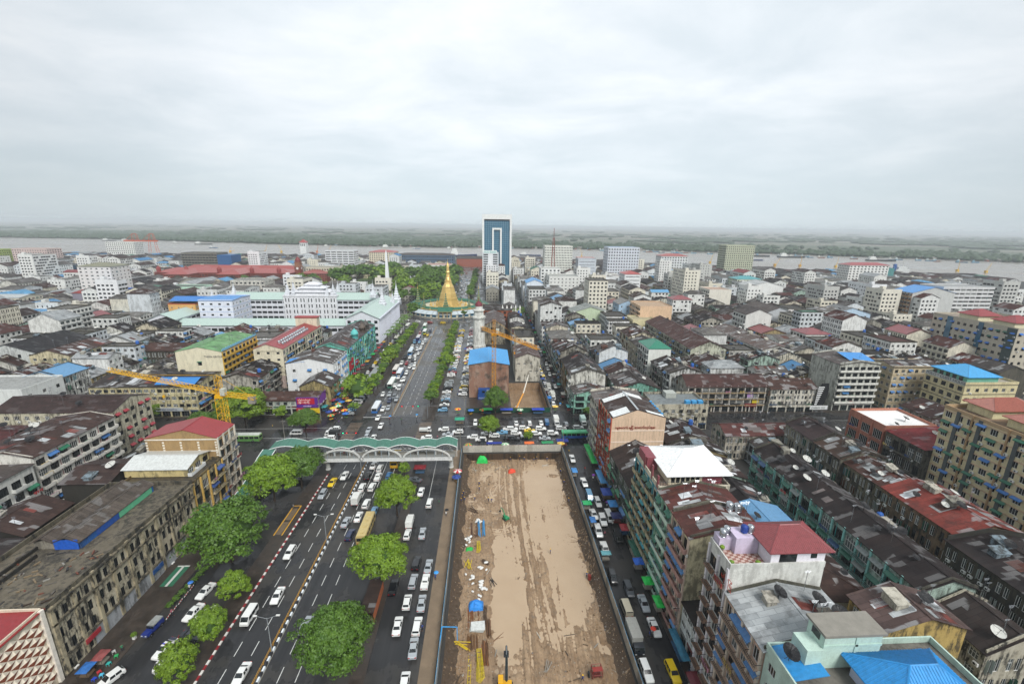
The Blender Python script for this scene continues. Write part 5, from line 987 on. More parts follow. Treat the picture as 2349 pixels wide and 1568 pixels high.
for (nm, lb, x0, x1, y0, y1, h, w_, rf, rc_, sd, kw) in (
 ('office_tower', 'white office tower with dark vertical strips and rooftop pylons, left of the obelisk', -252, -208, 720, 745, 39, 'dfe2e4', 'flat', '8f9496', {'S': S('r', 5, 11), 'E': S('r', 3, 11)}, {}),
 ('hotel', 'cream hotel with red roof pieces behind the obelisk', -205, -160, 800, 830, 33, 'ddd4bd', 'hip', '9c3f3c', {'S': S('w', 12, 9), 'E': S('w', 6, 9)}, dict(rm='metalroof')),
 ('office_block', 'long grey block wrapped in blue netting near the river', -168, -62, 840, 880, 26, '5a7088', 'hip', '4f4a48', {'S': S('w', 28, 5), 'E': S('w', 8, 5)}, dict(grime=.3)),
 ('warehouse', 'long brick-red riverside warehouse left of the glass tower', -60, 0, 900, 930, 16, '9c5a48', 'gx', '4a4644', {'S': S('p')}, {}),
 ('office_block', 'pale classical office with flat roof behind the garden trees', -152, -100, 715, 740, 15, 'd6d0be', 'flat', '9a968a', {'S': S('o', 12, 3), 'E': S('o', 5, 3)}, {}),
 ('office_block', 'cream colonial office with grey roof left of the garden', -198, -156, 690, 712, 15, 'cfc6a4', 'hip', '55504c', {'S': S('o', 10, 3), 'E': S('o', 5, 3)}, {}),
 ('office_block', 'white colonnaded bank near the tree-lined road', -98, -58, 735, 765, 17, 'd9d6cc', 'flat', 'a3756e', {'S': S('o', 9, 3), 'E': S('o', 6, 3)}, {}),
 ('office_block', 'sandy office block with dark glass end by the red clock tower', -258, -208, 655, 676, 19, 'c9c6b4', 'flat', '8f8c82', {'S': S('w', 14, 4), 'E': S('r', 3, 4)}, {}),
 ('apartment_tower', 'white gridded tower with coloured roof boxes right of the glass tower', 82, 122, 640, 662, 53, 'e0e2da', 'flat', 'b0a8a4', {'S': S('w', 18, 15, w=1.2, h=1.6), 'W': S('w', 8, 15)}, {}),
 ('office_block', 'pale grey banded block with a square roof tower', 122.5, 147, 600, 618, 38, 'c3cad2', 'flat', '9aa0a4', {'S': S('r', 1, 9, h=.5), 'W': S('w')}, {}),
 ('apartment_tower', 'white L-shaped tower block with square windows right of the market lane', 66, 98, 470, 496, 28.5, 'dfe0dc', 'flat', '9a9c98', {'S': S('w', 8, 8, w=1.5, h=1.3), 'W': S('w', 6, 8)}, dict(near=True, par=.8)),
 ('apartment_tower', 'white taller wing behind the L-shaped block', 60, 82, 497, 515, 34.5, 'e2e4e2', 'flat', '9a9c98', {'S': S('w', 5, 10), 'W': S('w', 5, 10)}, {}),
 ('apartment_building', 'narrow white block with pale blue edges on the market lane', 38.5, 54, 430, 452, 27, 'dfe8f2', 'gy', '4a90c8', {'S': S('p'), 'W': S('w', 5, 8)}, dict(near=True, rm='metalroof')),
 ('apartment_tower', 'white slab tower with blue roof edge and dark centre strip', 168, 212, 620, 645, 53, 'd5dae2', 'flat', '4f86b8', {'S': S('w', 12, 13), 'W': S('w', 8, 13)}, {}),
 ('apartment_building', 'white block with grey bands and red roof', 150, 168, 480, 500, 31, 'e2e4e4', 'hip', 'a04640', {'S': S('r', 1, 8, h=.7), 'W': S('w')}, dict(rm='metalroof')),
 ('apartment_building', 'pale green blank-walled house with grey roof', 65, 93, 330, 348, 17, 'c3d3b4', 'gy', '8f9490', {'S': S('p'), 'W': S('b', 5, 5, bal=.8)}, dict(near=True)),
 ('apartment_building', 'sky blue narrow block with white bands', 105, 119, 345, 362, 21, 'a9c4dc', 'gy', '8a8a88', {'S': S('w', 3, 6, w=1), 'W': S('w')}, dict(near=True)),
 ('apartment_building', 'cream blank-sided block with rooftop shed left of the peach block', 104, 121, 306, 322, 16, 'd9d0a8', 'flat', 'a8a084', {'S': S('p'), 'W': S('b', 5, 5, bal=.8)}, {}),
 ('apartment_building', 'peach block with blue rooftop canopies', 113, 137, 318, 342, 23.6, 'dcbc9c', 'flat', 'b09880', {'S': S('w', 2, 1), 'W': S('b', 7, 7, bal=.8)}, dict(near=True)),
 ('apartment_building', 'white and peach block with blue pavilion roofs', 206, 227, 400, 422, 25, 'e0dcd0', 'flat', 'b09888', {'S': S('p'), 'W': S('b', 6, 7, bal=.6)}, dict(near=True)),
 ('apartment_building', 'white blank end wall with stained black side', 176, 194, 288, 304, 24, 'd6d8d4', 'gy', '4a4442', {'S': S('w', 3, 2, skip=.6), 'W': S('b', 5, 7, bal=.7)}, dict(near=True)),
 ('apartment_tower', 'grey green tower with olive strip near the right shore', 390, 438, 720, 745, 54, 'b9bda6', 'flat', '8a8c80', {'S': S('w', 14, 15), 'W': S('r', 6, 15)}, {}),
 ('apartment_building', 'white twin block with red roof deck, far right centre', 252, 291, 640, 662, 41, 'd8dcdc', 'hip', '9a4a42', {'S': S('w', 10, 11), 'W': S('w', 6, 11)}, dict(rm='metalroof')),
 ('apartment_building', 'pink riverside block left of the blue-edged tower', 140, 166, 690, 706, 34, 'd8b0ae', 'flat', '9a8a86', {'S': S('w', 7, 9), 'W': S('w')}, {}),
 ('apartment_tower', 'white tower with red roof amid black roofs, right', 480, 535, 570, 590, 36, 'e2e2de', 'hip', '943a3c', {'S': S('w', 11, 11), 'W': S('w', 7, 11)}, dict(rm='metalroof')),
 ('apartment_tower', 'brown gridded tower with grey glass fins, right', 338, 374, 334, 352, 33, 'c4c6c4', 'gy', '3f86c6', {'S': S('p'), 'W': S('b', 6, 10, bal=.9, pil='7a5a4a', bc='a88a6a')}, dict(near=True, rm='metalroof')),
 ('apartment_tower', 'white and brown modern tower with tall white fins, right edge', 375, 420, 345, 366, 36, 'd5d6d6', 'flat', '9a9c9c', {'S': S('r', 9, 11), 'W': S('r', 6, 11)}, dict(near=True)),
 ('apartment_building', 'white walled block with grey roof amid black terraces, right', 268, 304, 440, 462, 24, 'e0e2e0', 'gy', 'b4b8b8', {'S': S('p'), 'W': S('b', 7, 6, bal=.8)}, dict(near=True)),
 ('apartment_building', 'pale blue block with a white gabled end, right', 262, 292, 318, 336, 19, 'b9d0e4', 'gy', '77797a', {'S': S('w', 4, 5), 'W': S('b', 5, 5, bal=.7)}, dict(near=True)),
 ('apartment_building', 'grey block with royal blue stair strips, right', 216, 240, 330, 362, 17, 'b8bcc0', 'gy', '57504c', {'S': S('p'), 'W': S('b', 10, 5, bal=.7)}, dict(near=True)),
 ('apartment_building', 'grey scaffolded block in teal netting near the right shore', 560, 610, 640, 664, 26, '4f8a8a', 'flat', '77706c', {'S': S('p'), 'W': S('r')}, {}),
 ('apartment_building', 'green and white block under a teal roof, right', 300, 330, 520, 540, 22, 'd0d8c4', 'hip', '3f8f94', {'S': S('w', 8, 6), 'W': S('w')}, dict(rm='metalroof')),
):
    k2 = dict(grime=.12, patch=.15); k2.update(kw); B(nm, lb, 'building', x0, x1, y0, y1, h, w_, k2.pop('grime'), rf, rc_, None if rf != 'hip' else 3.0, k2.pop('patch'), sd, **k2)
gR = B('apartment_tower', 'big beige apartment slab with blue hoods and red roofs at the right edge', 'building', 262, 300, 200, 243, 33.5, 'b9b2a2', .12, 'flat', '9a8f84', 0, .3, {'W': S('w', 13, 9, w=1.6, h=1.5, aw=[('2f6fc0', .35), ('1f5a48', .15)], ac=.2, fr='d'), 'S': S('w', 10, 9, aw=[('2f6fc0', .3)], fr='d')}, par=1, near=True)
for j, (x0, y0) in enumerate(((-17, -18), (-16, 0), (-4, -19))):
    bb = MB(); bb.box(x0, x0+12, y0, y0+10, 33.5, 36.5); bb.build('penthouse_wall', M['wall'], gR, col=c4('d8d2b4', .1)); bb = MB(); roof_mesh(bb, 'hip', x0-.5, x0+12.5, y0-.5, y0+10.5, 36.5, 3, .4); bb.build('penthouse_roof', M['metalroof'], gR, col=c4('8a3436', .1))
part(gR, 'dark_strip', 'paint', '3a4a48', (-19.2, -19.02, -21.3, -17, 0, 34)); part(gR, 'glass_strip', 'blueglass', None, (-19.25, -19.02, 10, 13, 2, 34), (-19.25, -19.02, -6, -3.6, 2, 34))
# white minaret and mosque
mn = empty('minaret', (-5.5, 292, 0)); tag(mn, 'white octagonal minaret with a maroon dome beside the boulevard', 'minaret')
b = MB(); b.lathe([(4.6, 0), (4.6, 2), (4.1, 2.2), (3.7, 20), (4.6, 20.6), (4.6, 21.6), (3.4, 21.8), (3.1, 25), (3.9, 25.5), (3.9, 26), (2.5, 26.2)], 8, 0); b.build('shaft', M['wall'], mn, col=c4('dfe0da', .35)); b = MB(); b.lathe([(2.3, 26), (2.3, 28.4), (2.6, 28.6)], 8, 0); b.build('lantern', M['paint'], mn, col=c4('d8d8d2')); b = MB(); b.lathe([(2.5, 28.6), (2.4, 29.6), (1.5, 31), (.3, 31.8), (.1, 34)], 12, 0); b.build('dome', M['paint'], mn, col=c4('6e2430'), smooth=True)
B('prayer_hall', 'dark hall with brown and grey tin roof beside the minaret', 'mosque', -2, 12.6, 300, 340, 14, '9a9484', .9, 'gy', '5a4f4c', 3, .8, {'S': S('w', 4, 3, skip=.5)}, near=False)
B('row_house', 'red brick house with black gable roofs near the pagoda ring', 'house', -3, 20, 350, 366, 15, '9a5a40', .3, 'gx', '3a3634', 3, .3, {'S': S('w', 6, 4)}, near=False)
ms = B('mosque', 'white mosque with slim minarets beside the market lane', 'mosque', 12, 27, 352, 372, 11, 'dcdcd6', .4, 'flat', 'a8a49a', 0, .3, {'S': S('o', 5, 2), 'E': S('o', 6, 2)}, near=False)
for x in (-7, -3.5, 0, 3.5, 7):
    bb = MB(); bb.lathe([(.6, 11), (.5, 16), (.8, 16.2), (.4, 17.5), (.05, 19)], 8, 0); bb.build('minaret', M['paint'], ms, (x, -9.6, 0), col=c4('e0e0da'))
gm = B('mosque', 'white mosque with a green dome among the black roofs', 'mosque', 163, 186, 408, 432, 9, 'dcdcd0', .25, 'flat', 'b0aca0', 0, .3, {'S': S('o', 8, 2), 'W': S('o', 6, 2)}, near=False)
bb = MB(); bb.lathe([(5, 9), (5, 11), (5.4, 12.5), (5, 15), (3.2, 17.6), (.5, 19), (.1, 21)], 16, 0); bb.build('dome', M['paint'], gm, col=c4('2c6350'), smooth=True)
for x in (-11, 11): bb = MB(); bb.lathe([(1.2, 0), (1.1, 14), (1.6, 14.3), (1, 15), (1, 17), (.1, 19.5)], 8, 0); bb.build('minaret', M['paint'], gm, (x, -11, 0), col=c4('dcdcd0'))
# riverside tower with a red cap; telecom mast
tw = empty('harbour_tower', (-432, 1100, 0)); tag(tw, 'square white harbour tower with red pyramid roof at the river', 'tower')
part(tw, 'shaft', 'paint', 'e0e2e0', (-7, 7, -7, 7, 0, 36)); bb = MB(); roof_mesh(bb, 'hip', -7.5, 7.5, -7.5, 7.5, 36, 7, .5); bb.build('roof', M['metalroof'], tw, col=c4('a0403c')); part(tw, 'belfry_openings', 'glass', None, *[(x, x+2, -7.1, -7.02, 28, 33) for x in (-5, -1, 3)])
tm = empty('telecom_mast', (88.5, 600, 0)); tag(tm, 'red lattice telecom mast in front of the gridded white tower', 'mast')
bb = MB()
for z in range(0, 66, 6):
    k, k1 = 3.2-z*.035, 3.2-(z+6)*.035
    for a, c in ((1, 1), (1, -1), (-1, -1), (-1, 1)): bb.bar((a*k, c*k, z), (a*k1, c*k1, z+6), .25); bb.bar((a*k, c*k, z), (c*k1, -a*k1, z+6), .14)
bb.bar((0, 0, 66), (0, 0, 78), .3); bb.build('lattice', M['paint'], tm, col=c4('8a3a30')); bb = MB(); [bb.lathe([(.1, 0), (1.6, .4)], 10, 0, c=(x, y)) for x, y in ((0, 0),)]; bb.build('dish', M['white'], tm, (2, -2, 48))

# ------------------------------------------------------------------ the rows of houses that fill the blocks
WP = [('cream', 'cfc8b6'), ('cream', 'cdc5ae'), ('grey', 'aeaba0'), ('white', 'd4d4cc'), ('white', 'd9dad6'), ('mint', 'a4bdb0'), ('ochre', 'a3926a'), ('white', 'cfd2d0'), ('cream', 'd2ccba'), ('dark', '6a665c'), ('dark', '59564c'), ('grey', '98958a')]
RP = [('brown', '332623'), ('black', '1f1b1c'), ('black', '262122'), ('brown', '3d2b27'), ('grey', '45413f'), ('black', '1d1a1c'), ('rusty', '4a2b27'), ('grey', '5a5755'), ('silver', '9a9fa1'), ('brown', '382a26')]
def shore(x):
    for i in range(len(near_sh)-1):
        (a, b_), (c, d) = near_sh[i], near_sh[i+1]
        if a <= x <= c: return b_+(d-b_)*(x-a)/(c-a)
    return 200
STREETS = (292, 470, 640, 800)
specs = []; rf = random.Random(21)
def gen_row(x0, x1, ya, yb, phrase, face):
    y = ya; k = 0
    while y < yb:
        far = y > 400; L = (rf.uniform(7, 15) if y < 225 else rf.uniform(8, 19)) if not far else rf.uniform(12, 30)
        st = next((s for s in STREETS if y < s+9 and y+L > s), None)
        if st is not None and y > 181:
            if st-y > 6: L = st-y-.2
            else: y = st+9.2; continue
        xc = (x0+x1)/2
        if y > shore(xc)-40: break
        hit = next((f for f in FOOT if f[0] < x1-1.0 and f[1] > x0+1.0 and f[2] < y+L and f[3] > y), None)
        if hit:
            if hit[2]-y > 5: L = hit[2]-y-.15
            else: y = max(hit[3]+.15, y+1); continue
        vis = abs(xc) < y*1.22+30
        k += 1
        if vis:
            u = rf.random(); u = u*(1.06 if y > 300 else .985)+.0; h = rf.uniform(9.5, 13.5) if u < .58 else rf.uniform(13.5, 17) if u < .9 else rf.uniform(17, 22) if u < .975 else rf.uniform(22, 30)
            wn_, wc = rf.choice(WP); rn, rc = rf.choice(RP); rk = 'gy' if rf.random() < .84 else rf.choice(['gx', 'flat', 'hip']); rm = 'roof'; gr = rf.uniform(.5, 1.0)
            v = rf.random()
            if y > 225 and v > .70 and y < shore(xc)-170:
                rk = rf.choice(['flat', 'flat', 'flat', 'hip', 'gx']); h = rf.uniform(13, 24 if y > 300 else 19); wn_, wc = rf.choice([('white', 'e0e1de'), ('white', 'dadbd8'), ('cream', 'dedacc'), ('grey', 'b9b8b2'), ('white', 'e4e6e8'), ('pale blue', 'd3d9dd')]); gr = rf.uniform(.2, .8); rn, rc = rf.choice([('grey', '504e4b'), ('grey', '6a6864'), ('grey', '5c5a56')])
            if h > 17 or v < .07: wn_, wc = rf.choice([('white', 'dfe0dc'), ('white', 'd8dad8'), ('cream', 'dcd7c6'), ('pale blue', 'd0d6da'), ('white', 'e2e4e2')]); gr = .3
            if rf.random() < .085: rn, rc = rf.choice([('blue', '5a8cb4'), ('blue', '5f96bc'), ('red', '824648'), ('green', '4a7464'), ('blue', '4a80ac')]); rm = 'metalroof'
            h = min(h, 8.5) if y > shore(xc)-190 else min(h, 15) if y > shore(xc)-330 else h
            if y > 330 and rf.random() < .055 and y < shore(xc)-330: h = rf.uniform(24, 40); rk = 'flat'; wn_, wc = rf.choice([('white', 'e2e3e0'), ('cream', 'dedacc'), ('grey', 'bfc0bc'), ('white', 'e6e8ea')]); gr = .15; rn, rc = 'grey', '6a6864'; rm = 'roof'
            if -430 < xc < -225 and 440 < y < 606: h = min(h, 10.5)
            if -160 < xc < -74 and y < 300: h = min(h, 13)
            specs.append(dict(x0=x0+rf.uniform(0, .8), x1=x1-rf.uniform(0, 1.6), y0=y+.05, y1=y+L-.05, h=h, wn=wn_, wc=wc, rn=rn, rc=rc, rk=rk, rm=rm, gr=gr, k=k, ph=phrase, face=face, d=math.hypot(xc, y)))
        y += L+rf.choice([0, 0, 0, .1, 1.5])
lanesR = [27.8+9.9, 84.5, 130.8, 177.5, 224, 271, 318, 365, 412, 459, 506, 553, 600, 647, 694, 741, 788, 835]
for i in range(len(lanesR)-1):
    a, b_ = lanesR[i]+.4, lanesR[i+1]-9.2
    gen_row(a, a+16.6, 181.5, 1150, '%s row right of market lane' % ordw(2*i+1), 'W'); gen_row(b_-17, b_, 181.5, 1150, '%s row right of market lane' % ordw(2*i+2), 'W')
lanesL = [-74, -127.5, -175, -222, -269, -316, -363, -410, -457, -504, -551, -598, -645, -692, -739, -786, -833, -880, -927]
for i in range(len(lanesL)-1):
    a, b_ = lanesL[i], lanesL[i+1]+8.8
    gen_row(a-17.5, a-.4, 181.8, 1250, '%s row left of boulevard' % ordw(2*i+1), 'E'); gen_row(b_, b_+17.5, 181.8, 1250, '%s row left of boulevard' % ordw(2*i+2), 'E')
gen_row(16, 27.4, 246.5, 350, 'row between market lane and minaret', 'E')
gen_row(-1.5, 14, 486, 640, 'row right of far boulevard', 'W'); gen_row(15, 27, 380, 660, 'left side of market lane, beyond mosque', 'W')
n0 = len(specs)
for x0, x1, ya, yb, ph, fc in ((56.5, 71.5, 63, 149, 'second row right of site', 'W'), (164, 182, 70, 149, 'row behind the yellow tower', 'W'), (57, 66, 154, 162, 'corner right of beige block', 'W'),
    (-118, -98, 120, 149, 'row behind the tan block', 'E'), (-166, -146, 80, 127, 'outer left row', 'E'), (-196, -170, 100, 149, 'farthest left row', 'E'), (92.5, 101.5, 78, 138, 'back lots behind turquoise terrace', 'W')):
    gen_row(x0, x1, ya, yb, ph, fc)
for s in specs[n0:]: s['pre'] = True; s['h'] = min(s['h'], 13.5 if s['x0'] > 92 or s['x0'] < 0 else 15)
for s in specs[n0:]:
    if 92 < s['x0'] < 102: s['h'] = rf.uniform(6, 9)
    if -119 < s['x0'] < -97: s['h'] = rf.uniform(4, 6)
specs.sort(key=lambda s: s['d'])
IND = 270
for s in specs[:IND]:
    near = s['d'] < 330 and s['y0'] < 290
    w_ = s['x1']-s['x0']; lb = '%s house, %s roof, %s %s crossing, %s' % (s['wn'], s['rn'], ordw(s['k']), 'before' if s.get('pre') else 'past', s['ph'])
    st = rf.choice(['b', 'b', 'w', 'o']); aw = rf.choice([[], [(BLUE, .2)], [(GREEN, .15), (BLUE, .1)], [(BLUE, .35)], []])
    g = 3.2 if rf.random() < .5 else 0
    B('row_house', lb, 'house', s['x0'], s['x1'], s['y0'], s['y1'], s['h'], s['wc'], s['gr'], s['rk'], s['rc'], min(4, w_*.2)*rf.uniform(.7, 1.2) if s['rk'] in ('gy',) else (2.6 if s['rk'] == 'hip' else 1.8), rf.uniform(.3, 1.0) if s['rm'] == 'roof' else .1,
      {'S': S('w' if rf.random() < .45 or s['rk'] == 'flat' else 'p', None, None, skip=.0 if s['rk'] == 'flat' else .35, ac=.1), s['face']: S(st, None, None, aw=aw, bal=.75, bk=rf.choice('rrs'), g=g, ac=.25)},
      par=rf.choice([0, 0, .4]) if s['rk'] == 'gy' else 0, parc='4a473e', group='houses in the downtown terraces', near=near, sheets=(rf.randint(2, 9) if near and s['rm'] == 'roof' else 0), dishes=rf.choice([0, 1, 1, 2, 3]) if s['d'] < 360 else 0, tanks=rf.choice([0, 0, 1]) if s['d'] < 360 else 0, tk=rf.choice('sp'), rm=s['rm'], foot=False)
# the remaining, farther houses merge into one mass of roofs
fw, fr_, fg = MB(), MB(), MB()
for s in specs[IND:]:
    x0, x1, y0, y1, h = s['x0'], s['x1'], s['y0'], s['y1'], s['h']; wc = c4(s['wc'], s['gr']*.7); rc = c4(s['rc'], .4 if s['rm'] == 'roof' else .05)
    fw.box(x0, x1, y0, y1, 0, h, 0, wc, False); rise = min(4, (x1-x0)*.2)
    if s['rk'] == 'flat':
        fw.box(x0, x1, y0, y0+.3, h, h+.8, 0, wc); fw.box(x0, x0+.3, y0, y1, h, h+.8, 0, wc); fw.box(x0+2, x0+5, y0+3, y0+6, h, h+2.6, 0, wc)
    else: roof_mesh(fr_, s['rk'], x0, x1, y0, y1, h, rise if s['rk'] == 'gy' else 2.2, .4, .12, 0, rc, wm=fw, wcol=wc)
    if s['rk'] == 'flat': fw.box(x0+.5, x1-.5, y0+.5, y1-.5, h-.1, h+.02, 0, rc)
    nf = int(h/3.2)
    for i in range(nf):
        z = i*3.2+1.0; ws = 1.0+.5*(s['k'] % 4)
        for j in range(max(2, int((y1-y0)/3))):
            y = y0+1+j*3.0; x = x0-.06 if s['face'] == 'W' else x1+.06
            if y+ws < y1 and (j*7+i*3+s['k']) % 5: fg.poly([(x, y, z), (x, y+ws, z), (x, y+ws, z+1.5), (x, y, z+1.5)])
        if s['gr'] < .75 or s['rk'] == 'flat':
            for j in range(int((x1-x0)/3.4)):
                x = x0+1.2+j*3.3; fg.poly([(x, y0-.06, z), (x+ws*.8, y0-.06, z), (x+ws*.8, y0-.06, z+1.4), (x, y0-.06, z+1.4)])
dh = empty('distant_houses', (0, 0, 0)); tag(dh, 'mass of dark gabled roofs and pale houses reaching to the river', 'houses', kind='stuff')
fw.build('walls', M['wall_far'], dh); fr_.build('roofs', M['roof_far'], dh); fg.build('windows', M['glass'], dh)
# sheds and warehouses along the quay
qb = [(x, x+w_, shore(x+w_/2)-34, shore(x+w_/2)-8) for x, w_ in ((-900, 90), (-560, 90), (-380, 80), (-230, 80), (40, 110), (190, 90), (320, 90), (450, 100), (600, 100), (760, 90))]
for i, (x0, x1, y0, y1) in enumerate(qb):
    B('warehouse', 'long dark-roofed quay warehouse, %s from the left along the river' % ordw(i+1), 'warehouse', x0, x1, y0, y1, 8, rf.choice(['8a6a58', '9a948a', 'a09a90']), .4, 'gx', rf.choice(['3f3b3a', '55504e', '4a4644']), 3, .3, {'S': S('p')}, near=False, group='quay warehouses')

# ------------------------------------------------------------------ vehicles
def car_parts(kind):
    """stations from rear to front: y, zbottom, zbelt, ztop, half width, half top width"""
    if kind == 'sedan': W_ = .86; st = [(-2.28, .42, .70, .82, .74, .62), (-2.12, .30, .86, .97, .84, .70), (-1.45, .26, .92, 1.02, W_, .72), (-.78, .26, .92, 1.43, W_, .58), (.35, .26, .90, 1.45, W_, .60), (1.12, .26, .88, 1.0, W_, .72), (2.05, .30, .76, .86, .84, .70), (2.28, .40, .58, .66, .74, .60)]; ci = (3, 4)
    elif kind == 'hatch': W_ = .84; st = [(-1.95, .42, .75, .95, .76, .62), (-1.88, .30, .92, 1.05, .82, .68), (-1.45, .26, .95, 1.48, W_, .60), (.3, .26, .93, 1.50, W_, .62), (1.1, .26, .9, 1.03, W_, .70), (1.85, .30, .76, .86, .82, .68), (2.02, .4, .58, .66, .74, .6)]; ci = (2, 3)
    elif kind == 'wagon': W_ = .84; st = [(-2.2, .42, .75, .95, .78, .66), (-2.14, .30, .92, 1.02, .83, .72), (-1.92, .26, .95, 1.47, W_, .66), (.35, .26, .93, 1.49, W_, .64), (1.05, .26, .9, 1.03, W_, .72), (2.0, .30, .78, .88, .83, .70), (2.2, .4, .6, .68, .74, .6)]; ci = (2, 3)
    elif kind == 'suv': W_ = .92; st = [(-2.3, .5, .9, 1.1, .84, .74), (-2.24, .40, 1.05, 1.2, .90, .80), (-2.05, .36, 1.1, 1.76, W_, .74), (.3, .36, 1.08, 1.80, W_, .74), (1.05, .36, 1.06, 1.2, W_, .80), (2.1, .40, .98, 1.08, .90, .78), (2.3, .5, .75, .85, .82, .7)]; ci = (2, 3)
    elif kind == 'van': W_ = .88; st = [(-2.25, .45, .9, 1.7, .84, .76), (-2.15, .34, 1.0, 1.92, W_, .78), (1.35, .34, 1.0, 1.95, W_, .78), (2.05, .34, .98, 1.15, W_, .80), (2.25, .42, .75, .9, .82, .72)]; ci = (1, 2)
    elif kind == 'pickup': W_ = .86; st = [(-2.3, .45, .80, .82, .84, .80), (-.62, .40, .86, .88, W_, .80), (-.6, .36, .98, 1.55, W_, .64), (.45, .36, .98, 1.6, W_, .66), (1.1, .36, .96, 1.08, W_, .74), (2.05, .40, .86, .95, .84, .74), (2.25, .48, .68, .76, .76, .66)]; ci = (2, 3)
    body = MB(); ring = []
    for y, zb, zm, zt, w_, wt in st:
        k = len(body.v); body.v += [(-w_*.96, y, zb), (-w_, y, (zb+zm)/2), (-w_*.985, y, zm), (-wt, y, zt), (wt, y, zt), (w_*.985, y, zm), (w_, y, (zb+zm)/2), (w_*.96, y, zb)]; ring.append(k)
    for a in range(len(ring)-1):
        for i in range(8):
            j = (i+1) % 8; body.f.append((ring[a]+i, ring[a]+j, ring[a+1]+j, ring[a+1]+i)); body.m.append(0); body.c.append(None)
    for k, rv in ((ring[0], 0), (ring[-1], 1)): body.f.append(tuple(k+i for i in (range(8) if not rv else range(7, -1, -1)))); body.m.append(0); body.c.append(None)
    if kind in ('suv', 'wagon', 'van'):
        body.box(-.02-st[ci[0]][5]*.9, -st[ci[0]][5]*.9+.04, st[ci[0]][0]+.2, st[ci[1]][0]-.1, st[ci[0]][3], st[ci[0]][3]+.06); body.box(st[ci[0]][5]*.9-.04, st[ci[0]][5]*.9+.02, st[ci[0]][0]+.2, st[ci[1]][0]-.1, st[ci[0]][3], st[ci[0]][3]+.06)
    if kind == 'pickup':
        body.box(-.80, .80, -2.2, -.68, .86, .88)
        for s in (-1, 1): body.box(s*.8-.04, s*.8+.04, -2.28, -.66, .86, 1.12)
        body.box(-.8, .8, -2.3, -2.22, .88, 1.1)
    def lerp(p, q, t): return tuple(a+(b-a)*t for a, b in zip(p, q))
    def pane(A, Bq, nm, e=.02):
        a, b_ = st[A], st[Bq]; m = MB(); L0, L1 = .14, .90
        def pt(s, r, t, q): # r station, t belt..top
            return (s*(r[4]*.985+(r[5]-r[4]*.985)*t)*q, r[0], r[2]+(r[3]-r[2])*t)
        return a, b_
    gl = {}
    r0, r1 = st[ci[0]], st[ci[1]]
    fr = st[ci[1]+1]; rr = st[ci[0]-1]
    def slope(p, q, nm, f0, f1, out):   # screen between roof edge station p and cowl station q
        m = MB(); P = lambda t, s: (s*(p[5]+(q[5]-p[5])*t)*.93, p[0]+(q[0]-p[0])*t+out*.02, p[3]+(q[3]-p[3])*t+.015)
        m.poly([P(f1, -1), P(f1, 1), P(f0, 1), P(f0, -1)] if out > 0 else [P(f1, 1), P(f1, -1), P(f0, -1), P(f0, 1)]); gl[nm] = m
    slope(r1, fr, 'windshield', .08, .92, 1)
    if kind == 'pickup':
        m = MB(); m.poly([(.55, -.635, 1.05), (-.55, -.635, 1.05), (-.5, -.64, 1.45), (.5, -.64, 1.45)]); gl['rear_window'] = m
    else: slope(r0, rr, 'rear_window', .1, .85, -1)
    for s, nm in ((-1, 'side_window'), (1, 'side_window')):
        m = MB(); ya, yb = r0[0]+.06, r1[0]+.22; nb = 3 if kind in ('wagon', 'van', 'suv') else 2
        for i in range(nb):
            a, b_ = ya+(yb-ya)*i/nb+.04, ya+(yb-ya)*(i+1)/nb-.04
            def P(y, t):
                u = min(max((y-r0[0])/(r1[0]-r0[0]), 0), 1); w_ = r0[4]*.985; wt = r0[5]+(r1[5]-r0[5])*u; zm = r0[2]+(r1[2]-r0[2])*u; zt = r0[3]+(r1[3]-r0[3])*u
                return (s*(w_+(wt-w_)*t+.012), y, zm+(zt-zm)*t+.004)
            m.poly([P(a, .1), P(b_, .1), P(min(b_, r1[0]+.02), .88), P(a, .88)] if s > 0 else [P(b_, .1), P(a, .1), P(a, .88), P(min(b_, r1[0]+.02), .88)])
        gl[nm+('' if s < 0 else '#')] = m
    wh = MB(); r = .31 if kind != 'suv' else .38
    wh.lathe([(r*.55, -.1), (r, -.1), (r, .1), (r*.6, .1)], 14, 0); wh.lathe([(r*.62, .085), (r*.2, .11)], 10, 1); wh.v = [(z, x, y+r) for x, y, z in wh.v]
    wb_ = 1.32 if kind != 'hatch' else 1.2
    F = st[-1]; Rr = st[0]; hl = MB(); hl.box(-.16, .16, -.05, .05, -.07, .07); tl_ = hl
    return dict(body=body, glass=gl, wheel=wh, wb=wb_, tw=st[3][4]-.08, front=(F[0]-.1, (F[2]+F[3])/2+.02, .56), rear=(Rr[0]+.03, .80 if kind != 'suv' else 1.0, .60), hl=hl, st=st)
CARP = {}
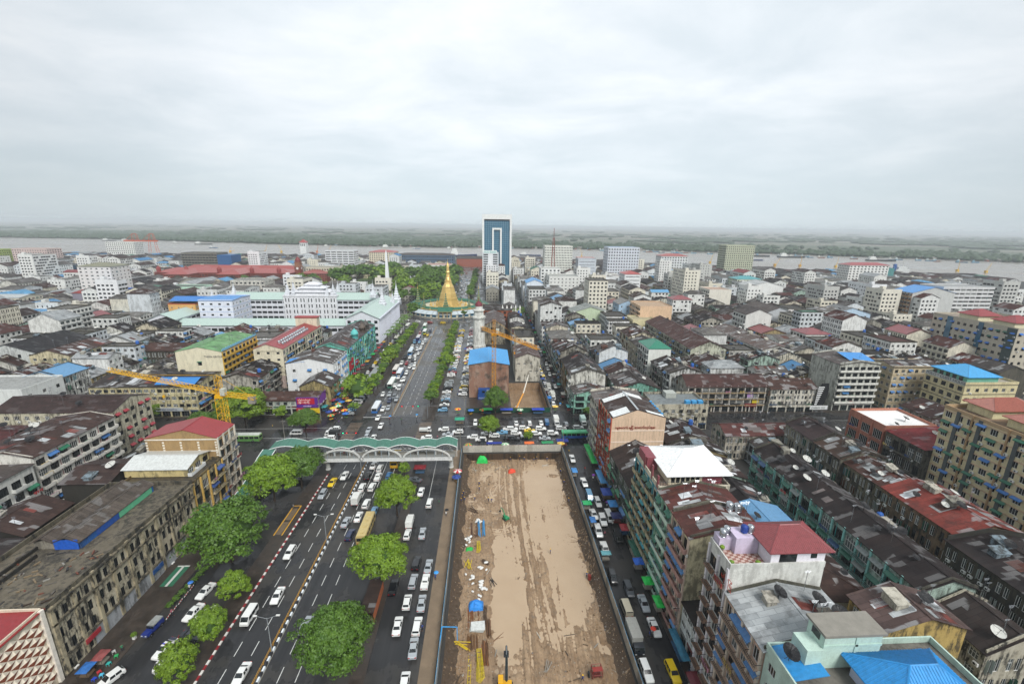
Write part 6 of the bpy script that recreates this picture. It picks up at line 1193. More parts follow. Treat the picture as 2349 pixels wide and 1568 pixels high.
def car_meshes(kind):
    if kind in CARP: return CARP[kind]
    p = car_parts(kind); d = {}
    d['body'] = p['body'].mesh('car_body', [M['car']]); d['glass'] = [(n.rstrip('#'), m.mesh(n.rstrip('#'), [M['glass']])) for n, m in p['glass'].items()]
    d['wheel'] = p['wheel'].mesh('wheel', [M['tyre'], M['chrome']]); d['hl'] = p['hl'].mesh('headlight', [M['lamp']]); d['tl'] = p['hl'].mesh('taillight', [M['red_lamp']])
    # one joined light version for cars that are only specks
    j = MB()
    def add(m, off, mi):
        k = len(j.v); j.v += [(v[0]+off[0], v[1]+off[1], v[2]+off[2]) for v in m.v]
        for f in m.f: j.f.append(tuple(k+i for i in f)); j.m.append(mi); j.c.append(None)
    add(p['body'], (0, 0, 0), 0)
    for m in p['glass'].values(): add(m, (0, 0, 0), 1)
    for sx in (-1, 1):
        for sy in (-1, 1): add(p['wheel'], (sx*p['tw'], sy*p['wb'], 0), 2)
        add(p['hl'], (sx*p['front'][2], p['front'][0], p['front'][1]), 3); add(p['hl'], (sx*p['rear'][2], p['rear'][0], p['rear'][1]), 4)
    d['joined'] = j.mesh('car', [M['car'], M['glass'], M['tyre'], M['lamp'], M['red_lamp']]); d['p'] = p
    CARP[kind] = d; return d
CC = dict(white='dddedb', silver='9ea4a8', black='16181c', grey='4c5157', blue='2a5f8c', navy='1a2748', yellow='d8b812', cream='c9c2a0', red='8e1c22', lightblue='6fa0c0', green='2c6b48', beige='b9b29c', dark='22272e')
KN = dict(sedan='sedan', hatch='hatchback', wagon='estate car', suv='off-road car', van='minivan', pickup='pickup truck')
def car(kind, colr, x, y, rz, label, group, detail=True, z=.02, name=None):
    d = car_meshes(kind); p = d['p']; c = c4(CC[colr])
    nm = name or {'van': 'minivan', 'pickup': 'pickup_truck'}.get(kind, 'car')
    if not detail:
        o = inst(nm, d['joined'], None, (x, y, z), rz, c); return tag(o, label, 'car', group)
    r = empty(nm, (x, y, z), rz); tag(r, label, 'car', group)
    inst('body', d['body'], r, col=c)
    for n, m in d['glass']: inst(n, m, r)
    for sx in (-1, 1):
        for sy in (-1, 1): inst('wheel', d['wheel'], r, (sx*p['tw'], sy*p['wb'], 0), 0 if sx > 0 else math.pi)
        inst('headlight', d['hl'], r, (sx*p['front'][2], p['front'][0], p['front'][1])); inst('taillight', d['tl'], r, (sx*p['rear'][2], p['rear'][0], p['rear'][1]))
    return r
def truck(x, y, rz, label, cab='white', box='d9dbd8', L=5.6, w_=.95, h=2.7, group=None, boxmat='paint', name='box_truck', cat='truck'):
    r = empty(name, (x, y, .02), rz); tag(r, label, cat, group)
    bb = MB(); bb.box(-w_+.05, w_-.05, L/2-1.5, L/2, .45, 1.15); bb.box(-w_+.08, w_-.08, L/2-1.5, L/2-.35, 1.15, 1.95); bb.poly([(-w_+.08, L/2-.35, 1.95), (w_-.08, L/2-.35, 1.95), (w_-.05, L/2, 1.15), (-w_+.05, L/2, 1.15)]); bb.build('cab', M['car'], r, col=c4(CC[cab]))
    bb = MB(); bb.poly([(-w_+.18, L/2-.02, 1.22), (w_-.18, L/2-.02, 1.22), (w_-.2, L/2-.31, 1.88), (-w_+.2, L/2-.31, 1.88)][::-1]); bb.build('windshield', M['glass'], r)
    for s in (-1, 1): bb = MB(); bb.box(s*(w_-.07)-.01, s*(w_-.07)+.01, L/2-1.3, L/2-.45, 1.2, 1.8); bb.build('side_window', M['glass'], r)
    bb = MB(); bb.box(-w_, w_, -L/2, L/2-1.6, .75, h); bb.box(-w_-.03, -w_, -L/2, L/2-1.6, h-.1, h+.02); bb.box(w_, w_+.03, -L/2, L/2-1.6, h-.1, h+.02); bb.build('cargo_box', M[boxmat], r, col=c4(box))
    bb = MB(); bb.box(-w_+.2, w_-.2, -L/2+.1, L/2-.1, .4, .74); bb.build('chassis', M['dark'], r)
    wm = car_meshes('suv')['wheel']
    for s in (-1, 1):
        for yy in (-L/2+1.0, L/2-.8): inst('wheel', wm, r, (s*(w_-.12), yy, 0), 0 if s > 0 else math.pi)
        inst('taillight', car_meshes('suv')['tl'], r, (s*(w_-.2), -L/2-.02, .7)); inst('headlight', car_meshes('suv')['hl'], r, (s*(w_-.3), L/2, .7))
    return r
def bus(x, y, rz, label, c1='dfe2e0', c2='2a6a58', roofc=None, L=10.0, group='buses', detail=True):
    r = empty('bus', (x, y, .02), rz); tag(r, label, 'bus', group); w_ = 1.22
    bb = MB(); bb.box(-w_, w_, -L/2, L/2, .4, 1.35, 1); bb.box(-w_, w_, -L/2, L/2, 2.35, 2.75, 0); bb.box(-w_+.1, w_-.1, -L/2+.12, L/2-.12, 2.75, 2.95, 2)
    n = int(L/1.6)
    for s in (-1, 1):
        for i in range(n+1): yy = -L/2+.06+(L-.12)*i/n; bb.box(s*w_-.05, s*w_+.05 if s < 0 else w_, yy-.09, yy+.09, 1.35, 2.35, 0) if False else bb.box(s*(w_-.06)-.06, s*(w_-.06)+.06, yy-.09, yy+.09, 1.35, 2.35, 0)
    bb.build('body', [cached(('bc', c1), lambda: plain('bus_'+c1, c1, .35, var=.1)), cached(('bc', c2), lambda: plain('bus_'+c2, c2, .35, var=.1)), cached(('bc', roofc or c1), lambda: plain('bus_'+(roofc or c1), roofc or c1, .4, var=.3))], r)
    for s in (-1, 1):
        bb = MB(); bb.box(s*(w_-.07)-.03, s*(w_-.07)+.03, -L/2+.15, L/2-.15, 1.36, 2.34); bb.build('side_window', M['glass'], r)
    bb = MB(); bb.box(-w_+.08, w_-.08, L/2-.06, L/2+.012, 1.36, 2.5); bb.build('windshield', M['glass'], r); bb = MB(); bb.box(-w_+.2, w_-.2, -L/2-.012, -L/2+.05, 1.5, 2.3); bb.build('rear_window', M['glass'], r)
    for i in range(4): bb = MB(); bb.box(-.45, .45, -.35, .35, 0, .14); bb.build('roof_hatch', M['paint'], r, (0, -L*.36+i*L*.24, 2.95), col=c4(roofc or c1))
    wm = car_meshes('suv')['wheel']
    for s in (-1, 1):
        for yy in (-L*.28, L*.32): inst('wheel', wm, r, (s*(w_-.1), yy, .02), 0 if s > 0 else math.pi, None, 1.25)
        inst('taillight', car_meshes('suv')['tl'], r, (s*.9, -L/2-.03, .8))
    return r
CARS = [('P','van','white',-59.2,68.2,146), ('P','hatch','white',-67.4,65.8,145), ('P','sedan','dark',-58.5,74.0,-109), ('P','sedan','silver',-58.9,76.7,119), ('P','wagon','white',-58.5,79.0,114), ('P','wagon','white',-58.0,81.1,105), ('P','sedan','white',-61.6,79.6,160), ('P','sedan','white',-62.5,85.3,162), ('L','sedan','white',-44.6,65.5,155), ('L','van','white',-49.5,78.1,179), ('L','sedan','white',-46.1,83.4,171), ('L','wagon','white',-49.1,96.8,172), ('L','wagon','silver',-49.8,121.7,178), ('L','sedan','yellow',-49.0,128.2,174), ('L','sedan','white',-46.4,132.0,172), ('M','wagon','silver',-36.9,75.5,-19), ('M','wagon','navy',-36.1,102.9,-22), ('M','sedan','silver',-38.8,108.2,-20), ('M','sedan','white',-36.0,110.4,-20), ('M','sedan','lightblue',-32.3,112.7,-30), ('M','wagon','white',-35.4,116.5,-26), ('M','wagon','silver',-32.5,119.8,-18), ('M','sedan','black',-32.5,125.2,-17), ('M','wagon','white',-35.9,125.2,-23), ('M','wagon','white',-38.9,125.0,-18), ('M','wagon','blue',-32.0,131.5,-17), ('M','pickup','white',-35.4,130.8,-15), ('M','suv','black',-38.7,131.4,-21), ('M','wagon','white',-36.0,136.3,-16), ('M','sedan','white',-38.6,138.1,-20), ('R','hatch','white',-14.8,62.7,-48), ('R','sedan','silver',-14.3,69.4,-22), ('R','wagon','white',-14.3,74.3,-23), ('R','sedan','white',-18.3,74.5,-22), ('R','sedan','silver',-14.2,80.0,-17), ('R','hatch','white',-17.4,80.4,-24), ('R','suv','black',-21.1,84.5,-24), ('R','pickup','white',-14.2,86.0,-19), ('R','wagon','silver',-17.0,86.3,-19), ('R','sedan','silver',-14.1,90.8,-20), ('R','suv','black',-17.1,91.8,-25), ('R','sedan','silver',-17.2,102.8,-19), ('R','hatch','white',-21.1,102.5,-24), ('R','wagon','white',-17.0,116.2,-18), ('R','sedan','white',-20.3,122.0,-7), ('R','sedan','grey',-23.1,128.9,66), ('S','wagon','white',29.4,62.9,-166), ('S','wagon','yellow',34.3,62.5,-168), ('S','sedan','white',34.3,72.0,-166), ('S','van','beige',29.9,76.8,9), ('S','sedan','silver',34.2,78.0,-169), ('S','wagon','grey',32.1,82.0,-168), ('S','hatch','black',29.5,85.9,-171), ('S','pickup','white',30.0,95.1,-173), ('S','van','black',34.6,99.2,-171), ('S','suv','white',29.9,101.7,-171), ('S','suv','white',30.1,102.7,-159), ('S','suv','white',32.3,106.3,-171), ('S','van','white',34.5,107.8,-174), ('S','sedan','white',30.4,109.2,-169), ('S','wagon','white',33.0,114.8,-172), ('S','van','lightblue',31.1,117.9,-173), ('S','pickup','white',31.1,125.3,-170), ('S','pickup','white',30.1,140.4,-174), ('X','wagon','white',-2.4,156.2,90), ('X','sedan','black',10.4,156.5,-90), ('X','suv','black',8.5,156.8,90), ('X','sedan','silver',22.3,156.5,-90), ('X','wagon','white',-15.4,157.4,90), ('X','wagon','white',-5.6,158.3,90), ('X','wagon','white',2.7,159.2,90), ('X','sedan','silver',15.3,158.5,-90), ('X','wagon','white',-23.3,158.4,90), ('X','wagon','white',-0.3,161.2,90), ('X','wagon','white',11.5,161.2,-90), ('X','sedan','silver',-15.3,160.9,90), ('X','wagon','white',19.5,160.7,-90), ('X','pickup','lightblue',5.9,161.8,90), ('X','suv','white',26.0,160.5,-90), ('X','suv','black',3.1,163.0,90), ('X','wagon','white',-11.6,163.0,90), ('X','sedan','yellow',17.1,163.3,-90), ('X','wagon','white',8.5,165.2,90), ('X','wagon','white',10.3,165.1,-90), ('X','suv','white',25.9,163.4,-90), ('X','sedan','blue',2.5,166.0,90), ('X','wagon','white',-17.4,165.4,90), ('X','wagon','white',15.1,165.7,-90), ('X','wagon','white',21.8,165.0,-90), ('X','wagon','white',-10.3,166.2,90), ('X','wagon','white',30.1,165.1,-90), ('X','suv','white',-60.2,158.5,90), ('X','wagon','white',37.3,165.7,-90), ('X','wagon','white',-60.9,167.0,90), ('X','van','white',-74.4,163.5,90), ('K','pickup','white',1.3,151.9,180), ('K','van','dark',-1.6,152.2,180), ('K','wagon','silver',0.1,170.2,180), ('K','wagon','white',-2.4,170.3,180), ('K','sedan','white',12.1,170.2,0), ('K','wagon','dark',14.8,170.2,0), ('K','wagon','white',17.7,170.3,0), ('K','wagon','white',-4.9,171.2,180), ('K','sedan','white',22.5,170.3,0), ('K','wagon','silver',32.8,169.0,0), ('K','van','blue',24.9,170.4,0), ('U','sedan','white',-43.7,158.7,180), ('U','wagon','silver',-46.4,159.0,180), ('U','sedan','silver',-47.1,165.7,180), ('U','sedan','white',-43.2,169.4,180), ('U','sedan','white',-46.2,177.4,180), ('U','sedan','white',-46.2,186.8,180), ('U','wagon','navy',-45.3,196.3,180), ('U','sedan','silver',-42.4,198.3,180), ('U','sedan','white',-45.0,214.5,180), ('U','sedan','white',-44.8,225.2,180), ('U','wagon','white',-44.5,236.9,180), ('U','sedan','white',-41.7,245.7,180), ('U','sedan','white',-44.5,247.8,180), ('U','wagon','white',-42.4,252.4,180), ('U','wagon','dark',-44.9,261.6,180), ('U','sedan','white',-45.1,271.8,180), ('U','wagon','navy',-44.2,279.3,180), ('U','sedan','white',-45.8,285.4,180), ('U','sedan','white',-44.2,291.9,180), ('U','wagon','silver',-43.3,306.6,180), ('U','sedan','silver',-41.2,324.7,180)]
QN = dict(P='parked on the left lane', L='on the oncoming side of the boulevard', M='queuing away up the boulevard', R='on the service lane by the pit fence', S='in the market lane', X='on the cross street', K='waiting at the kerb past the junction', U='on the boulevard past the crossing')
QC = {}
SNAP = dict(L=180, M=0, R=0, S=180, U=180)
DN = []
for q, kind, colr, x, y, hd in CARS:
    if any(abs(x-a) < 1.5 and abs(y-b_) < 3.2 for a, b_ in DN): continue
    DN.append((x, y)); QC[q] = QC.get(q, 0)+1
    if q in SNAP and abs(((hd-SNAP[q]+180) % 360)-180) < 60: hd = SNAP[q]+random.uniform(-2.5, 2.5)
    if q == 'S' and kind == 'van' and colr == 'beige': hd = 1
    if q == 'P': hd = hd+8
    car(kind, colr, x, y, R(hd), '%s %s %s, %s from the camera' % (colr if colr != 'lightblue' else 'light blue', KN[kind], QN[q], ordw(QC[q])), 'cars '+QN[q], y < 185)
rc_ = random.Random(31)
KC = ['white']*6+['silver', 'silver', 'black', 'grey', 'navy', 'red', 'lightblue', 'yellow']
def parkrow(q, x, ya, yb, hd, step, phrase):
    y = ya; k = 0
    while y < yb:
        k += 1
        if rc_.random() < .88:
            kd, cl = rc_.choice(['wagon', 'wagon', 'sedan', 'suv', 'van', 'pickup', 'hatch']), rc_.choice(KC); car(kd, cl, x+rc_.uniform(-.4, .4), y, R(hd+rc_.uniform(-4, 4)), '%s %s %s, slot %s from the crossing' % (cl if cl != 'lightblue' else 'light blue', KN[kd], phrase, ordw(k)), 'cars '+phrase, False)
        y += step
parkrow('a', -19.6, 185, 345, 92, 2.75, 'parked along the right verge'); parkrow('b', -11.6, 204, 350, 88, 2.9, 'parked along the right frontage')
for q_, x_ in (('inner', -44.0), ('middle', -47.2), ('outer', -50.4)): parkrow(q_, x_, 188 if x_ > -46 else 192, 350, 180, 12.5, 'driving in the %s left lane' % q_)
parkrow('c', -59.6, 182, 350, 80, 4.2, 'parked along the left verge'); parkrow('d', -65.8, 214, 345, 5, 6.0, 'double parked on the left lane')
parkrow('e', 30.4, 190, 330, 180, 6.2, 'parked on the left of the lane'); parkrow('f', 35.0, 214, 300, 180, 9.5, 'parked on the right of the lane')
for i in range(30):
    cl = rc_.choice(KC); x = rc_.choice([-42, -38, -34, -30, -25]); car(rc_.choice(['wagon', 'sedan', 'van']), cl, x, 490+i*9.5, R(180 if x < -33 else 0), '%s car on the road past the stupa, %s from it' % (cl if cl != 'lightblue' else 'light blue', ordw(i+1)), 'cars past the stupa', False)
for i in range(16):
    t = -2.9+i*.19; cl = rc_.choice(KC); car('wagon', cl, -37+58*math.cos(t), 427+58*math.sin(t), t, '%s car rounding the stupa, %s anticlockwise' % (cl if cl != 'lightblue' else 'light blue', ordw(i+1)), 'cars round the stupa', False)
truck(-38.7, 118.4, 0, 'white box truck with red emblem queuing on the boulevard', 'white', 'd2d3ce', 5.2)
truck(-21.2, 107.2, 0, 'white and red box van on the service lane', 'white', 'd9dad6', 4.6, .9, 2.3, name='ambulance')
truck(29.3, 69.3, R(180), 'grey dusty box truck in the market lane', 'dark', '9a9a94', 6.4, 1.05, 2.9)
truck(28.9, 170.5, R(180), 'white box truck at the mouth of the market lane', 'white', 'dcdcd6', 5.6, 1, 3); truck(40.2, 170.3, R(180), 'pale printed box truck before the mint corner shop', 'white', 'b8cfc8', 5.6, 1, 3); truck(-60.2, 162.3, R(90), 'white truck with black canvas at the left crosswalk', 'white', '2a2c2e', 5.4, .95, 2.3); truck(-24.6, 164.5, R(-90), 'white flatbed van turning at the right crosswalk', 'white', 'c8cac6', 4.8, .9, 1.5)
truck(31.5, 199, R(180), 'white box truck parked in the lane past the crossing', 'white', 'c8c8c0', 6.4, 1, 3); truck(31.0, 210, R(180), 'grey box truck behind the white truck in the lane', 'white', 'a8a8a2', 6.4, 1, 3)
bus(-32.3, 104.4, 0, 'cream bus with roof hatches queuing beside the round tree', 'b9a671', 'a8955f', 'bfab74', 10.5); bus(-31.5, 140.5, 0, 'yellow bus stopping under the footbridge', 'c8a22c', 'b8922a', None, 8)
bus(-49.0, 186.7, R(180), 'white and blue bus just past the crossing', 'd5dade', '2f66a8', None, 8.5); bus(-48.8, 218.6, R(180), 'long white bus with a green front on the boulevard', 'dfe2dc', '3a6a58', None, 11); bus(-47.7, 234.8, R(180), 'white and blue bus behind the long white bus', 'd8dce0', '3a78b0', None, 9); bus(-51.0, 241.0, R(180), 'red and white bus behind the long white bus', 'd8d4cc', 'a02c2c', None, 9.5); bus(-48.7, 277.2, R(180), 'blue and red bus on the far boulevard', 'c8d4dc', '2f6aa0', None, 9.5); bus(-49.1, 312.9, R(180), 'violet-blue bus on the far boulevard', '4a58a0', '34407c', 'c8c8c8', 9.5); bus(-64.5, 312.2, R(180), 'cream bus parked left of the city hall palms', 'c8c8bc', '6a8a70', None, 9.5); bus(-63.6, 352.6, R(180), 'white bus near the stupa roundabout', 'd8dad4', '8a9488', None, 10); bus(-47.2, 332.5, R(180), 'green and white bus leaving the roundabout', 'd2d8d2', '3a8a5a', None, 9.5); bus(-49.8, 352.7, R(180), 'second green and white bus at the roundabout', 'd2d8d2', '3a8a5a', None, 9.5)
bus(34.6, 157.8, R(90), 'blue and green city bus on the cross street before the beige block', '58b078', '2a58a0', '5ab888', 11); bus(-91, 158.6, R(90), 'green and white bus on the cross street behind the tan block', '8ab070', '5a8a4a', 'c8ccc4', 11)
# jeep with a canvas top and a police saloon
jp = empty('jeep', (-67.3, 75.9, .02), R(172)); tag(jp, 'dark blue jeep with grey canvas top by the old block', 'jeep'); part(jp, 'body', 'car', '1c2f78', (-.78, .78, -2.0, .6, .5, 1.1), (-.62, .62, .6, 1.95, .55, 1.12), (-.85, -.6, .9, 1.7, .5, .9), (.6, .85, .9, 1.7, .5, .9)); part(jp, 'canvas_top', 'cloth', '8f9290', (-.76, .76, -1.95, .35, 1.65, 1.9)); part(jp, 'side_curtain', 'car', '1c2f78', (-.77, .77, -1.96, -.5, 1.1, 1.65)); part(jp, 'windshield', 'glass', None, (-.7, .7, .42, .5, 1.12, 1.66)); part(jp, 'bumper', 'steel', None, (-.75, .75, 1.95, 2.08, .5, .65))
for sx in (-1, 1):
    for sy in (-1.25, 1.25): inst('wheel', car_meshes('suv')['wheel'], jp, (sx*.78, sy, 0), 0 if sx > 0 else math.pi)
    inst('headlight', car_meshes('suv')['hl'], jp, (sx*.42, 1.96, .88))
pl_ = car('sedan', 'white', -61.8, 71.3, R(168), 'white and navy police car with red and blue roof lights', None, name='police_car'); part(pl_, 'bonnet_panel', 'car', '141c34', (-.70, .70, 1.15, 2.1, .985, 1.0)).rotation_euler = (R(-7), 0, 0); pl_.children[-1].location = (0, -.1, .12); part(pl_, 'boot_panel', 'car', '141c34', (-.70, .70, -2.1, -1.5, 1.02, 1.035)); part(pl_, 'light_bar', 'dark', None, (-.55, .55, -.3, -.1, 1.46, 1.52)); part(pl_, 'red_lamp', 'red_lamp', None, (-.52, -.05, -.28, -.12, 1.52, 1.6)); part(pl_, 'blue_lamp', 'paint', '2a3ac0', (.05, .52, -.28, -.12, 1.52, 1.6)); text(pl_, 'POLICE', (.62, 1.35, 1.1), .36, 'e8ecf0', math.pi, .004, 0.0)

# ------------------------------------------------------------------ trees
import numpy as np
def crown_mesh(seed, n_cl, n_lf, leaf, mat, flat=.72, core=True, sparse=0.0, name='crown'):
    """unit-radius crown (radius 1, height 2*flat) of leaf clumps round a dark heart"""
    g = np.random.default_rng(seed); C = []
    while len(C) < n_cl:
        p = g.normal(size=3); p /= np.linalg.norm(p); p[2] = p[2] if p[2] > -.45 else -p[2]
        lump = 1+.20*math.sin(3*math.atan2(p[1], p[0])+seed)*(1-abs(p[2]))+.12*math.sin(5*p[2]+2*seed)+.10*math.sin(7*math.atan2(p[1], p[0])+4*p[2])
        rr = (g.uniform(.62, .92) if g.random() > sparse else g.uniform(.3, .7))*lump
        C.append((p*rr*np.array([1, 1, flat]), p))
    V = []; F = []
    for c, p in C:
        cr = g.uniform(.13, .24)
        q = g.normal(size=(n_lf, 3)); q /= np.linalg.norm(q, axis=1)[:, None]; q[:, 2] = np.abs(q[:, 2])*.9-.15
        pos = c+q*cr*g.uniform(.55, 1.0, (n_lf, 1))
        nr = q*.8+p*.5+g.normal(size=(n_lf, 3))*.45; nr /= np.linalg.norm(nr, axis=1)[:, None]
        t = np.cross(nr, g.normal(size=(n_lf, 3))); t /= np.linalg.norm(t, axis=1)[:, None]+1e-9; u = np.cross(nr, t)
        s = leaf*g.uniform(.6, 1.25, (n_lf, 1))
        k = len(V)*4
        quad = np.stack([pos-t*s, pos-u*s*.55, pos+t*s, pos+u*s*.55], 1)
        V.append(quad.reshape(-1, 3))
    V = np.concatenate(V); nq = len(V)//4; f0 = np.arange(nq*4).reshape(-1, 4)
    verts = V.tolist(); faces = f0.tolist(); mi = [0]*nq
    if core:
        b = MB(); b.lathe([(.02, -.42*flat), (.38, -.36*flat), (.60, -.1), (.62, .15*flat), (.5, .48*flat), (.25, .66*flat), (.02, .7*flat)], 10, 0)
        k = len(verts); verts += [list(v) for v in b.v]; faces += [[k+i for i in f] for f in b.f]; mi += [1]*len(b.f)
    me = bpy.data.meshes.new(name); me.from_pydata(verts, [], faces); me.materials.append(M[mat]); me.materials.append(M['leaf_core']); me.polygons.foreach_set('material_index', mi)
    return me
CR = dict(big=[crown_mesh(s, 190, 74, .046, 'leaf' if s < 3 else 'leaf2') for s in (1, 2, 4)], dk=[crown_mesh(7, 210, 80, .038, 'leaf2', .85), crown_mesh(8, 190, 74, .042, 'leaf2', .85, sparse=.2)], bush=[crown_mesh(s, 110, 66, .06, 'leaf', .95) for s in (11, 12)], mid=[crown_mesh(s, 60, 34, .085, 'leaf' if s % 2 else 'leaf2', .75) for s in (21, 22, 23)], far=[crown_mesh(s, 48, 20, .12, 'leaf' if s == 32 else 'leaf2', .75) for s in (31, 32, 33)])
def trunk_mesh(seed):
    g = random.Random(seed); b = MB(); b.bar((0, 0, 0), (.02, .01, .30), .035, 0, 8, .026); b.bar((.02, .01, .30), (0, .03, .55), .026, 0, 8, .018)
    for i in range(5):
        t = i*1.26+g.random(); b.bar((.01, .01, .28+.04*i), (.34*math.cos(t), .34*math.sin(t), .6+.05*i), .017, 0, 6, .008)
    return b.mesh('trunk', [M['bark']])
TR = [trunk_mesh(i) for i in (1, 2)]
tn = [0]
def tree(x, y, r, top, kind, label, flat=None, group='street trees', z=0.0, name='tree', thick=1.0):
    o = empty(name, (x, y, z), tn[0]*1.7); tn[0] += 1; tag(o, label, 'tree', group)
    m = CR[kind][tn[0] % len(CR[kind])]
    zs = flat or 1.0; hh = r*.75*zs
    c = inst('crown', m, o, (0, 0, top-hh*.95)); c.scale = (r, r, r*zs)
    t = inst('trunk', TR[tn[0] % 2], o); k = max(top-hh*1.2, 1.5)/.62; t.scale = (k*.8*thick, k*.8*thick, k)
    return o
tree(-63.0, 119.5, 7.3, 13.6, 'big', 'large spreading bright green tree in front of the footbridge stairs', group=None)
tree(-57.8, 126.5, 6.6, 13.0, 'big', 'broad bright green tree touching the left end of the footbridge', group=None)
tree(-62.0, 94.8, 9.0, 14.8, 'dk', 'huge dark leafy tree overhanging the left pavement', .95, None)
tree(-55.0, 83.4, 3.3, 6.0, 'bush', 'round clipped tree in a planter below the huge dark tree', 1.0, 'clipped planter trees')
tree(-54.6, 73.6, 3.4, 5.8, 'bush', 'round clipped tree between parked white cars and the red kerb', 1.0, 'clipped planter trees')
tree(-55.2, 65.6, 3.4, 6.4, 'bush', 'nearest round clipped tree beside the police car', 1.05, 'clipped planter trees')
tree(-25.4, 111.2, 5.8, 11.4, 'big', 'round bright green tree in the verge right of the cream bus', 1.0, None)
tree(-27.0, 131, 2.0, 5.0, 'bush', 'small green tree just before the footbridge pier', 1.0, None)
tree(-24.6, 87.2, 6.2, 11.2, 'big', 'dome-shaped bright green tree above the bus shelter', .95, None)
tree(-27.8, 66.0, 6.6, 12.4, 'dk', 'tall ragged dark tree at the bottom of the boulevard', 1.15, None)
tree(-70.5, 163.0, 5.4, 10.5, 'big', 'dense green tree beyond the footbridge at the junction', .9, None)
tree(-85.5, 176.0, 3.2, 6.5, 'mid', 'small tree in front of the brown-roofed corner shops', 1.0, None)
tree(-98, 172.0, 9.6, 15.0, 'big', 'large green tree behind the yellow tower crane', .9, None)
tree(-107, 160, 6.0, 11, 'big', 'second green tree at the foot of the yellow tower crane', .9, None)
tree(-137, 174, 4.6, 8.5, 'mid', 'round tree at the kerb before the cream terrace shops', .9, None)
tree(.5, 158.5, 4.2, 8.6, 'big', 'round tree at the kerb among the queuing white cars', .95, None)
tree(15.6, 153.2, 1.9, 4.8, 'bush', 'small round tree between stalls and the pit fence', 1.0, None)
tree(3.6, 176, 5.4, 13.5, 'dk', 'loose tall tree before the blue site container', 1.2, None)
tree(43.5, 176, 2.2, 5, 'mid', 'small bush tree beside the mint corner shop', 1.0, None)
LS = [(-56, 178, 2.6), (-59.5, 196, 8.4), (-55, 206, 3.2), (-55, 214, 3.4), (-55.4, 226, 2.4), (-56, 232, 3.0), (-57, 243, 3.4), (-57, 252, 5.8), (-57, 262, 5.4), (-56, 272, 3.2), (-55.5, 282, 3.4), (-56, 292, 3.6), (-55.5, 300, 3.4), (-55, 309, 3.6), (-55.2, 318, 3.2), (-55, 327, 3.0), (-55, 336, 3.0)]
for i, (x, y, r) in enumerate(LS): tree(x, y, r, 5.0+r*.9, 'mid', 'street tree in the left verge past the crossing, %s from the crossing' % ordw(i+1), .9, 'left verge trees past the crossing')
RS = [(-25.5, 189, 3.6), (-25, 195, 2.8), (-25.2, 200.5, 3.0), (-24.6, 206, 2.9), (-24.4, 214, 2.6), (-24.6, 222, 2.4), (-24.2, 229, 3.2), (-23.2, 241, 6.0), (-24.8, 256, 3.0), (-23.5, 262, 3.2), (-25, 268, 3.0), (-24, 276, 3.4), (-25, 284, 3.6), (-24, 291, 3.2), (-25, 300, 3.4), (-24.2, 309, 3.4), (-25, 318, 3.2), (-24.4, 327, 3.3), (-24.5, 337, 3.0), (-24.5, 346, 2.8)]
for i, (x, y, r) in enumerate(RS): tree(x, y, r, 4.8+r*.9, 'mid', 'street tree in the right verge past the crossing, %s from the crossing' % ordw(i+1), .9, 'right verge trees past the crossing')
gt = random.Random(5)
k = 0
for i in range(400):
    x, y = gt.uniform(-196, -48), gt.uniform(490, 690)
    if -165 < x < -92 and y < 590: continue
    if abs(x+123) < 26 and y < 585: continue
    k += 1
    if k > 50: break
    r = gt.uniform(8, 14) if y > 560 or x > -95 else gt.uniform(5, 8)
    tree(x, y, r, r*1.55+3, 'far', 'dark green garden tree behind the stupa, %s of the grove' % ordw(k), .9, 'garden trees', name='garden_tree')
for i, (x, y, r) in enumerate([(-46, 505+i*17, 6.5) for i in range(16)]+[(-18.5, 495+i*15, 4.6) for i in range(19)]):
    tree(x+gt.uniform(-1.5, 1.5), y, r*gt.uniform(.85, 1.2), r*1.7+2, 'far', 'roadside tree past the stupa, %s in the %s line' % (ordw(i+1 if i < 16 else i-15), 'left' if i < 16 else 'right'), .9, 'trees lining the far boulevard', name='garden_tree')
for i, (x, y, r) in enumerate([(-62, 455, 7), (-75, 470, 8), (-88, 462, 8), (-70, 486, 9), (-95, 482, 9), (-56, 478, 6), (-100, 500, 9), (-64, 385, 7), (-20, 384, 3), (24, 372, 6), (30, 384, 5), (20, 392, 5), (-246, 602, 9), (-240, 590, 8), (-232, 610, 8), (-222, 598, 6), (-310, 590, 7), (-300, 470, 6), (205, 520, 8), (222, 526, 8), (235, 512, 6), (318, 306, 5), (-330, 430, 6), (-338, 436, 6)]):
    tree(x, y, r, r*1.4+4, 'far', 'dark leafy tree among the buildings, %s by distance listing' % ordw(i+1) if False else 'leafy town tree %s' % (['left of the stupa by the ring', 'left of the stupa behind the spire', 'left of the stupa by the pavilion', 'behind the stupa ring shops', 'left behind the stupa ring', 'close behind the stupa', 'at the garden corner', 'in front of the stupa ring shops', 'right of the stupa gate', 'right of the stupa by the mosque', 'behind the white mosque', 'beside the mosque minarets', 'below the red clock tower', 'left of the red clock tower', 'behind the clock tower wing', 'right of the clock tower', 'in the court yard', 'behind the mint green block', 'left of the three by the green dome', 'middle of the three by the green dome', 'right of the three by the green dome', 'beside the brown gridded tower', 'left of the grey slab', 'by the grey slab corner'][i]), .9, 'town trees', name='garden_tree')
